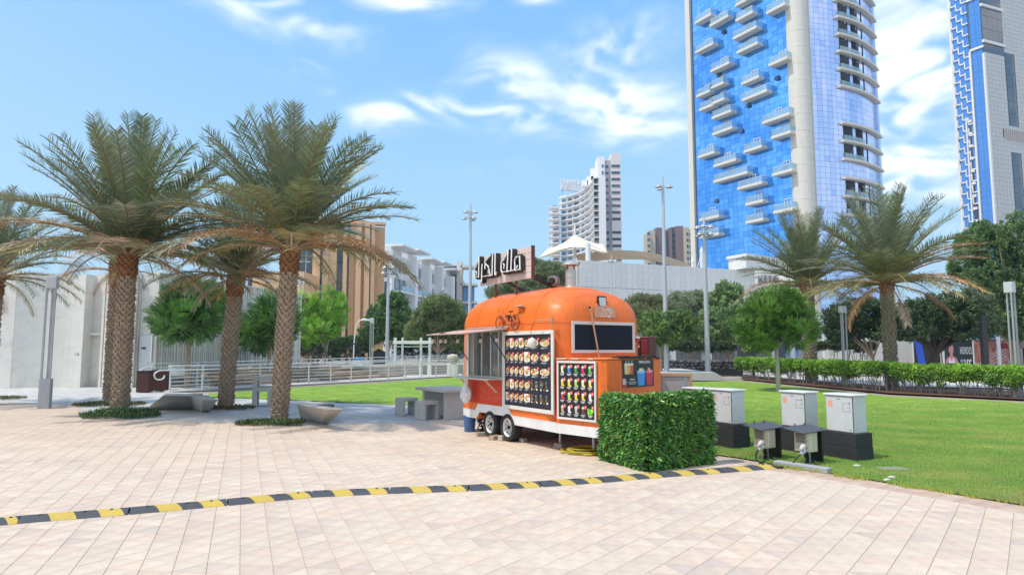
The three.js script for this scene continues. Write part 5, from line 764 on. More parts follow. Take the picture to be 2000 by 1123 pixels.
const darkBark = std([0.30, 0.25, 0.20], 0.95, { map: stainTex, bumpMap: grainBump, bumpScale: 0.02 }), LG = 'date palms left of the trailer';
palm('tall date palm with the thickest trunk, second trunk from the left edge', -9.559, -16.4, 4.05, 0.165, { seed: 1, len: 2.95, n: 106, cut: 0.96, brown: 0.32, group: LG });
palm('date palm with bare spreading crown and orange stubs, standing right of the curved bench', -5.21, -15.1, 4.0, 0.152, { seed: 2, len: 2.75, n: 104, cut: 0.9, brown: 0.42, lean: 0.15, group: LG });
palm('date palm of darker crown between the two near palms, beside the sloping bench', -7.871, -18.5, 3.7, 0.165, { seed: 3, len: 2.1, n: 66, brown: 0.75, lean: 0.2, leanZ: 0.1, group: LG });
palm('date palm almost hidden behind the thick near trunk', -12.175, -20.4, 4.1, 0.18, { seed: 4, len: 1.7, n: 24, brown: 0.7, group: LG });
palm('date palm at the left picture edge, mostly cut off', -15.304, -19.5, 3.8, 0.21, { seed: 5, len: 2.3, n: 50, brown: 0.75, group: LG });
palm('date palm with wind-swept crown behind the clipped hedge, its whole trunk in view', 15.188, -26.8, 4.35, 0.205, { seed: 6, len: 3.5, n: 84, brown: 0.25, bark: darkBark, per: 10, dy: 0.13, out: 0.085, fruit: 4, windX: 0.3 });
palm('date palm behind the round bright green tree, its trunk half hidden', 14.304, -32, 4.75, 0.24, { seed: 7, len: 3.3, n: 76, brown: 0.25, bark: darkBark, per: 10, dy: 0.14, out: 0.085, fruit: 2, windX: 0.2 });
// low planting round the palm feet
{
  const lg = leafQuad(0.09, 0.03), lm = phys([1, 1, 1], 0.7, { side: THREE.DoubleSide });
  function bed(label, cx, cz, rx, rz, n, c, h, seed) {
    const R = rng(seed), m = [], col = [];
    for (let i = 0; i < n; i++) { const a = R() * 6.283, q = Math.sqrt(R()), sx = Math.sign(Math.cos(a)) * Math.pow(Math.abs(Math.cos(a)), 0.7) * q, sz = Math.sign(Math.sin(a)) * Math.pow(Math.abs(Math.sin(a)), 0.7) * q, y = h * (1 - 0.7 * q * q) * R(); m.push(TRS(cx + sx * rx, y + 0.005, cz + sz * rz, eul(-0.3 - R() * 1.0, R() * 6.28, 0), 0.6 + 0.7 * R())); const f = 0.6 + 0.8 * R(); col.push(lin(c[0] * f, c[1] * f, c[2] * f)); }
    tag(inst('ground_cover', lg, lm, m, scene, col), label, 'ground cover', null, 'stuff');
  }
  bed('green ground cover mound round the foot of the thick near palm', -9.325, -16.045, 0.86, 0.5, 2800, [0.075, 0.15, 0.045], 0.2, 81);
  bed('sparse grass round the foot of the palm right of the curved bench', -5.195, -14.521, 0.72, 0.38, 1500, [0.07, 0.11, 0.03], 0.06, 82);
  bed('dry low planting round the foot of the middle palm', -7.73, -18.237, 0.75, 0.5, 900, [0.11, 0.10, 0.04], 0.05, 83);
  bed('low planting round the foot of the hidden palm behind the near trunk', -11.617, -19.399, 0.95, 0.6, 1400, [0.08, 0.10, 0.03], 0.06, 84);
  bed('dry low planting at the left picture edge', -16.65, -21.78, 0.8, 0.5, 700, [0.14, 0.13, 0.05], 0.07, 85);
}
// ---------- broadleaf trees ----------
function sprayFeather(n, l, w, stem) { const gs = []; for (let i = 0; i < n; i++) for (const s of [-1, 1]) { const g = leafQuad(l * (0.7 + 0.3 * Math.sin((Math.PI * (i + 1)) / (n + 1))), w, 0.2); g.rotateX(-Math.PI / 2 * 0); g.rotateZ(0); g.applyMatrix4(new THREE.Matrix4().makeRotationY(s * 1.15)); g.rotateX(-0.25); g.translate(0, 0, (stem * (i + 0.6)) / n); gs.push(g); } const g = merged(gs); g.rotateX(-0.35); return g; }
function sprayCluster(n, l, w, seed) { const R = rng(seed), gs = []; for (let i = 0; i < n; i++) { const g = leafQuad(l * (0.7 + 0.6 * R()), w, 0.25); g.applyQuaternion(eul(-R() * 1.2 + 0.1, (i / n) * 6.283 + R(), (R() - 0.5))); g.translate((R() - 0.5) * l * 1.4, (R() - 0.5) * l, (R() - 0.5) * l * 1.4); gs.push(g); } return merged(gs); }
const SP = { feather: sprayFeather(8, 0.14, 0.05, 0.42), cluster: sprayCluster(11, 0.13, 0.075, 3), fine: sprayCluster(22, 0.17, 0.03, 4), broad: sprayCluster(9, 0.12, 0.085, 5) };
const sprayM = { a: phys([1, 1, 1], 0.55, { side: THREE.DoubleSide, transmission: 0.3, thickness: 0 }) };
// crown = list of [px-free] ellipsoids [x, y, z, rx, ry, rz] round the trunk foot
function tree(label, x, z, o) {
  const R = rng(o.seed), y0 = o.y0 || 0, t = thing('tree', label, 'tree', x, y0, z), bark = o.bark || M.bark, C = o.crown, sp = SP[o.spray], m = [], col = [];
  const fork = o.fork, tr = o.r || 0.09; part('trunk', limb([[0, 0, 0], [0.03 * R(), fork * 0.5, 0.03], [o.dx || 0, fork, 0]], [tr * 1.25, tr, tr * 0.85], 9), bark, t);
  for (const [cx, cy, cz, rx, ry] of C.slice(0, 7)) for (let k = 0; k < (o.limbs || 2); k++) { const e = [cx + (R() - 0.5) * rx, cy + (R() - 0.4) * ry * 0.9, cz + (R() - 0.5) * rx]; part('limb', limb([[o.dx || 0, fork - 0.05, 0], [(o.dx || 0) * 0.5 + e[0] * 0.4, fork + (e[1] - fork) * 0.45, e[2] * 0.4], e], [tr * 0.55, tr * 0.35, tr * 0.1], 6), bark, t); }
  const vol = C.map((c) => c[3] * c[4] + c[3] * c[5]), tot = vol.reduce((a, b) => a + b, 0), [c0, c1] = o.col;
  C.forEach(([cx, cy, cz, rx, ry, rz], ci) => {
    const n = Math.round((o.n * vol[ci]) / tot);
    for (let i = 0, guard = 0; i < n && guard < n * 6; guard++) {
      const d = V(R() * 2 - 1, R() * 2 - 1, R() * 2 - 1); const l = d.length(); if (l > 1 || l < 0.1) continue; d.divideScalar(l);
      const rr = 0.45 + 0.58 * Math.pow(R(), 0.6), px = cx + d.x * rx * rr, py = cy + d.y * ry * rr, pz = cz + d.z * rz * rr;
      const hole = n3(px * o.gapF + o.seed, py * o.gapF * 1.5, pz * o.gapF); if (hole > (o.gap ?? 0.3) + 0.25 * (rr < 0.8 ? 1 : 0) || py < (o.floor ?? -9)) continue;
      i++;
      const dir = V(d.x, d.y * 0.6 + (o.lift ?? 0.15), d.z).normalize(), q = new THREE.Quaternion().setFromUnitVectors(V(0, 0, 1), dir).multiply(eul((R() - 0.5) * 1.5, (R() - 0.5) * 1.5, (R() - 0.5) * 2.6)), s = o.size * (0.7 + 0.6 * R());
      m.push(TRS(px, py, pz, q, s)); const k = cl(0.5 + 0.6 * n3(px * 1.3, py * 1.3, pz * 1.3 + 5) + (R() - 0.5) * 0.5), f = 0.85 + 0.3 * R(); col.push(lin((c0[0] + (c1[0] - c0[0]) * k) * f, (c0[1] + (c1[1] - c0[1]) * k) * f, (c0[2] + (c1[2] - c0[2]) * k) * f));
    }
  });
  tag(inst('crown', sp, sprayM.a, m, t, col.map((c) => c.multiplyScalar(1.7))), null, null, null, 'stuff');
  if (o.twigs) { const tw = []; for (let k = 0; k < o.twigs; k++) { const c = C[Math.floor(R() * C.length)], a = R() * 6.28, e = [c[0] + Math.cos(a) * c[3] * (0.7 + 0.4 * R()), c[1] + c[4] * (R() * 1.1 - 0.1), c[2] + Math.sin(a) * c[5]]; tw.push(limb([[c[0] * 0.4, c[1] - c[4] * 0.6, c[2] * 0.3], [(c[0] + e[0]) / 2, (c[1] * 0.7 + e[1] * 0.3), e[2] / 2], e], [0.025, 0.014, 0.005], 4)); } tag(part('twigs', tw, o.twigM || M.paleBark, t), null, null, null, 'stuff'); }
  return t;
}
tree('round dense green tree before the ribbed white wall, left of the middle palm', -13.23, -27.30, { seed: 101, y0: 0.00, fork: 1.91, crown: [[-0.12, 3.28, -0.57, 1.30, 1.05, 1.20], [-0.52, 2.71, 0.00, 0.95, 0.67, 0.87], [0.42, 2.81, 0.39, 0.88, 0.80, 0.81], [0.06, 3.87, -0.19, 0.88, 0.55, 0.81]], n:1500, spray:'feather', size:1.0, col:[[0.02,0.06,0.012],[0.085,0.20,0.022]], gap:0.34, gapF:1.1, r:0.1, limbs:2, lift:0.1 });
tree('small round tree between the middle palm and the palm to its right', -12.00, -33.00, { seed: 102, y0: 0.00, fork: 1.42, crown: [[-0.12, 2.81, -0.56, 1.27, 1.07, 1.17], [-0.54, 2.31, 0.00, 0.86, 0.71, 0.79], [0.45, 3.07, 0.42, 0.96, 1.07, 0.89], [0.18, 3.70, -0.17, 0.76, 0.61, 0.70]], n:1500, spray:'feather', size:1.05, col:[[0.025,0.07,0.015],[0.10,0.22,0.03]], gap:0.34, gapF:1.1, r:0.09, limbs:2, lift:0.1 });
tree('airy yellow-green tree with separate leaf clouds before the tan building', -12.54, -45.00, { seed: 103, y0: 0.60, fork: 0.76, crown: [[-1.14, 3.17, -0.46, 1.04, 0.76, 0.96], [0.08, 3.00, 0.00, 0.90, 0.76, 0.83], [-1.34, 4.21, 0.27, 0.62, 0.42, 0.57], [-0.01, 3.87, -0.17, 0.76, 0.42, 0.70], [0.76, 3.69, 0.09, 0.42, 0.55, 0.38], [0.10, 4.84, -0.14, 0.31, 0.17, 0.29], [0.56, 4.49, 0.00, 0.31, 0.17, 0.29], [-0.42, 2.31, 0.52, 1.18, 0.55, 1.08], [-1.62, 2.14, -0.15, 0.69, 0.69, 0.64]], n:1700, spray:'feather', size:1.25, col:[[0.09,0.19,0.02],[0.20,0.36,0.035]], gap:0.2, gapF:0.9, r:0.1, limbs:2, lift:0.3, bark:M.paleBark });
tree('dense dark green tree before the white apartment block', -10.79, -58.00, { seed: 104, y0: 0.40, fork: 0.89, crown: [[-0.05, 4.00, -0.86, 1.96, 1.61, 1.81], [-1.01, 2.89, 0.00, 1.52, 1.16, 1.40], [1.21, 3.33, 0.67, 1.52, 1.43, 1.40], [0.28, 5.34, -0.29, 1.34, 0.80, 1.23]], n:2200, spray:'cluster', size:1.7, col:[[0.03,0.075,0.022],[0.085,0.18,0.04]], gap:0.32, gapF:0.6, r:0.16, limbs:2 });
tree('loose olive green tree with bare pale twigs behind the awning', -5.73, -52.00, { seed: 105, y0: 0.40, fork: 0.92, crown: [[-0.66, 3.31, -0.70, 1.60, 1.36, 1.47], [0.93, 3.51, 0.00, 1.60, 1.44, 1.47], [0.12, 4.51, 0.60, 1.36, 0.88, 1.25], [-1.65, 2.51, -0.23, 1.04, 0.88, 0.96], [1.54, 2.31, 0.26, 1.20, 1.04, 1.10]], n:2300, spray:'fine', size:1.5, col:[[0.075,0.115,0.035],[0.17,0.21,0.07]], gap:0.16, gapF:0.7, r:0.14, limbs:2, twigs:60 });
tree('grey-green feathery tree behind the roof sign of the trailer', 1.35, -44.00, { seed: 106, y0: 0.00, fork: 1.37, crown: [[0.36, 6.45, -0.51, 1.15, 1.02, 1.06], [1.21, 6.62, 0.00, 1.15, 0.74, 1.06], [-0.67, 5.76, 0.60, 1.35, 0.81, 1.25], [-1.86, 5.35, -0.25, 1.15, 0.61, 1.06], [1.88, 6.11, 0.16, 0.74, 0.68, 0.69], [-0.32, 7.31, -0.33, 0.74, 0.47, 0.69]], n:2600, spray:'fine', size:1.25, col:[[0.09,0.12,0.06],[0.19,0.22,0.12]], gap:0.12, gapF:0.8, r:0.14, limbs:2, twigs:50 });
tree('pale olive shrub tree directly right of the trailer roof, below the panelled wall', 9.63, -48.00, { seed: 107, y0: 0.00, fork: 0.98, crown: [[-0.20, 4.66, -0.55, 1.26, 0.89, 1.15], [0.91, 4.66, 0.00, 0.96, 0.81, 0.88], [-0.76, 3.92, 0.42, 0.96, 0.96, 0.88]], n:1500, spray:'fine', size:1.3, col:[[0.10,0.11,0.05],[0.20,0.20,0.09]], gap:0.25, gapF:0.8, r:0.12, limbs:2 });
tree('greyish olive tree behind the two tall masts', 13.21, -50.00, { seed: 108, y0: 0.95, fork: 0.38, crown: [[-0.13, 3.06, -0.74, 1.69, 1.54, 1.56], [1.00, 2.10, 0.00, 1.54, 1.69, 1.42], [-0.88, 3.83, 0.58, 1.31, 0.92, 1.20], [0.67, 4.22, -0.25, 1.15, 0.69, 1.06]], n:3200, spray:'fine', size:1.55, col:[[0.12,0.15,0.09],[0.23,0.27,0.16]], gap:0.3, gapF:0.6, r:0.13, limbs:2 });
tree('mid green tree between the second mast and the bright round tree', 15.58, -48.00, { seed: 109, y0: 0.95, fork: 0.39, crown: [[-0.06, 3.34, -0.68, 1.55, 1.62, 1.43], [-0.83, 2.23, 0.00, 1.26, 1.62, 1.15], [0.84, 2.41, 0.65, 1.48, 1.62, 1.36], [0.17, 4.82, -0.23, 1.03, 0.74, 0.95]], n:3200, spray:'cluster', size:1.5, col:[[0.09,0.15,0.06],[0.19,0.28,0.10]], gap:0.3, gapF:0.6, r:0.15, limbs:2 });
tree('round bright green tree with pale forked trunk on the right lawn', 10.19, -25.70, { seed: 110, y0: 0.00, fork: 1.66, crown: [[-0.02, 2.64, -0.57, 1.30, 0.79, 1.20], [-0.72, 2.25, 0.00, 0.71, 0.67, 0.65], [0.77, 2.45, 0.30, 0.67, 0.79, 0.62], [0.11, 3.43, -0.21, 0.95, 0.55, 0.87], [-0.50, 3.04, 0.17, 0.75, 0.55, 0.69], [0.60, 3.14, -0.33, 0.75, 0.59, 0.69]], n:3000, spray:'feather', size:0.74, col:[[0.04,0.10,0.012],[0.115,0.22,0.022]], gap:0.28, gapF:1.1, r:0.075, limbs:2, lift:0.15, bark:M.paleBark });
tree('low flat-topped clipped tree directly right of the trailer', 8.04, -36.20, { seed: 111, y0: 0.42, fork: 1.26, crown: [[-0.16, 2.59, -0.44, 1.00, 0.78, 0.92], [0.93, 2.70, 0.00, 1.11, 0.72, 1.02], [0.30, 2.09, 0.49, 1.11, 0.67, 1.02], [-0.40, 1.95, -0.13, 0.61, 0.50, 0.56], [1.42, 2.37, 0.16, 0.72, 0.61, 0.67]], n:2300, spray:'broad', size:1.0, col:[[0.035,0.075,0.02],[0.15,0.235,0.06]], gap:0.4, gapF:0.9, r:0.08, limbs:2 });
tree('wide dark spreading tree behind the right palm, before the hoarding', 22.68, -36.00, { seed: 112, y0: 0.00, fork: 1.41, crown: [[0.89, 3.84, 0, 1.61, 0.83, 1.45], [-0.93, 3.56, 0, 1.22, 0.72, 1.10], [2.28, 3.89, 0, 1.22, 0.89, 1.10], [0.27, 2.78, -0.68, 1.55, 0.94, 1.43], [-1.12, 2.56, 0.00, 1.27, 0.83, 1.17], [1.66, 2.78, 0.63, 1.44, 0.94, 1.32], [2.65, 3.20, -0.24, 1.11, 1.00, 1.02], [0.87, 3.48, 0.33, 1.50, 0.66, 1.38], [-1.96, 2.37, -0.37, 0.83, 0.61, 0.76]], n:3600, floor: 2.15, spray:'cluster', size:1.15, col:[[0.02,0.04,0.015],[0.06,0.10,0.03]], gap:0.3, gapF:0.8, r:0.24, limbs:3, dx:0.1, bark:std([0.05,0.04,0.03],0.95) });
tree('small dark tree between the two right palms', 21.62, -40.00, { seed: 113, y0: 0.00, fork: 1.08, crown: [[-0.37, 3.78, 0, 1.35, 0.92, 1.22], [-1.68, 3.47, 0, 1.17, 0.86, 1.05], [-0.72, 2.92, -0.46, 1.05, 0.80, 0.96], [-1.96, 2.61, 0.00, 0.86, 0.62, 0.79], [0.51, 2.92, 0.41, 0.92, 0.86, 0.85]], n:2600, spray:'cluster', size:1.25, col:[[0.015,0.035,0.012],[0.05,0.09,0.025]], gap:0.25, gapF:0.8, r:0.09, limbs:2 });
tree('tall dense dark green tree at the right picture edge', 31.67, -42.00, { seed: 114, y0: 0.00, fork: 1.70, crown: [[-0.38, 7.54, -0.71, 1.62, 1.62, 1.49], [1.32, 8.53, 0.00, 1.94, 1.94, 1.78], [-1.63, 8.36, 0.45, 1.03, 1.23, 0.95], [0.44, 5.25, -0.50, 2.26, 1.94, 2.08], [-1.63, 5.90, 0.31, 1.42, 1.55, 1.31], [2.08, 5.57, -0.85, 1.94, 2.26, 1.78], [-1.11, 3.95, 0.00, 1.62, 1.29, 1.49], [0.60, 2.98, 0.71, 1.62, 0.97, 1.49]], n:5200, spray:'cluster', size:1.35, col:[[0.035,0.08,0.022],[0.11,0.19,0.045]], gap:0.3, gapF:0.6, r:0.3, limbs:3 });
tree('mid green bushy tree left behind the tall dense tree at the right edge', 31.87, -46.00, { seed: 115, y0: 0.00, fork: 1.35, crown: [[0.48, 8.83, -0.44, 0.99, 1.13, 0.91], [-0.14, 7.38, 0.00, 1.06, 1.27, 0.98], [0.73, 9.91, 0.28, 0.64, 0.64, 0.59]], n:1500, spray:'cluster', size:1.5, col:[[0.045,0.10,0.03],[0.12,0.22,0.05]], gap:0.26, gapF:0.6, r:0.2, limbs:2 });
// ---------- clipped hedges ----------
function hedge(label, [ax, az], [bx2, bz], o) {
  const R = rng(o.seed), L = Math.hypot(bx2 - ax, bz - az), t = thing('hedge', label, 'hedge', ax, o.y0 || 0, az, Math.atan2(-(bz - az), bx2 - ax)), m = [], col = [], sp = SP[o.spray || 'broad'];
  for (let i = 0; i < o.n; i++) {
    const x = R() * L, top = o.h * (1 + 0.05 * n2(x * 0.8, o.seed) + 0.04 * n2(x * 3, o.seed)), bot = o.h * o.bare * (1 + 0.3 * n2(x * 0.9 + 9, o.seed)), u = R(), f = R();
    let y, z; if (f < 0.35) { y = top - 0.1 * R(); z = (R() - 0.5) * o.d; } else { y = bot + (top - bot) * Math.sqrt(u); z = f < 0.8 ? o.d / 2 - 0.16 * R() : (R() - 0.5) * o.d; }
    const open = n2(x * 1.6, y * 3 + o.seed); if (y < o.h * 0.62 && open > 0.12) continue;
    z += 0.12 * n2(x * 1.7, y * 2);
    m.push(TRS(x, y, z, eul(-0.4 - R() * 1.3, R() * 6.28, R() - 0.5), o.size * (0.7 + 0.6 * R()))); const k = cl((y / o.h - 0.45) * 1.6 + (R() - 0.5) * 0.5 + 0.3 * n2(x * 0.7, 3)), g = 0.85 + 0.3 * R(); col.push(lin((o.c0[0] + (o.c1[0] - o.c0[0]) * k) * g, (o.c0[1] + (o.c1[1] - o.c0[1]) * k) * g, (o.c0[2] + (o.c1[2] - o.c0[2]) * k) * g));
  }
  tag(inst('leaves', sp, sprayM.a, m, t, col.map((c) => c.multiplyScalar(1.55))), null, null, null, 'stuff');
  const st = []; for (let k = 0; k < o.stems; k++) { const x = R() * L, z = (R() - 0.5) * o.d * 0.6, e = (R() - 0.5) * 0.5; st.push(limb([[x, 0, z], [x + e * 0.3, o.h * 0.3, z], [x + e, o.h * 0.75, z + (R() - 0.5) * 0.3]], [0.016, 0.012, 0.006], 5)); if (R() < 0.6) st.push(limb([[x + e * 0.2, o.h * 0.2, z], [x - e * 0.5, o.h * 0.45, z + 0.1], [x - e, o.h * 0.75, z]], [0.011, 0.009, 0.004], 5)); }
  tag(part('stems', st, M.paleBark, t), null, null, null, 'stuff');
}
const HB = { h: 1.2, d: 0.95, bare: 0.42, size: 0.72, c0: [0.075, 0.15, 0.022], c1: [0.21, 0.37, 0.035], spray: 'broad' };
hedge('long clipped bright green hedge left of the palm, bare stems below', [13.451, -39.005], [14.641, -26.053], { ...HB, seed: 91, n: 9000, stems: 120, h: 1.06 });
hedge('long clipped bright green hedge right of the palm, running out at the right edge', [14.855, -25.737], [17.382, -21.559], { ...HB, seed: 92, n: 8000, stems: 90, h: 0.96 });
hedge('dark clipped hedge above the dark stone wall, with bare stems below', [9.646, -42.6], [23.007, -42.6], { seed: 93, y0: 0.95, h: 1.05, d: 1.0, bare: 0.5, n: 6000, stems: 120, size: 0.9, c0: [0.02, 0.035, 0.015], c1: [0.05, 0.075, 0.025] });
hedge('far clipped dark hedge beyond the gym frame before the tan building', [-20.209, -60], [-12.493, -60], { seed: 94, y0: 0.5, h: 2.1, d: 1.6, bare: 0.05, n: 5000, stems: 10, size: 1.3, c0: [0.025, 0.05, 0.02], c1: [0.07, 0.13, 0.03] });
hedge('far low dark shrubs behind the white gym frame', [-10.916, -62], [-4.509, -62], { seed: 95, y0: 0.4, h: 2.2, d: 1.6, bare: 0.2, n: 3000, stems: 60, size: 1.3, c0: [0.03, 0.05, 0.022], c1: [0.06, 0.09, 0.03] });

// ---------- white building on the left ----------
{
  const t = thing('pavilion', 'low white building on the left with ribbed walls and two doors', 'building', -18, 0, -28.5), H = 4.9, wallM = std([0.76, 0.74, 0.69], 0.8, { map: stainTex, bumpMap: grainBump, bumpScale: 0.001 }), finM = std([0.76, 0.735, 0.67], 0.75, { map: stainTex });
  const a = -26.879, b = -20.969, c = -18.387, d = -17.729, e = -16.081, f = -15.425, gx = -12.784;
  part('wall', prism([[a, -27.6], [b, -28.0], [b - 0.1, -31], [a, -31]], 0, H, 0.01), wallM, t, true);
  const bay = []; for (let k = 0; k <= 10; k++) { const u = k / 10; bay.push([b + (c - b) * u, -28.02 - 0.55 * Math.sin(u * Math.PI * 0.62)]); } part('curved_wall', prism([...bay, [c, -31], [b, -31]], 0, H - 0.05), wallM, t, true);
  part('wall', prism([[c + 0.01, -29.4], [d, -29.4], [d, -31], [c, -31]], 0, H - 0.02), wallM, t, true);
  const lint = part('door_canopy', bx(d - c + 0.3, 0.12, 0.5, (c + d) / 2, 2.22, -29.2), wallM, t, true);
  const d1 = part('door', rb(d - c - 0.15, 2.12, 0.06, (c + d) / 2, 0.02, -29.35, 0.01), std([0.60, 0.61, 0.64], 0.5), t, true); part('handle', bx(0.05, 0.22, 0.04, c + 0.2, 0.95, -29.3), M.steel, d1, true);
  const sx = (c + d) / 2 + 0.1, z1 = -29.305; part('door_symbol', [cyl(0.07, 0.07, 0.02).rotateX(Math.PI / 2).translate(sx + 0.05, 2.0, z1), new THREE.TorusGeometry(0.08, 0.025, 8, 20).translate(sx + 0.03, 1.72, z1), ...[[[sx - 0.02, 1.63], [sx - 0.12, 1.45]], [[sx - 0.12, 1.45], [sx - 0.1, 1.15]], [[sx - 0.1, 1.15], [sx, 0.85]], [[sx, 0.85], [sx + 0.07, 1.35]], [[sx + 0.07, 1.35], [sx + 0.04, 1.62]]].map(([p, q]) => sq([p[0], p[1], z1], [q[0], q[1], z1], 0.035, 0.02))], M.black, d1, true);
  // ribbed bays: every fin on its own
  part('wall', prism([[d, -28.9], [e, -28.6], [e, -31], [d, -31]], 0, H), wallM, t, true);
  const R = rng(201), fin = (w) => rb(w, H + 0.03, 0.12, 0, 0, 0, 0.01), fins = [0.07, 0.1, 0.13].map(fin);
  for (let x = d + 0.06; x < e - 0.02; x += 0.14 + 0.07 * R()) put(part('fin', fins[Math.floor(R() * 3)], finM, t), x + 18, 0, -28.78 + 0.3 * ((x - d) / (e - d)) + 28.5 + 0.06 * R());
  part('wall', prism([[e + 0.01, -28.75], [f, -28.75], [f, -31], [e, -31]], 0, H - 0.03), wallM, t, true);
  const d2 = part('door', rb(f - e - 0.1, 2.2, 0.05, (e + f) / 2, 0.01, -28.7, 0.01), std([0.62, 0.64, 0.66], 0.5), t, true); part('door_sign', bx(0.18, 0.09, 0.02, (e + f) / 2 - 0.08, 1.62, -28.665), std([0.05, 0.06, 0.09], 0.5), d2, true); part('handle', bx(0.1, 0.04, 0.05, (e + f) / 2 + 0.15, 1.0, -28.65), M.steel, d2, true);
  // long ribbed wall running back
  const dx = gx - f, dz = -40 + 28.75, L = Math.hypot(dx, dz), ux = dx / L, uz = dz / L;
  part('wall', prism([[f, -28.75], [gx, -40], [gx - 3, -40.2], [f - 3, -29.2]], 0, H), wallM, t, true);
  for (let s = 0.05; s < L; s += 0.13 + 0.09 * R()) { const m = put(part('fin', fins[Math.floor(R() * 3)], finM, t), f + ux * s + 18, 0, -28.75 + uz * s + 28.5, 0, Math.atan2(-uz, ux), 0); m.position.x += 0.02; }
  part('coping', sq([f, H + 0.02, -28.75], [gx, H + 0.02, -40], 0.2, 0.06), wallM, t, true);
  part('wall_lamp', rb(0.16, 0.14, 0.08, -18.51, 1.35, -28.38, 0.02), std([0.55, 0.52, 0.44], 0.6), t, true);
  part('louvre', [0, 1, 2, 3].map((k) => bx(0.5, 0.05, 0.04, -21.525, 3.15 + k * 0.1, -27.66)), std([0.35, 0.36, 0.38], 0.5), t, true); part('wall_sign', bx(0.35, 0.2, 0.03, -21.508, 1.75, -27.66), std([0.3, 0.31, 0.34], 0.5), t, true);
}
// ---------- tan building with dark glass strips ----------
{
  const F = [-24.773, -82, 0.97, -0.242], [ox, oz] = F, t = thing('office_block', 'tan stone block with tall dark glass strips behind the left palms', 'building', ox, 0, oz), H = 17.6, tanM = std([0.78, 0.51, 0.30], 0.8, { map: stainTex }), tan2 = std([0.62, 0.39, 0.225], 0.85, { map: stainTex }), gl = phys([0.018, 0.022, 0.035], 0.08, { clearcoat: 1 });
  const A = (px) => px;
  const E = [[[0, 9.359][0], [0.889, 9.38][0], 0, 0.9], [[1.158, 9.386][0], [1.954, 9.404][0], 0, 0.5], [[1.985, 9.405][0], [2.878, 9.425][0], 0, 0.44], [[3.621, 9.442][0], [4.118, 9.454][0], 0, 0.7], [[4.367, 9.459][0], [5.154, 9.477][0], 1, 0.2], [[5.166, 9.478][0], [5.85, 9.493][0], 0, 0.8], [[5.869, 9.494][0], [6.183, 9.501][0], 1, 0.3], [[6.196, 9.501][0], [6.877, 9.517][0], 0, 0.7], [[7.035, 9.52][0], [7.51, 9.531][0], 0, 0.5]];
  for (const [x0, x1, k, d] of E) part('stone_pier', onFace(F, bx(x1 - x0 - 0.01, H + 0.2 * d, 1 + d, (x0 + x1) / 2, 0, d - 0.5 - d / 2)), k ? tan2 : tanM, t, true);
  part('core', onFace(F, bx(9.2, H - 0.3, 8, 4.2, 0, -4.6)), tan2, t, true);
  for (const [x0, x1] of [[[0.889, 9.38][0], [1.158, 9.386][0]], [[2.878, 9.425][0], [3.621, 9.442][0]], [[4.118, 9.454][0], [4.367, 9.459][0]], [[6.877, 9.517][0], [7.035, 9.52][0]]]) for (let k = 0; k < 7; k++) part('window', onFace(F, bx(x1 - x0, H / 7 - 0.1, 0.2, (x0 + x1) / 2, (k * H) / 7, -0.3)), gl, t, true);
  for (let k = 0; k < 7; k++) for (let j = 0; j < 2; j++) part('window', onFace(F, bx(0.75, H / 7 - 0.1, 0.2, -0.45 - j * 0.8, (k * H) / 7, -0.6)), gl, t, true);
  part('cornice', onFace(F, bx(9.4, 0.35, 1.2, 4.2, H, -1)), tanM, t, true);
  const L = -30.04, Rr = -24.102; part('wing_wall', bx(Rr - L, 10.6, 5, (L + Rr) / 2, 0, -79), tanM, t, true); part('window', bx(-30.04 - -30.686, 10.4, 4, -30.363, 0, -78.8), gl, t, true);
  const let0 = std([0.75, 0.74, 0.7], 0.5), xx = -28.335; for (let k = 0; k < 5; k++) part('wall_letter', [bx(0.5, 0.06, 0.06, xx, 7.6 + k * 0.42, -76.46), bx(0.06, 0.34, 0.06, xx - 0.2 + 0.1 * (k % 3), 7.6 + k * 0.42, -76.46), bx(0.2, 0.06, 0.06, xx + 0.12, 7.8 + k * 0.42, -76.46)], let0, t, true);
}
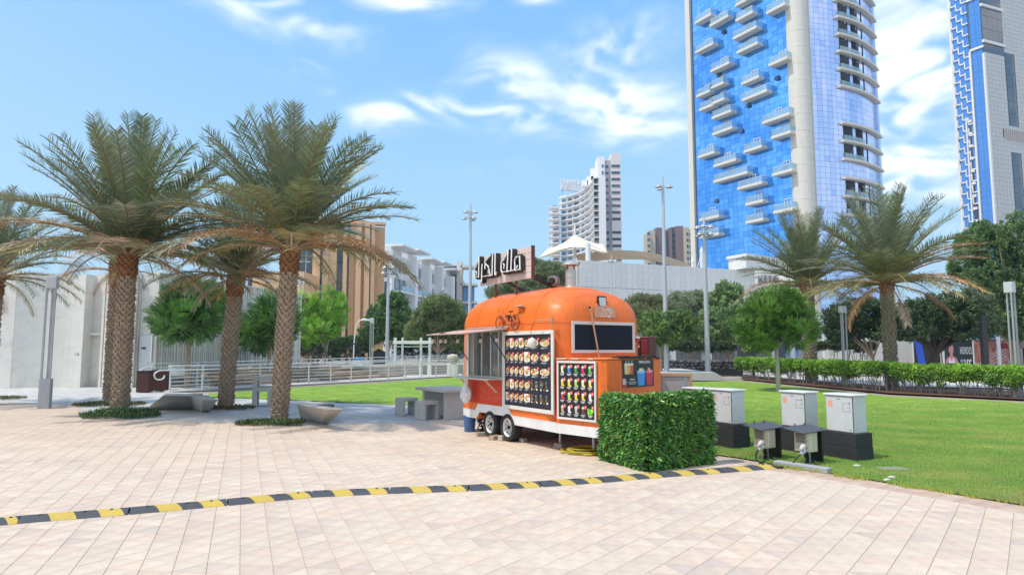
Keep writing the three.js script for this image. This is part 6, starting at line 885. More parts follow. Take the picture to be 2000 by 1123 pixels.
// ---------- white apartment block ----------
{
  const F = [-20.337, -112, 0.174, -0.985], FF = [-25.962, -112, 1, 0], [ox, oz] = F, t = thing('apartment_block', 'long white apartment block with balconies and blue tinted windows', 'building', ox, 0, oz), H = 18.401, wm = std([0.88, 0.88, 0.88], 0.7, { map: stainTex }), gl = phys([0.05, 0.10, 0.16], 0.08, { clearcoat: 1 }), rail = phys([0.6, 0.75, 0.8], 0.1, { transmission: 0.6, thickness: 0 }), or = std([0.62, 0.30, 0.03], 0.6);
  const W = [5.625, 12.198][0]; part('front_wall', onFace(FF, bx(W, H, 20, W / 2, 0, -10)), wm, t, true);
  for (const [p, q] of [[0, 0], [0, 1], [1, 0], [1, 1]]) { const w = part('window', onFace(FF, bx(1.25, 2.0, 0.2, 3.2 + p * 1.32 - 0.2, H - 4.55 - q * 2.75, 0.03)), gl, t, true); part('mullion', onFace(FF, bx(0.07, 2.0, 0.06, 3.2 + p * 1.32 - 0.2, H - 4.55 - q * 2.75, 0.15)), wm, w, true); }
  const bands = []; for (let k = 0; k < 12; k++) bands.push(bx(W, 0.04, 0.05, W / 2, 1 + k * 1.3, 0.02)); part('cladding_joint', onFace(FF, bands), std([0.5, 0.52, 0.55], 0.7), t, true);
  part('side_wall', onFace(F, bx(46, H - 0.4, 10, 23, 0, -5.05)), wm, t, true);
  const R = rng(211);
  for (let b = 0; b < 5; b++) {
    const x0 = 1 + b * 8.6, up = b === 2 ? 1.0 : 0; part('bay', onFace(F, bx(1.6, H - 0.8 + up, 1.7, x0 + 7.4, 0, 0.8)), wm, t, true);
    part('roof_slab', onFace(F, bx(7.4, 0.28, 4.6, x0 + 3.4, H + 0.9 + (b % 2) * 0.5, -0.6)), wm, t, true); part('roof_room', onFace(F, bx(5.6, 1.3, 3, x0 + 3, H - 0.39, -2.2)), wm, t, true);
    for (let f = 0; f < 5; f++) {
      const y = H - 3.6 - f * 3.15; if (y < 1) continue;
      for (let k = 0; k < 3; k++) { const w = part('window', onFace(F, bx(1.5, 1.95, 0.14, x0 + 1.1 + k * 2.1, y + 0.25, 0.02)), gl, t, true); part('frame', onFace(F, bx(0.1, 1.95, 0.05, x0 + 1.1 + k * 2.1, y + 0.25, 0.12)), wm, w, true); }
      if (f) { const s = part('balcony', onFace(F, bx(6.5, 0.3, 1.5, x0 + 3.2, y - 0.35, 0.76)), wm, t, true); part('glass_rail', onFace(F, bx(6.3, 0.85, 0.05, x0 + 3.2, y - 0.049, 1.45)), rail, s, true); }
      if (f === 3 && b < 2) part('orange_panel', onFace(F, bx(1.7, 2.6, 0.2, x0 + 5.6, y - 0.02, 0.18)), or, t, true);
    }
  }
  const Z = -152; const st = part('stair_tower', bx(-11.392 - -12.567, H + 3.2, 4, -11.979, 0, Z), std([0.66, 0.62, 0.54], 0.7, { map: stainTex }), t, true);
  for (let f = 0; f < 4; f++) part('floor_slab', bx(3.6, 0.5, 5, -9.865, H + 1.8 - f * 4.1, Z - 0.5), std([0.6, 0.58, 0.55], 0.7), t, true);
  part('blue_glass', bx(2.6, H - 2, 3, -9.983, 0, Z - 2.2), phys([0.05, 0.22, 0.55], 0.15, { clearcoat: 1 }), t, true); part('roof_box', bx(4.2, 3.2, 4, -13.982, H - 0.38, -157), std([0.055, 0.075, 0.12], 0.4), t, true);
}
// ---------- curved white hotel tower with rooftop letters ----------
{
  const px = (p, D) => ((p - 1000) / 1300) * D, t = thing('hotel_tower', 'distant white tower with concave rows of balconies and letters on its roof', 'tower', px(1140, 325), 0, -325), wm = std([0.84, 0.83, 0.82], 0.7), pink = std([0.74, 0.67, 0.66], 0.75), gl = phys([0.10, 0.20, 0.33], 0.12, { clearcoat: 1 }), dk = phys([0.035, 0.06, 0.085], 0.12, { clearcoat: 1 });
  const pl = [[1092, 342], [1104, 340], [1116, 337], [1128, 332.5], [1139, 326.5], [1149, 319], [1157, 311], [1163, 302]].map(([p, D]) => [px(p, D), -D]);
  const off = (d) => pl.map(([x, z], i) => { const a = pl[Math.max(0, i - 1)], b = pl[Math.min(pl.length - 1, i + 1)], l = Math.hypot(b[0] - a[0], b[1] - a[1]); return [x + ((b[1] - a[1]) / l) * d, z - ((b[0] - a[0]) / l) * d]; });
  const top = 81, FH = 3.1, back = off(2.4), deep = off(5.5);
  part('core', prism([...back, ...deep.reverse()], 0, top + 0.8), wm, t, true);
  for (let f = 0; f < 22; f++) {
    const y = top - f * FH; if (y < 20) break; const s = part('balcony', prism([...pl, ...off(2.39).reverse()], y - 0.42, y), wm, t, true);
    for (let k = 0; k < 7; k++) { const [a, b] = [off(2.3)[k], off(2.3)[k + 1]], L = Math.hypot(b[0] - a[0], b[1] - a[1]), ry = Math.atan2(-(b[1] - a[1]), b[0] - a[0]); if (f) { part('window', bx(L * 0.62, 1.9, 0.15, (a[0] + b[0]) / 2, y + 0.25, (a[1] + b[1]) / 2, ry), (f * 3 + k) % 4 ? gl : dk, s, true); if (k % 2) part('party_wall', bx(0.25, FH - 0.43, 2.2, b[0], y, b[1] + 1.0, ry), wm, s, true); } }
    if (f > 1) { part('left_terrace', prism([[px(1071, 336), -337], [px(1093, 336), -336], [px(1093, 345), -345], [px(1074, 345), -345]], y - 0.4, y), wm, t, true); part('window', bx(2.6, 2, 0.3, px(1086, 344), y + 0.2, -344.6), gl, t, true); }
    part('near_terrace', prism([[px(1163, 302), -302.1], [px(1178, 305), -302.6], [px(1179, 310), -310], [px(1164, 310), -310]], y - 0.42, y + 0.02), wm, t, true); part('window', bx(3.2, 2, 0.3, px(1175, 309.6), y + 0.3, -309.8), f % 3 ? gl : dk, t, true);
  }
  part('left_core', bx(px(1093, 352) - px(1079, 352), top - 5, 8, px(1086, 350), 0, -350), wm, t, true);
  part('lift_shaft', bx(px(1184, 312) - px(1170, 312), 93.5, 10, px(1177, 313), 0, -315.5), wm, t, true); part('lift_shaft', bx(px(1199, 312) - px(1184, 312), 92, 8, px(1191, 313), 0, -315.8), std([0.40, 0.40, 0.46], 0.6), t, true);
  part('slab_block', bx(px(1216, 312) - px(1197.5, 312), 95, 12, px(1206.5, 312), 0, -316), pink, t, true);
  for (let f = 0; f < 22; f++) { const y = 88 - f * 3.2; if (y < 24 || f === 9) continue; part('window', bx(4.1, 1.25, 0.2, px(1207, 310), y, -309.95), dk, t, true); part('small_window', bx(1.4, 1.2, 0.2, px(1190, 311), y + 0.2, -311.7), dk, t, true); part('small_window', bx(1.1, 1.5, 0.2, px(1181.3, 310.4), y, -310.45), gl, t, true); }
  for (const [p, q, y, h] of [[1150, 1163, 81, 5], [1140, 1152, 81, 3], [1158, 1170, 84, 6]]) part('roof_parapet', bx(px(q, 316) - px(p, 316), h, 3, px((p + q) / 2, 318), y, -320), wm, t, true);
  const tg = new TextGeometry('RAMADA', { font, size: 5.2, depth: 0.8, curveSegments: 3 }); tg.computeBoundingBox(); const w = tg.boundingBox.max.x; tg.scale(11.2 / w, 1.15, 1); tg.rotateY(0.28); tg.translate(px(1096, 338), top + 2.6, -337); part('roof_letters', tg, std([0.80, 0.76, 0.74], 0.5), t, true); part('letter_frame', [bx(11.5, 0.3, 0.3, px(1118, 337), top + 2.2, -338.5, 0.28), bx(0.3, 3, 0.3, px(1100, 337), top, -337.5), bx(0.3, 3, 0.3, px(1132, 337), top, -340)], M.steel, t, true);
}
// ---------- brown and cream tower ----------
{
  const D = 340, px = (p, d = D) => ((p - 1000) / 1300) * d, t = thing('brown_tower', 'distant brown and cream residential tower between the mast and the blue tower', 'tower', px(1310), 0, -D), br = std([0.21, 0.145, 0.135], 0.8), dkb = std([0.10, 0.075, 0.08], 0.8), cr = std([0.52, 0.46, 0.36], 0.8), gl = phys([0.04, 0.055, 0.08], 0.15, { clearcoat: 1 }), Y = (y) => 1.6 + ((683 - y) / 1300) * D * 1.004;
  const V0 = [[1265, 1272, 455, 3, cr], [1272, 1284, 449, 0, cr], [1281, 1288, 461, -1, dkb], [1287, 1304, 442, -1.5, br], [1304, 1314, 448, -3, dkb], [1313, 1319, 442, -2, br], [1318.5, 1327, 440, -3.2, dkb], [1326, 1341, 439, -1, br], [1340.5, 1350, 443, 1.2, cr], [1350, 1362, 446, 0, cr]];
  for (const [a, b, y, z, m] of V0) part('volume', bx(px(b) - px(a), Y(y), 9, (px(a) + px(b)) / 2, 0, -D - 5 + z), m, t, true);
  for (let f = 0; f < 16; f++) { const y = Y(452) - 2 - f * 3.2; for (const [p, w, z] of [[1268.5, 1.2, 3], [1284.5, 1.2, -1], [1323, 1.6, -3.2], [1308, 0.8, -3], [1346.5, 0.9, 1.2], [1355, 1.6, 0]]) part('window', bx(w, 1.5, 0.2, px(p), y, -D - 0.45 + z), gl, t, true); }
}
// ---------- long panelled white wall, roof hut and tensile canopies ----------
{
  const F = [6.175, -60, 0.918, -0.397], [ox, oz] = F, t = thing('panelled_building', 'long low building clad in white panels behind the trailer', 'building', ox, 0, oz), H = 9.567, L = [26.586, 9.373][0], R = rng(221);
  part('core', onFace(F, bx(L, H - 2.75, 10, L / 2, 2.7, -5.2), bx(L, 2.65, 8, L / 2, 0.0, -6)), std([0.30, 0.31, 0.32], 0.85), t, true);
  const pm = [[0.82, 0.825, 0.83], [0.79, 0.80, 0.81], [0.84, 0.845, 0.85]].map((c) => std(c, 0.5, { map: stainTex })), n = Math.floor(L / 0.62), rows = [[4.3, 1.45], [5.76, 1.5], [7.27, H - 7.27]], gs = rows.map(([, h]) => boxUV(new RoundedBoxGeometry(0.605, h - 0.02, 0.06, 1, 0.008))), ry = Math.atan2(-F[3], F[2]);
  for (let k = 0; k < n; k++) rows.forEach(([y, h], r) => { const a = 0.31 + k * 0.62; put(part('panel', gs[r], pm[Math.floor(R() * 3)], t), F[2] * a - F[3] * 0.03, y + h / 2, F[3] * a + F[2] * 0.03, (R() - 0.5) * 0.006, ry + (R() - 0.5) * 0.01, 0); });
  part('coping', onFace(F, bx(L + 0.1, 0.12, 0.5, L / 2, H + 0.001, -0.2)), pm[2], t, true);
  for (let k = 0; k < 8; k++) part('pillar', onFace(F, rb(0.7, 4.28, 0.7, 1.6 + k * 4.3, 0, -0.5, 0.03)), pm[0], t, true);
  for (let k = 0; k < 7; k++) part('opening', onFace(F, bx(3.2, 1.3, 0.2, 3.75 + k * 4.3, 2.8, -0.95)), M.darkGlass, t, true);
  part('end_wall', prism([[6.175, -60.05], [3.575, -66], [4.178, -72], [6.894, -66]], 0, H - 0.25), pm[1], t, true);
  part('roof_ladder', [bar([5.867, 5, -59.7], [5.867, H + 0.3, -59.7], 0.05), bar([5.747, 5, -59.9], [5.747, H + 0.3, -59.9], 0.05), ...Array.from({ length: 12 }, (_, k) => bar([5.867, 5.2 + k * 0.38, -59.7], [5.747, 5.2 + k * 0.38, -59.9], 0.03))], M.white, t, true);
  const hut = thing('roof_hut', 'white box hut on the roof at the right end of the panelled wall', 'hut', 23.168, H, -68, 0.0), hy = 10.896 - H;
  const hp = [[22.431, -68.3], [23.458, -66], [29.963, -71], [29.338, -74]];
  part('walls', prism(hp, H + 0.15, H + hy), M.white, hut).geometry.translate(-hut.position.x, -H, 68); part('roof_edge', prism(hp.map(([x, z], i) => [x + [-0.2, 0, 0.2, 0][i], z + [0, 0.25, 0, -0.2][i]]), H + hy + 0.002, H + hy + 0.3), M.white, hut).geometry.translate(-hut.position.x, -H, 68);
  const sg = thing('roof_sign', 'dark lettered sign on the white wall behind the right palms', 'sign', 21.527, 7.449, -58, -0.35);
  part('back_board', bx(5.2, 1.3, 0.2, 2.4, -0.2, -0.16), M.white, sg); const tg = new TextGeometry('KITE', { font, size: 0.58, depth: 0.1, curveSegments: 4 }); part('letters', tg, std([0.12, 0.13, 0.15], 0.5), sg); for (const x of [0.5, 4.3]) part('support', sq([x, -0.2, -0.2], [x, -5, -0.2], 0.12), M.white, sg);
  // tent with a peak on a mast and sagging sides
  const fab = phys([0.80, 0.71, 0.54], 0.8, { side: THREE.DoubleSide, transmission: 0.25, thickness: 0 }), tan = phys([0.62, 0.50, 0.36], 0.8, { side: THREE.DoubleSide, transmission: 0.25, thickness: 0 });
  const sail = (P, fn, nu, nv) => { const pos = [], idx = []; for (let j = 0; j <= nv; j++) for (let i = 0; i <= nu; i++) pos.push(...fn(i / nu, j / nv)); for (let j = 0; j < nv; j++) for (let i = 0; i < nu; i++) { const a = j * (nu + 1) + i, b = a + nu + 1; idx.push(a, b, a + 1, a + 1, b, b + 1); } const g = new THREE.BufferGeometry(); g.setAttribute('position', new THREE.Float32BufferAttribute(pos, 3)); g.setIndex(idx); g.computeVertexNormals(); return g; };
  const c1 = thing('tent_canopy', 'cream peaked tent canopy on the roof below the hotel tower', 'canopy', 7.265, H, -76), pk = [7.276, 14.852, -76], K = [[2.864, 11.472, -71], [10.071, 11.68, -69], [11.738, 13.872, -84], [5.084, 13.477, -84]];
  for (let s = 0; s < 4; s++) { const a = K[s], b = K[(s + 1) % 4]; part('fabric', sail(0, (u, v) => { const e = [0, 1, 2].map((k) => a[k] + (b[k] - a[k]) * u); e[1] += 1.0 * Math.sin(Math.PI * u); const pinch = 4 * u * (1 - u) * 0.12; e[0] += (pk[0] - e[0]) * pinch; e[2] += (pk[2] - e[2]) * pinch; const w = Math.pow(v, 1.0); return [e[0] + (pk[0] - e[0]) * w, e[1] + (pk[1] - e[1]) * Math.pow(v, 1.7), e[2] + (pk[2] - e[2]) * w]; }, 14, 14), fab, c1, true); }
  part('mast', bar([pk[0], H, pk[2]], [pk[0], pk[1] + 1.1, pk[2]], 0.17, 12, 0.1), M.white, c1, true); part('corner_post', [bar([K[1][0] - 2.1, H, K[1][2]], [K[1][0] - 2.1, 12.709, K[1][2]], 0.3, 14, 0.26)], M.white, c1, true); part('corner_post', bar([K[0][0], H - 2, K[0][2]], K[0], 0.1), M.white, c1, true);
  part('cable', [bar(K[0], [K[0][0] - 3, H - 2, K[0][2]], 0.03, 5), bar(K[1], [K[1][0] - 2.1, 12.601, K[1][2]], 0.03, 5)], M.steel, c1, true);
  const c2 = thing('arched_canopy', 'tan arched fabric canopy on the roof reaching to the blue tower', 'canopy', 14.527, H, -72);
  const top = [[7.451, 13.037, -80], [11.805, 13.001, -76], [14.851, 12.379, -73], [17.076, 11.472, -71], [18.719, 10.622, -70], [19.629, 10.13, -70]].map((p) => V(...p)), low = [[7.815, 12.689, -84], [13.032, 13.148, -84], [16.265, 12.912, -80], [17.497, 11.253, -74], [18.426, 10.307, -71], [19.08, 9.857, -70]].map((p) => V(...p)), C1 = new THREE.CatmullRomCurve3(top), C2 = new THREE.CatmullRomCurve3(low);
  part('fabric', sail(0, (u, v) => { const a = C1.getPoint(u), b = C2.getPoint(u); return [a.x + (b.x - a.x) * v, a.y + (b.y - a.y) * v - 0.5 * Math.sin(Math.PI * v), a.z + (b.z - a.z) * v]; }, 40, 8), tan, c2, true);
  const c3 = [[12.006, 13.222, -86], [16.614, 13.017, -84], [19.343, 11.47, -78], [19.081, 9.912, -70]].map((p) => V(...p)), C3 = new THREE.CatmullRomCurve3(c3); part('fabric', sail(0, (u, v) => { const a = C2.getPoint(0.2 + 0.8 * u), b = C3.getPoint(u); return [a.x + (b.x - a.x) * v, a.y + (b.y - a.y) * v - 0.01, a.z + (b.z - a.z) * v]; }, 30, 4), tan, c2, true);
  for (const [x, y, z, h] of [[19.188, 0, -70, 10.841], [20.164, 0, -70, 11.936]]) part('post', [bar([x, H - 0.4, z], [x, h, z], 0.2, 12, 0.17), new THREE.ConeGeometry(0.2, 0.7, 12).translate(x, h + 0.35, z)], M.white, c2, true);
  part('cable', [bar(top[5].toArray(), [20.164, 11.827, -70], 0.05, 5)], M.white, c2, true);
}
// ---------- blue glass tower with scattered balconies ----------
{
  const F = [43.553, -155, 0.5, 0.866], W = [28.468, 28.241][0], t = thing('glass_tower', 'tall blue glass tower with scattered white balconies and a round white corner', 'tower', F[0], 0, F[1]), HT = 98;
  const blue = std([0.10, 0.40, 0.95], 0.09, { metalness: 0.85 }), blue3 = std([0.08, 0.34, 0.84], 0.12, { metalness: 0.8 }), blue2 = std([0.14, 0.45, 0.98], 0.11, { metalness: 0.85 }), grey = std([0.56, 0.645, 0.90], 0.12, { metalness: 0.85 }), grey2 = std([0.42, 0.54, 0.88], 0.12, { metalness: 0.85 }), wm = std([0.70, 0.685, 0.63], 0.6, { map: stainTex }), frameM = std([0.05, 0.10, 0.2], 0.5, { metalness: 0.4 }), dark = std([0.10, 0.11, 0.13], 0.5), doorM = phys([0.05, 0.065, 0.08], 0.15, { clearcoat: 1 }), rail = phys([0.62, 0.80, 0.86], 0.08, { transmission: 0.75, thickness: 0 });
  const cx = F[0] + F[2] * W, cz = F[1] + F[3] * W;                            // foot of the round corner
  part('core', onFace(F, bx(W, HT, 14, W / 2, 0, -7.2)), frameM, t, true);
  // left face: panes in rows, each a little out of true
  const R = rng(231), pw = 1.32, ph = 1.18, ry = Math.atan2(-F[3], F[2]), pg = boxUV(new THREE.BoxGeometry(pw - 0.035, ph - 0.035, 0.06)), restB = [], singles = [], colB = [];
  for (let j = 0; j < Math.floor(HT / ph); j++) for (let i = 0; i < Math.floor((W - 0.3) / pw); i++) { const a = 0.6 + (i + 0.5) * pw, y = (j + 0.5) * ph, X = F[2] * a, Z = F[3] * a; singles.push([X - F[3] * 0.02, y, Z + F[2] * 0.02]); }
  singles.sort((p, q) => q[2] - p[2]);
  const inView = (p) => p[1] > 24 && p[1] < 86; let cnt = 0;
  for (const p of singles) { const e = [(R() - 0.5) * 0.009, ry + (R() - 0.5) * 0.012]; if (inView(p) && cnt < 290) { cnt++; put(part('pane', pg, [blue, blue2, blue3][Math.floor(R() * 3)], t), ...p, e[0], e[1], 0).rotation.order = 'YXZ'; } else { restB.push(TRS(...p, eul(e[0], e[1], 0), 1)); const k = R(); colB.push(lin(0.075 + 0.075 * k, 0.33 + 0.13 * k, 0.84 + 0.14 * k)); } }
  tag(inst('panes', pg, std([1, 1, 1], 0.1, { metalness: 0.85 }), restB, t, colB), null, null, null, 'stuff');
  part('edge_fin', onFace(F, rb(1.5, HT + 0.6, 1.6, -0.75, 0, -0.3, 0.05)), wm, t, true);
  // round corner column in storey-high drums with shadow joints
  const rc = 2.15, ccx = cx + 1.1, ccz = cz - 1.6; for (let k = 0; k < 28; k++) part('corner_drum', cyl(rc, rc, 3.5 - 0.03, ccx, k * 3.5, ccz, 40), wm, t, true);
  part('corner_fin', bx(0.9, HT, 2.6, ccx + 2.0, 0, ccz - 0.9, 0.1), std([0.58, 0.55, 0.47], 0.7, { map: stainTex }), t, true);
  // balconies: slab, glass rail on three sides, white door portal, cast where the facade carries them
  const BAL = [[3.00, 8.13, 78.44], [7.55, 13.09, 75.78], [15.09, 19.74, 77.14], [15.08, 19.78, 73.67], [14.15, 20.65, 69.92], [15.16, 20.80, 66.29], [23.18, 27.86, 71.71], [2.90, 8.56, 71.25], [7.43, 13.00, 64.94], [23.31, 27.89, 60.29], [7.50, 11.20, 60.99], [16.12, 20.78, 58.87], [2.88, 7.13, 60.50], [7.50, 11.26, 57.25], [16.09, 22.66, 55.18], [3.69, 8.03, 56.95], [7.44, 13.08, 53.87], [21.20, 27.90, 48.55], [7.43, 13.25, 50.03], [23.21, 27.99, 44.79], [16.12, 20.90, 43.70], [2.87, 7.97, 45.87], [7.50, 14.04, 42.63], [7.36, 16.98, 39.06], [23.16, 28.00, 36.99], [14.07, 20.70, 36.04], [16.14, 20.70, 32.16], [23.09, 27.96, 29.16], [16.04, 20.65, 28.27], [2.79, 8.74, 31.04], [2.57, 8.60, 27.05]];
  const sd = 1.9;
  for (const [a0, a1, y] of BAL) {
    const b = part('balcony', onFace(F, rb(a1 - a0, 0.62, sd, (a0 + a1) / 2, y, sd / 2 + 0.05, 0.08)), wm, t, true), h = 1.15, m = (a0 + a1) / 2;
    part('glass_rail', onFace(F, bx(a1 - a0 - 0.3, h, 0.05, m, y + 0.62, sd - 0.15), bx(0.05, h, sd - 0.25, a0 + 0.15, y + 0.62, sd / 2), bx(0.05, h, sd - 0.25, a1 - 0.15, y + 0.62, sd / 2)), rail, b, true);
    part('hand_rail', onFace(F, bx(a1 - a0 - 0.2, 0.06, 0.08, m, y + 0.62 + h, sd - 0.15), bx(0.07, 0.06, sd - 0.2, a0 + 0.15, y + 0.62 + h, sd / 2 - 0.05), bx(0.07, 0.06, sd - 0.2, a1 - 0.15, y + 0.62 + h, sd / 2 - 0.05)), M.white, b, true);
    const dw = Math.min(1.6, (a1 - a0) * 0.4), dx0 = a0 + (a1 - a0) * 0.3; part('door_portal', onFace(F, bx(0.12, 2.3, 0.14, dx0, y + 0.62, 0.12), bx(0.12, 2.3, 0.14, dx0 + dw, y + 0.62, 0.12), bx(dw + 0.12, 0.12, 0.13, dx0 + dw / 2, y + 2.92, 0.12), bx(0.09, 2.28, 0.1, dx0 + dw / 2, y + 0.62, 0.12)), M.white, b, true);
  }
  for (const [a, y] of [[10.2, 74], [8.4, 64.4], [16.4, 54.6], [24, 58], [14.2, 49.5], [25, 38.6], [6.5, 35.4], [6.6, 31.6]]) { const o = part('open_vent', onFace(F, bx(1.1, 0.05, 1.0, 0, 0, 0).rotateX(1.25).translate(a, y, 0.3)), frameM, t, true); }
  // right side: glass drum with balcony bays
  const RA = 30.5, c0 = (8 * Math.PI) / 180, sx = ccx + 2.35, sz = ccz + 0.3, ox = sx - RA * Math.sin(-c0) * -1 * -1, P = (s, r = RA) => { const ang = c0 + s / RA; return [sx + (r * Math.sin(ang) - RA * Math.sin(c0)) , sz - (RA * Math.cos(c0) - r * Math.cos(ang)), ang]; };
  const Ls = 46, coreP = []; for (let s = 0; s <= Ls; s += 2) { const [x, z] = P(s, RA - 1.6); coreP.push([x, z]); } part('drum_core', prism([...coreP, [ccx + 6, ccz - 22], [ccx + 1, ccz - 6]], 0, HT), dark, t, true);
  const g2 = boxUV(new THREE.BoxGeometry(1.2 - 0.04, 1.166 - 0.04, 0.06)), list = [], bayAt = 7.2, bays = [[28.8, 36.5], [40.4, 48.0], [55.8, 93.3]].map(([a, b]) => [a, b]);
  const inBay = (s, y) => s > bayAt && s < bayAt + 8.4 && bays.some(([a, b]) => y > a && y < b);
  for (let j = 0; j < 84; j++) for (let i = 0; i < 36; i++) { const s = 0.6 + i * 1.2, y = (j + 0.5) * 1.166; if (inBay(s, y)) continue; const [x, z, ang] = P(s); list.push([x - F[0], y, z - F[1], ang]); }
  let c2 = 0; const rest = [], colr = []; for (const [x, y, z, ang] of list) { const e = [(R() - 0.5) * 0.008, ang + (R() - 0.5) * 0.012, 0]; if (y > 24 && y < 72 && c2 < 280 && R() < 0.5) { c2++; put(part('pane', g2, R() < 0.07 ? grey2 : grey, t), x, y, z, ...e).rotation.order = 'YXZ'; } else { rest.push(TRS(x, y, z, eul(...e), 1)); const k = R() < 0.07 ? 1 : 0; colr.push(k ? lin(0.42, 0.54, 0.88) : lin(0.53 + 0.06 * R(), 0.625 + 0.04 * R(), 0.90)); } }
  tag(inst('drum_panes', g2, std([1, 1, 1], 0.12, { metalness: 0.85 }), rest, t, colr), null, null, null, 'stuff');
  const ringP = (s0, s1, r0, r1, y0, y1) => { const A = [], B = []; for (let s = s0; s <= s1 + 0.01; s += (s1 - s0) / 10) { const [x, z] = P(s, r0); A.push([x, z]); const [u, v] = P(s, r1); B.push([u, v]); } return prism([...A, ...B.reverse()], y0, y1); };
  for (const [a, b] of bays) for (let y = a; y < b + 0.1; y += (b - a) / Math.round((b - a) / 3.78)) {
    const s = part('curved_balcony', ringP(bayAt - 0.6, bayAt + 16, RA - 0.2, RA + 0.8, y - 0.22, y + 0.24), wm, t, true);
    if (y > b - 1) continue;
    part('glass_rail', ringP(bayAt + 0.1, bayAt + 7.2, RA + 0.25, RA + 0.31, y + 0.24, y + 1.4), rail, s, true);
    for (const [q, w, k] of [[3.6, 0.9, 1], [7.4, 1.3, 1], [0.15, 0.3, 0]]) { const [x, z, ang] = P(bayAt + q, RA - 0.35); part('pier', bx(w, 3.29, 0.5, x, y + 0.241, z, ang), k ? grey : wm, s, true); }
    for (const q of [1.8, 5.4]) { const [x, z, ang] = P(bayAt + q, RA - 1.52); part('door', bx(2.6, 2.6, 0.1, x, y + 0.24, z, ang), doorM, s, true); }
  }
}
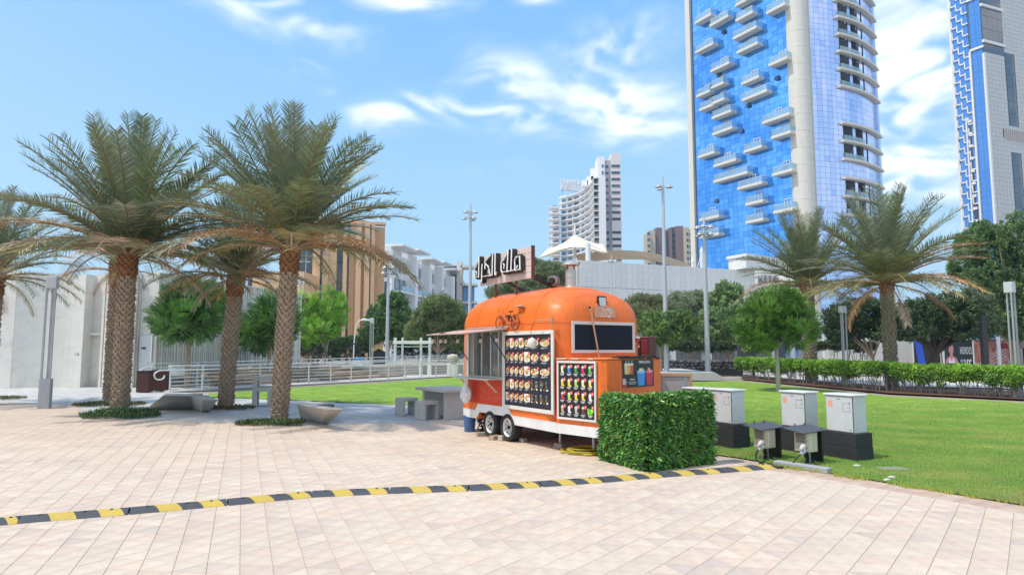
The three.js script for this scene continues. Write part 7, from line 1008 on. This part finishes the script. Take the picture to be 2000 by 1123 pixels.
// ---------- second tower at the right edge ----------
{
  const FR2 = [125.3, -170, 0.929, -0.37], FL = [121.761, -177.4, 0.469, 0.883], t = thing('pixel_tower', 'white and blue tower at the right edge with a pixel pattern of white frames', 'tower', FR2[0], 0, FR2[1]), HT = 112, wm = std([0.60, 0.61, 0.62], 0.6, { metalness: 0.1, map: stainTex }), wl = std([0.76, 0.755, 0.73], 0.6), blue = phys([0.06, 0.26, 0.70], 0.15, { metalness: 0.25, clearcoat: 0.6 }), dk = phys([0.010, 0.022, 0.04], 0.1, { clearcoat: 1 }), WL = Math.hypot(FR2[0] - FL[0], FR2[1] - FL[1]);
  part('core', onFace(FR2, bx(30, HT, 7, 19, 0, -3.7)), std([0.3, 0.31, 0.33], 0.8), t, true); part('core', onFace(FL, bx(WL - 0.1, HT, 4, WL / 2, 0, -2.2)), std([0.06, 0.12, 0.24], 0.6), t, true);
  const RX = (px, py) => 0;
  // panels of the right face, leaving the dark glazing out
  const D1 = [[9.131, 53.658][0], [11.689, 53.942][0]], y0 = [6.671, 79.882][1], y1 = [8.229, 105.126][1], band = [[8.451, 57.077][1], [8.8, 60.348][1]], R = rng(241), pg = boxUV(new RoundedBoxGeometry(1.36, 1.16, 0.06, 1, 0.01)), ry = Math.atan2(-FR2[3], FR2[2]), near = [], mats = [];
  for (let j = 0; j < 95; j++) for (let i = 0; i < 22; i++) { const a = 0.75 + i * 1.4, y = 0.6 + j * 1.2; if ((a > D1[0] - 0.5 && a < D1[1] + 0.5 && y > 18 && y < y0 + 2 && !(y > band[0] - 3 && y < band[1] + 0.8)) || (y > y0 && y < y1 && a < 8.6) || (y > band[0] && y < band[1] && a > D1[0] - 3)) continue; (y > 30 && a < 13 && near.length < 290 ? near : mats).push([FR2[2] * a, y, FR2[3] * a]); }
  for (const p of near) put(part('panel', pg, wm, t), ...p, (R() - 0.5) * 0.006, ry + (R() - 0.5) * 0.008, 0).rotation.order = 'YXZ'; tag(inst('panels', pg, wm, mats.map((p) => TRS(...p, eul((R() - 0.5) * 0.006, ry + (R() - 0.5) * 0.008, 0), 1)), t), null, null, null, 'stuff');
  for (let y = 18; y < y0; y += 3.6) if (!(y > band[0] - 3 && y < band[1])) part('dark_window', onFace(FR2, bx(D1[1] - D1[0] + 0.5, 3.5, 0.1, (D1[0] + D1[1]) / 2, y, -0.1)), dk, t, true);
  for (let y = y0; y < y1; y += 3.6) for (let k = 0; k < 4; k++) part('dark_window', onFace(FR2, bx(2.05, 3.5, 0.1, 1.3 + k * 2.1, y, -0.08)), dk, t, true);
  for (const yy of [[8.043, 82.984][1], [9.091, 93.013][1]]) part('white_band', onFace(FR2, bx(9, 0.75, 0.5, 4.5, yy, 0.1)), wl, t, true);
  for (let k = 0; k < 12; k++) part('vent_louvre', onFace(FR2, bx(0.7, band[1] - band[0], 0.12, D1[0] - 2.6 + k * 0.85, band[0], 0.02)), std([0.44, 0.40, 0.36], 0.7), t, true);
  part('corner_band', onFace(FR2, bx(0.6, y0, 0.5, 0.0, 0, 0.05)), wl, t, true);
  // left face: blue strip, white mullions, pixel frames
  const b0 = [5.14, 35.563][0], b1 = WL - 0.3, yk = [7.171, 81.661][1];
  for (let y = 0; y < HT; y += 1.8) for (let k = 0; k < 2; k++) part('pane', onFace(FL, bx((b1 - b0) / 2 - 0.04, 1.76, 0.08, b0 + ((k + 0.5) * (b1 - b0)) / 2, y, -0.08)), blue, t, true);
  part('white_mullion', onFace(FL, bx(0.5, yk, 0.6, b0 - 0.3, 0, 0.1)), wl, t, true); part('white_mullion', onFace(FL, bx(0.5, HT, 0.6, 0.25, 0, 0.05)), wl, t, true); part('white_mullion', onFace(FL, bx(b1 - b0 + 0.6, 0.6, 0.5, (b0 + b1) / 2, yk, 0.1)), wl, t, true); part('white_mullion', onFace(FL, bx(b1 - b0 + 0.6, 0.6, 0.5, (b0 + b1) / 2, yk + 14, 0.1)), wl, t, true);
  const n = 3, cw = (b0 - 1.1) / n, chh = 3.1; let cc = 0;
  for (let j = 0; j < 46; j++) for (let i = 0; i < n; i++) { const x = 0.5 + (i + 0.5) * cw, y = j * chh + (i % 2) * chh * 0.5; if (y < 40 - i * 9 + 18 && i > 1) continue; part('pane', onFace(FL, bx(cw - 0.06, chh - 0.05, 0.08, x, y, -0.12)), blue, t, true); part('pixel_frame', onFace(FL, bx(cw * 1.0, 0.34, 0.3, x + cw * 0.1, y - 0.2, 0.05), bx(0.26, chh * 0.6, 0.28, x - cw / 2 + 0.1, y + 0.15, 0.05)), wl, t, true); }
  for (let y = 2; y < 62; y += 3.4) { part('slot_window', onFace(FL, bx(0.5, 2.6, 0.1, b0 - 1.5, y, -0.12)), dk, t, true); part('white_block', onFace(FL, bx(1.0, 0.7, 0.4, b0 - 1.5, y + 2.65, 0.04)), wl, t, true); }
  part('white_mullion', onFace(FL, bx(0.35, 64, 0.5, b0 - 2.3, 0, 0.08)), wl, t, true); part('blue_strip', onFace(FL, bx(0.6, 62, 0.1, b0 - 2.9, 0, -0.1)), blue, t, true);
}
// ---------- terrace with stone wall, hoarding and walls on the right ----------
{
  const g = extr(polyShape([[3.97, 0], [11.249, 0], [10.508, 0.43], [3.97, 0.43]]), 7, 0.01).translate(0, 0, -41.7);
  tag(part('terrace', boxUV(g), std([0.52, 0.52, 0.51], 0.85, { map: stainTex })), 'raised grey terrace with sloped end right of the trailer', 'terrace', null, 'structure');
  const R = rng(251), sw = thing('stone_wall', 'low dark rough stone wall behind the raised terrace', 'wall', 9.06, 0, -41.6), L = 14.4 - 9.06, sm = [[0.075, 0.075, 0.082], [0.11, 0.105, 0.11], [0.055, 0.055, 0.062]].map((c) => std(c, 0.95)), sv = [0, 1, 2].map((q) => { const s = new THREE.IcosahedronGeometry(0.13, 1), p = s.attributes.position; for (let i = 0; i < p.count; i++) { const f = 1 + 0.25 * n3(p.getX(i) * 9 + q * 5, p.getY(i) * 9, p.getZ(i) * 9); p.setXYZ(i, p.getX(i) * f * 1.25, p.getY(i) * f * 0.85, p.getZ(i) * f); } s.computeVertexNormals(); return s; });
  part('backing', bx(L, 0.93, 0.5, L / 2, 0, -0.32), sm[2], sw); const big = []; for (let y = 0.48; y < 0.96; y += 0.19) for (let x = 0; x < L; x += 0.26) big.push([x + 0.08 * R() + (Math.round(y / 0.19) % 2) * 0.13, y]);
  big.slice(0, 200).forEach(([x, y]) => put(part('stone', sv[Math.floor(R() * 3)], sm[Math.floor(R() * 3)], sw), x, y, -0.03, R() * 0.5, R() * 6, R() * 0.4));
  // info sign before the hedge
  const inf = thing('info_sign', 'dark low info sign with an orange arc above the clipped hedge', 'sign', 14.055, 0, -40, 0.1); part('panel', rb(1.15, 1.4, 0.12, 0, 0.5, 0, 0.02), std([0.05, 0.055, 0.06], 0.5), inf); part('arc', new THREE.TorusGeometry(0.33, 0.03, 6, 30).scale(1, 0.3, 1).translate(0, 1.6, 0.065), std([0.55, 0.25, 0.02], 0.5), inf); part('post', [bx(0.1, 0.5, 0.1, -0.4, 0, 0), bx(0.1, 0.5, 0.1, 0.4, 0, 0)], M.black, inf);
  const inf2 = thing('info_sign', 'narrow dark sign panel right behind the forked trunk of the round tree', 'sign', 15.644, 0, -39, 0.1); part('panel', rb(0.62, 1.9, 0.1, 0, 0.2, 0, 0.02), std([0.045, 0.05, 0.08], 0.5), inf2); part('pole', cyl(0.16, 0.14, 2.35, 0.75, 0, 0.1, 10), M.polePaint, inf2);
  // white walls
  const w1 = thing('garden_wall', 'white plastered wall behind the right palm, rising at its left', 'wall', 26.391, 0, -50), ww = std([0.70, 0.72, 0.71], 0.8, { map: stainTex }); part('wall', bx(28.475 - 24.808, 2.138, 0.4, (28.475 + 24.808) / 2, 0, -47), ww, w1, true); part('upper_wall', bx(31.823 - 24.265, 3.231, 0.4, (31.823 + 24.265) / 2, 0, -52), ww, w1, true); part('fence_bay', Array.from({ length: 6 }, (_, k) => bx(1.2, 0.05, 0.05, 23.79, 2.0 + k * 0.2, -50)), M.steel, w1, true);
  // hoarding with prints
  const pt = (draw, w = 512, h = 400) => std([1, 1, 1], 0.5, { map: canvasTex(w, h, draw) });
  const bust = (c, x, y, s, skin, top) => { c.fillStyle = skin; c.beginPath(); c.ellipse(x, y, s * 0.36, s * 0.5, 0, 0, 7); c.fill(); c.fillRect(x - s * 0.2, y + s * 0.3, s * 0.4, s * 0.5); c.beginPath(); c.ellipse(x, y + s * 1.35, s * 0.95, s * 0.7, 0, Math.PI, 0); c.fill(); c.fillStyle = top; c.beginPath(); c.moveTo(x - s * 0.5, y + s * 1.35); c.lineTo(x - s * 0.3, y + s * 0.8); c.lineTo(x, y + s * 1.15); c.lineTo(x + s * 0.3, y + s * 0.8); c.lineTo(x + s * 0.5, y + s * 1.35); c.fill(); };
  const D = 44, P = (p) => ((p - 1000) / 1300) * D * 0.999, Yt = (y) => 1.6 + ((683 - y) / 1300) * D;
  const h1 = thing('hoarding', 'printed hoarding panel with a blue slanted stripe left of the dark trunk', 'hoarding', P(1784), 0, -D); part('print', bx(P(1833) - P(1784), Yt(664), 0.1, (P(1833) - P(1784)) / 2, 0, 0), std([0.05, 0.05, 0.07], 0.5), h1);
  { const m = pt((c) => { c.fillStyle = '#22222c'; c.fillRect(0, 0, 512, 400); c.fillStyle = '#2f55c8'; c.beginPath(); c.moveTo(0, 0); c.lineTo(140, 0); c.lineTo(250, 400); c.lineTo(90, 400); c.fill(); bust(c, 350, 255, 90, '#8a6a70', '#d8d2d8'); }); part('poster', new THREE.PlaneGeometry(P(1833) - P(1784) - 0.02, Yt(664) - 0.02).translate((P(1833) - P(1784)) / 2, Yt(664) / 2, 0.056), m, h1); }
  const h2 = thing('hoarding', 'white framed hoarding with a sports portrait and the word heroes', 'hoarding', P(1832), 0, -D + 0.3), w2 = P(1894) - P(1832), hh = Yt(664); part('panel', bx(w2, hh, 0.1, w2 / 2, 0, 0), std([0.05, 0.055, 0.065], 0.5), h2); part('frame', [rb(0.14, hh + 0.1, 0.16, 0.07, 0, 0.02, 0.04), rb(w2, 0.12, 0.16, w2 / 2, hh + 0.02, 0.021, 0.04), rb(0.1, hh, 0.15, w2 - 0.05, 0, 0.022, 0.03)], std([0.62, 0.63, 0.65], 0.5), h2);
  part('poster', new THREE.PlaneGeometry(w2 - 0.24, hh - 0.02).translate(w2 / 2, hh / 2, 0.056), pt((c) => { c.fillStyle = '#252d36'; c.fillRect(0, 0, 512, 400); bust(c, 130, 110, 120, '#c08890', '#e0d8ea'); c.fillStyle = '#c3c9cf'; c.font = 'bold 96px sans-serif'; c.save(); c.translate(285, 165); c.scale(0.62, 1.2); c.fillText('HEROES', 0, 0); c.restore(); c.font = 'bold 44px sans-serif'; c.fillText('GET', 285, 260); c.fillStyle = '#eef0f2'; c.save(); c.translate(360, 350); c.scale(0.7, 1.7); c.font = 'bold 100px sans-serif'; c.fillText('LEG', 0, 0); c.restore(); }), h2);
  const h3 = thing('hoarding', 'pink and orange collage hoarding with white letters beside the dark post', 'hoarding', P(1894), 0, -D + 0.1), w3 = P(1966) - P(1894); part('panel', bx(w3, hh - 0.1, 0.1, w3 / 2, 0, 0), std([0.3, 0.15, 0.14], 0.5), h3);
  part('poster', new THREE.PlaneGeometry(w3 - 0.02, hh - 0.12).translate(w3 / 2, hh / 2 - 0.05, 0.056), pt((c) => { const r = rng(7); c.fillStyle = '#c98a80'; c.fillRect(0, 0, 512, 400); for (let k = 0; k < 150; k++) { c.globalAlpha = 0.7; c.fillStyle = ['#b5323c', '#e89a5a', '#d8b0a8', '#8a2a3a', '#f0d8c8', '#c8606a'][Math.floor(r() * 6)]; c.beginPath(); const x = r() * 512, y = r() * 400; c.moveTo(x, y); c.lineTo(x + 60 * r(), y + 20); c.lineTo(x + 40, y + 80 * r()); c.fill(); } c.globalAlpha = 1; c.fillStyle = '#f3ece8'; c.save(); c.translate(10, 380); c.scale(0.7, 1.5); c.font = 'bold 110px sans-serif'; c.fillText('ENDS', 0, 0); c.restore(); c.strokeStyle = '#f0e0d8'; c.lineWidth = 8; for (let k = 0; k < 5; k++) { c.beginPath(); c.moveTo(250, 330 - k * 40); c.lineTo(480, 210 - k * 40); c.stroke(); } c.fillStyle = '#a82a34'; c.fillRect(330, 20, 180, 70); }), h3);
  const h4 = thing('kiosk', 'dark open kiosk with a grey fascia at the right picture edge', 'kiosk', P(1962), 0, -D - 0.6), w4 = P(2040) - P(1962); part('back', bx(w4, 2.2, 2, w4 / 2, 0, -1.2), M.black, h4); part('fascia', bx(w4, 0.5, 0.4, w4 / 2, 1.72, 0.35), std([0.30, 0.26, 0.27], 0.5), h4); part('side_wall', bx(0.3, 1.7, 0.3, 1.1, 0, 0.3), std([0.5, 0.5, 0.52], 0.6), h4);
  const rs = thing('round_sign', 'round teal and orange sign on the railing above the hoarding', 'sign', 31.228, 2.706, -45.2); part('disc', cyl(0.43, 0.43, 0.08).rotateX(Math.PI / 2).scale(1, 1.25, 1).translate(0, 0, 0), std([0.13, 0.5, 0.52], 0.5), rs); part('sun_rays', [0, 1, 2, 3, 4].map((k) => bx(0.07, 0.4, 0.03, 0, 0.02, 0.055).rotateZ(-0.7 + k * 0.35).translate(0, -0.2, 0)), std([0.75, 0.72, 0.6], 0.5), rs); part('arch', cyl(0.19, 0.19, 0.03).rotateX(Math.PI / 2).translate(0, -0.3, 0.04), std([0.72, 0.30, 0.03], 0.5), rs); part('support', bx(0.08, 2.3, 0.08, 0, -2.6, -0.1), M.steel, rs);
  const rl = thing('railing', 'steel railing on the raised deck above the hoarding', 'railing', 28.11, 0, -46.5), LL = 37.099 - 28.11; part('deck', bx(LL, 2.1, 3, LL / 2, 0, -1.7), ww, rl); for (let k = 0; k < 9; k++) part('post', bx(0.07, 1.0, 0.07, 0.1 + (k * LL) / 8.2, 2.1, -0.4), M.white, rl); for (let k = 0; k < 7; k++) part('rail', bx(LL, 0.035, 0.035, LL / 2, 2.25 + k * 0.13, -0.35), M.steel, rl); part('red_banner', bx(2.0, 0.12, 0.03, P(1935) - P(1788), 2.2, -0.3), std([0.5, 0.12, 0.1], 0.5), rl);
}

scene.traverse((o) => { if (o.isMesh) { o.castShadow = true; o.receiveShadow = true; } });
camera.updateProjectionMatrix();
renderer.render(scene, camera);
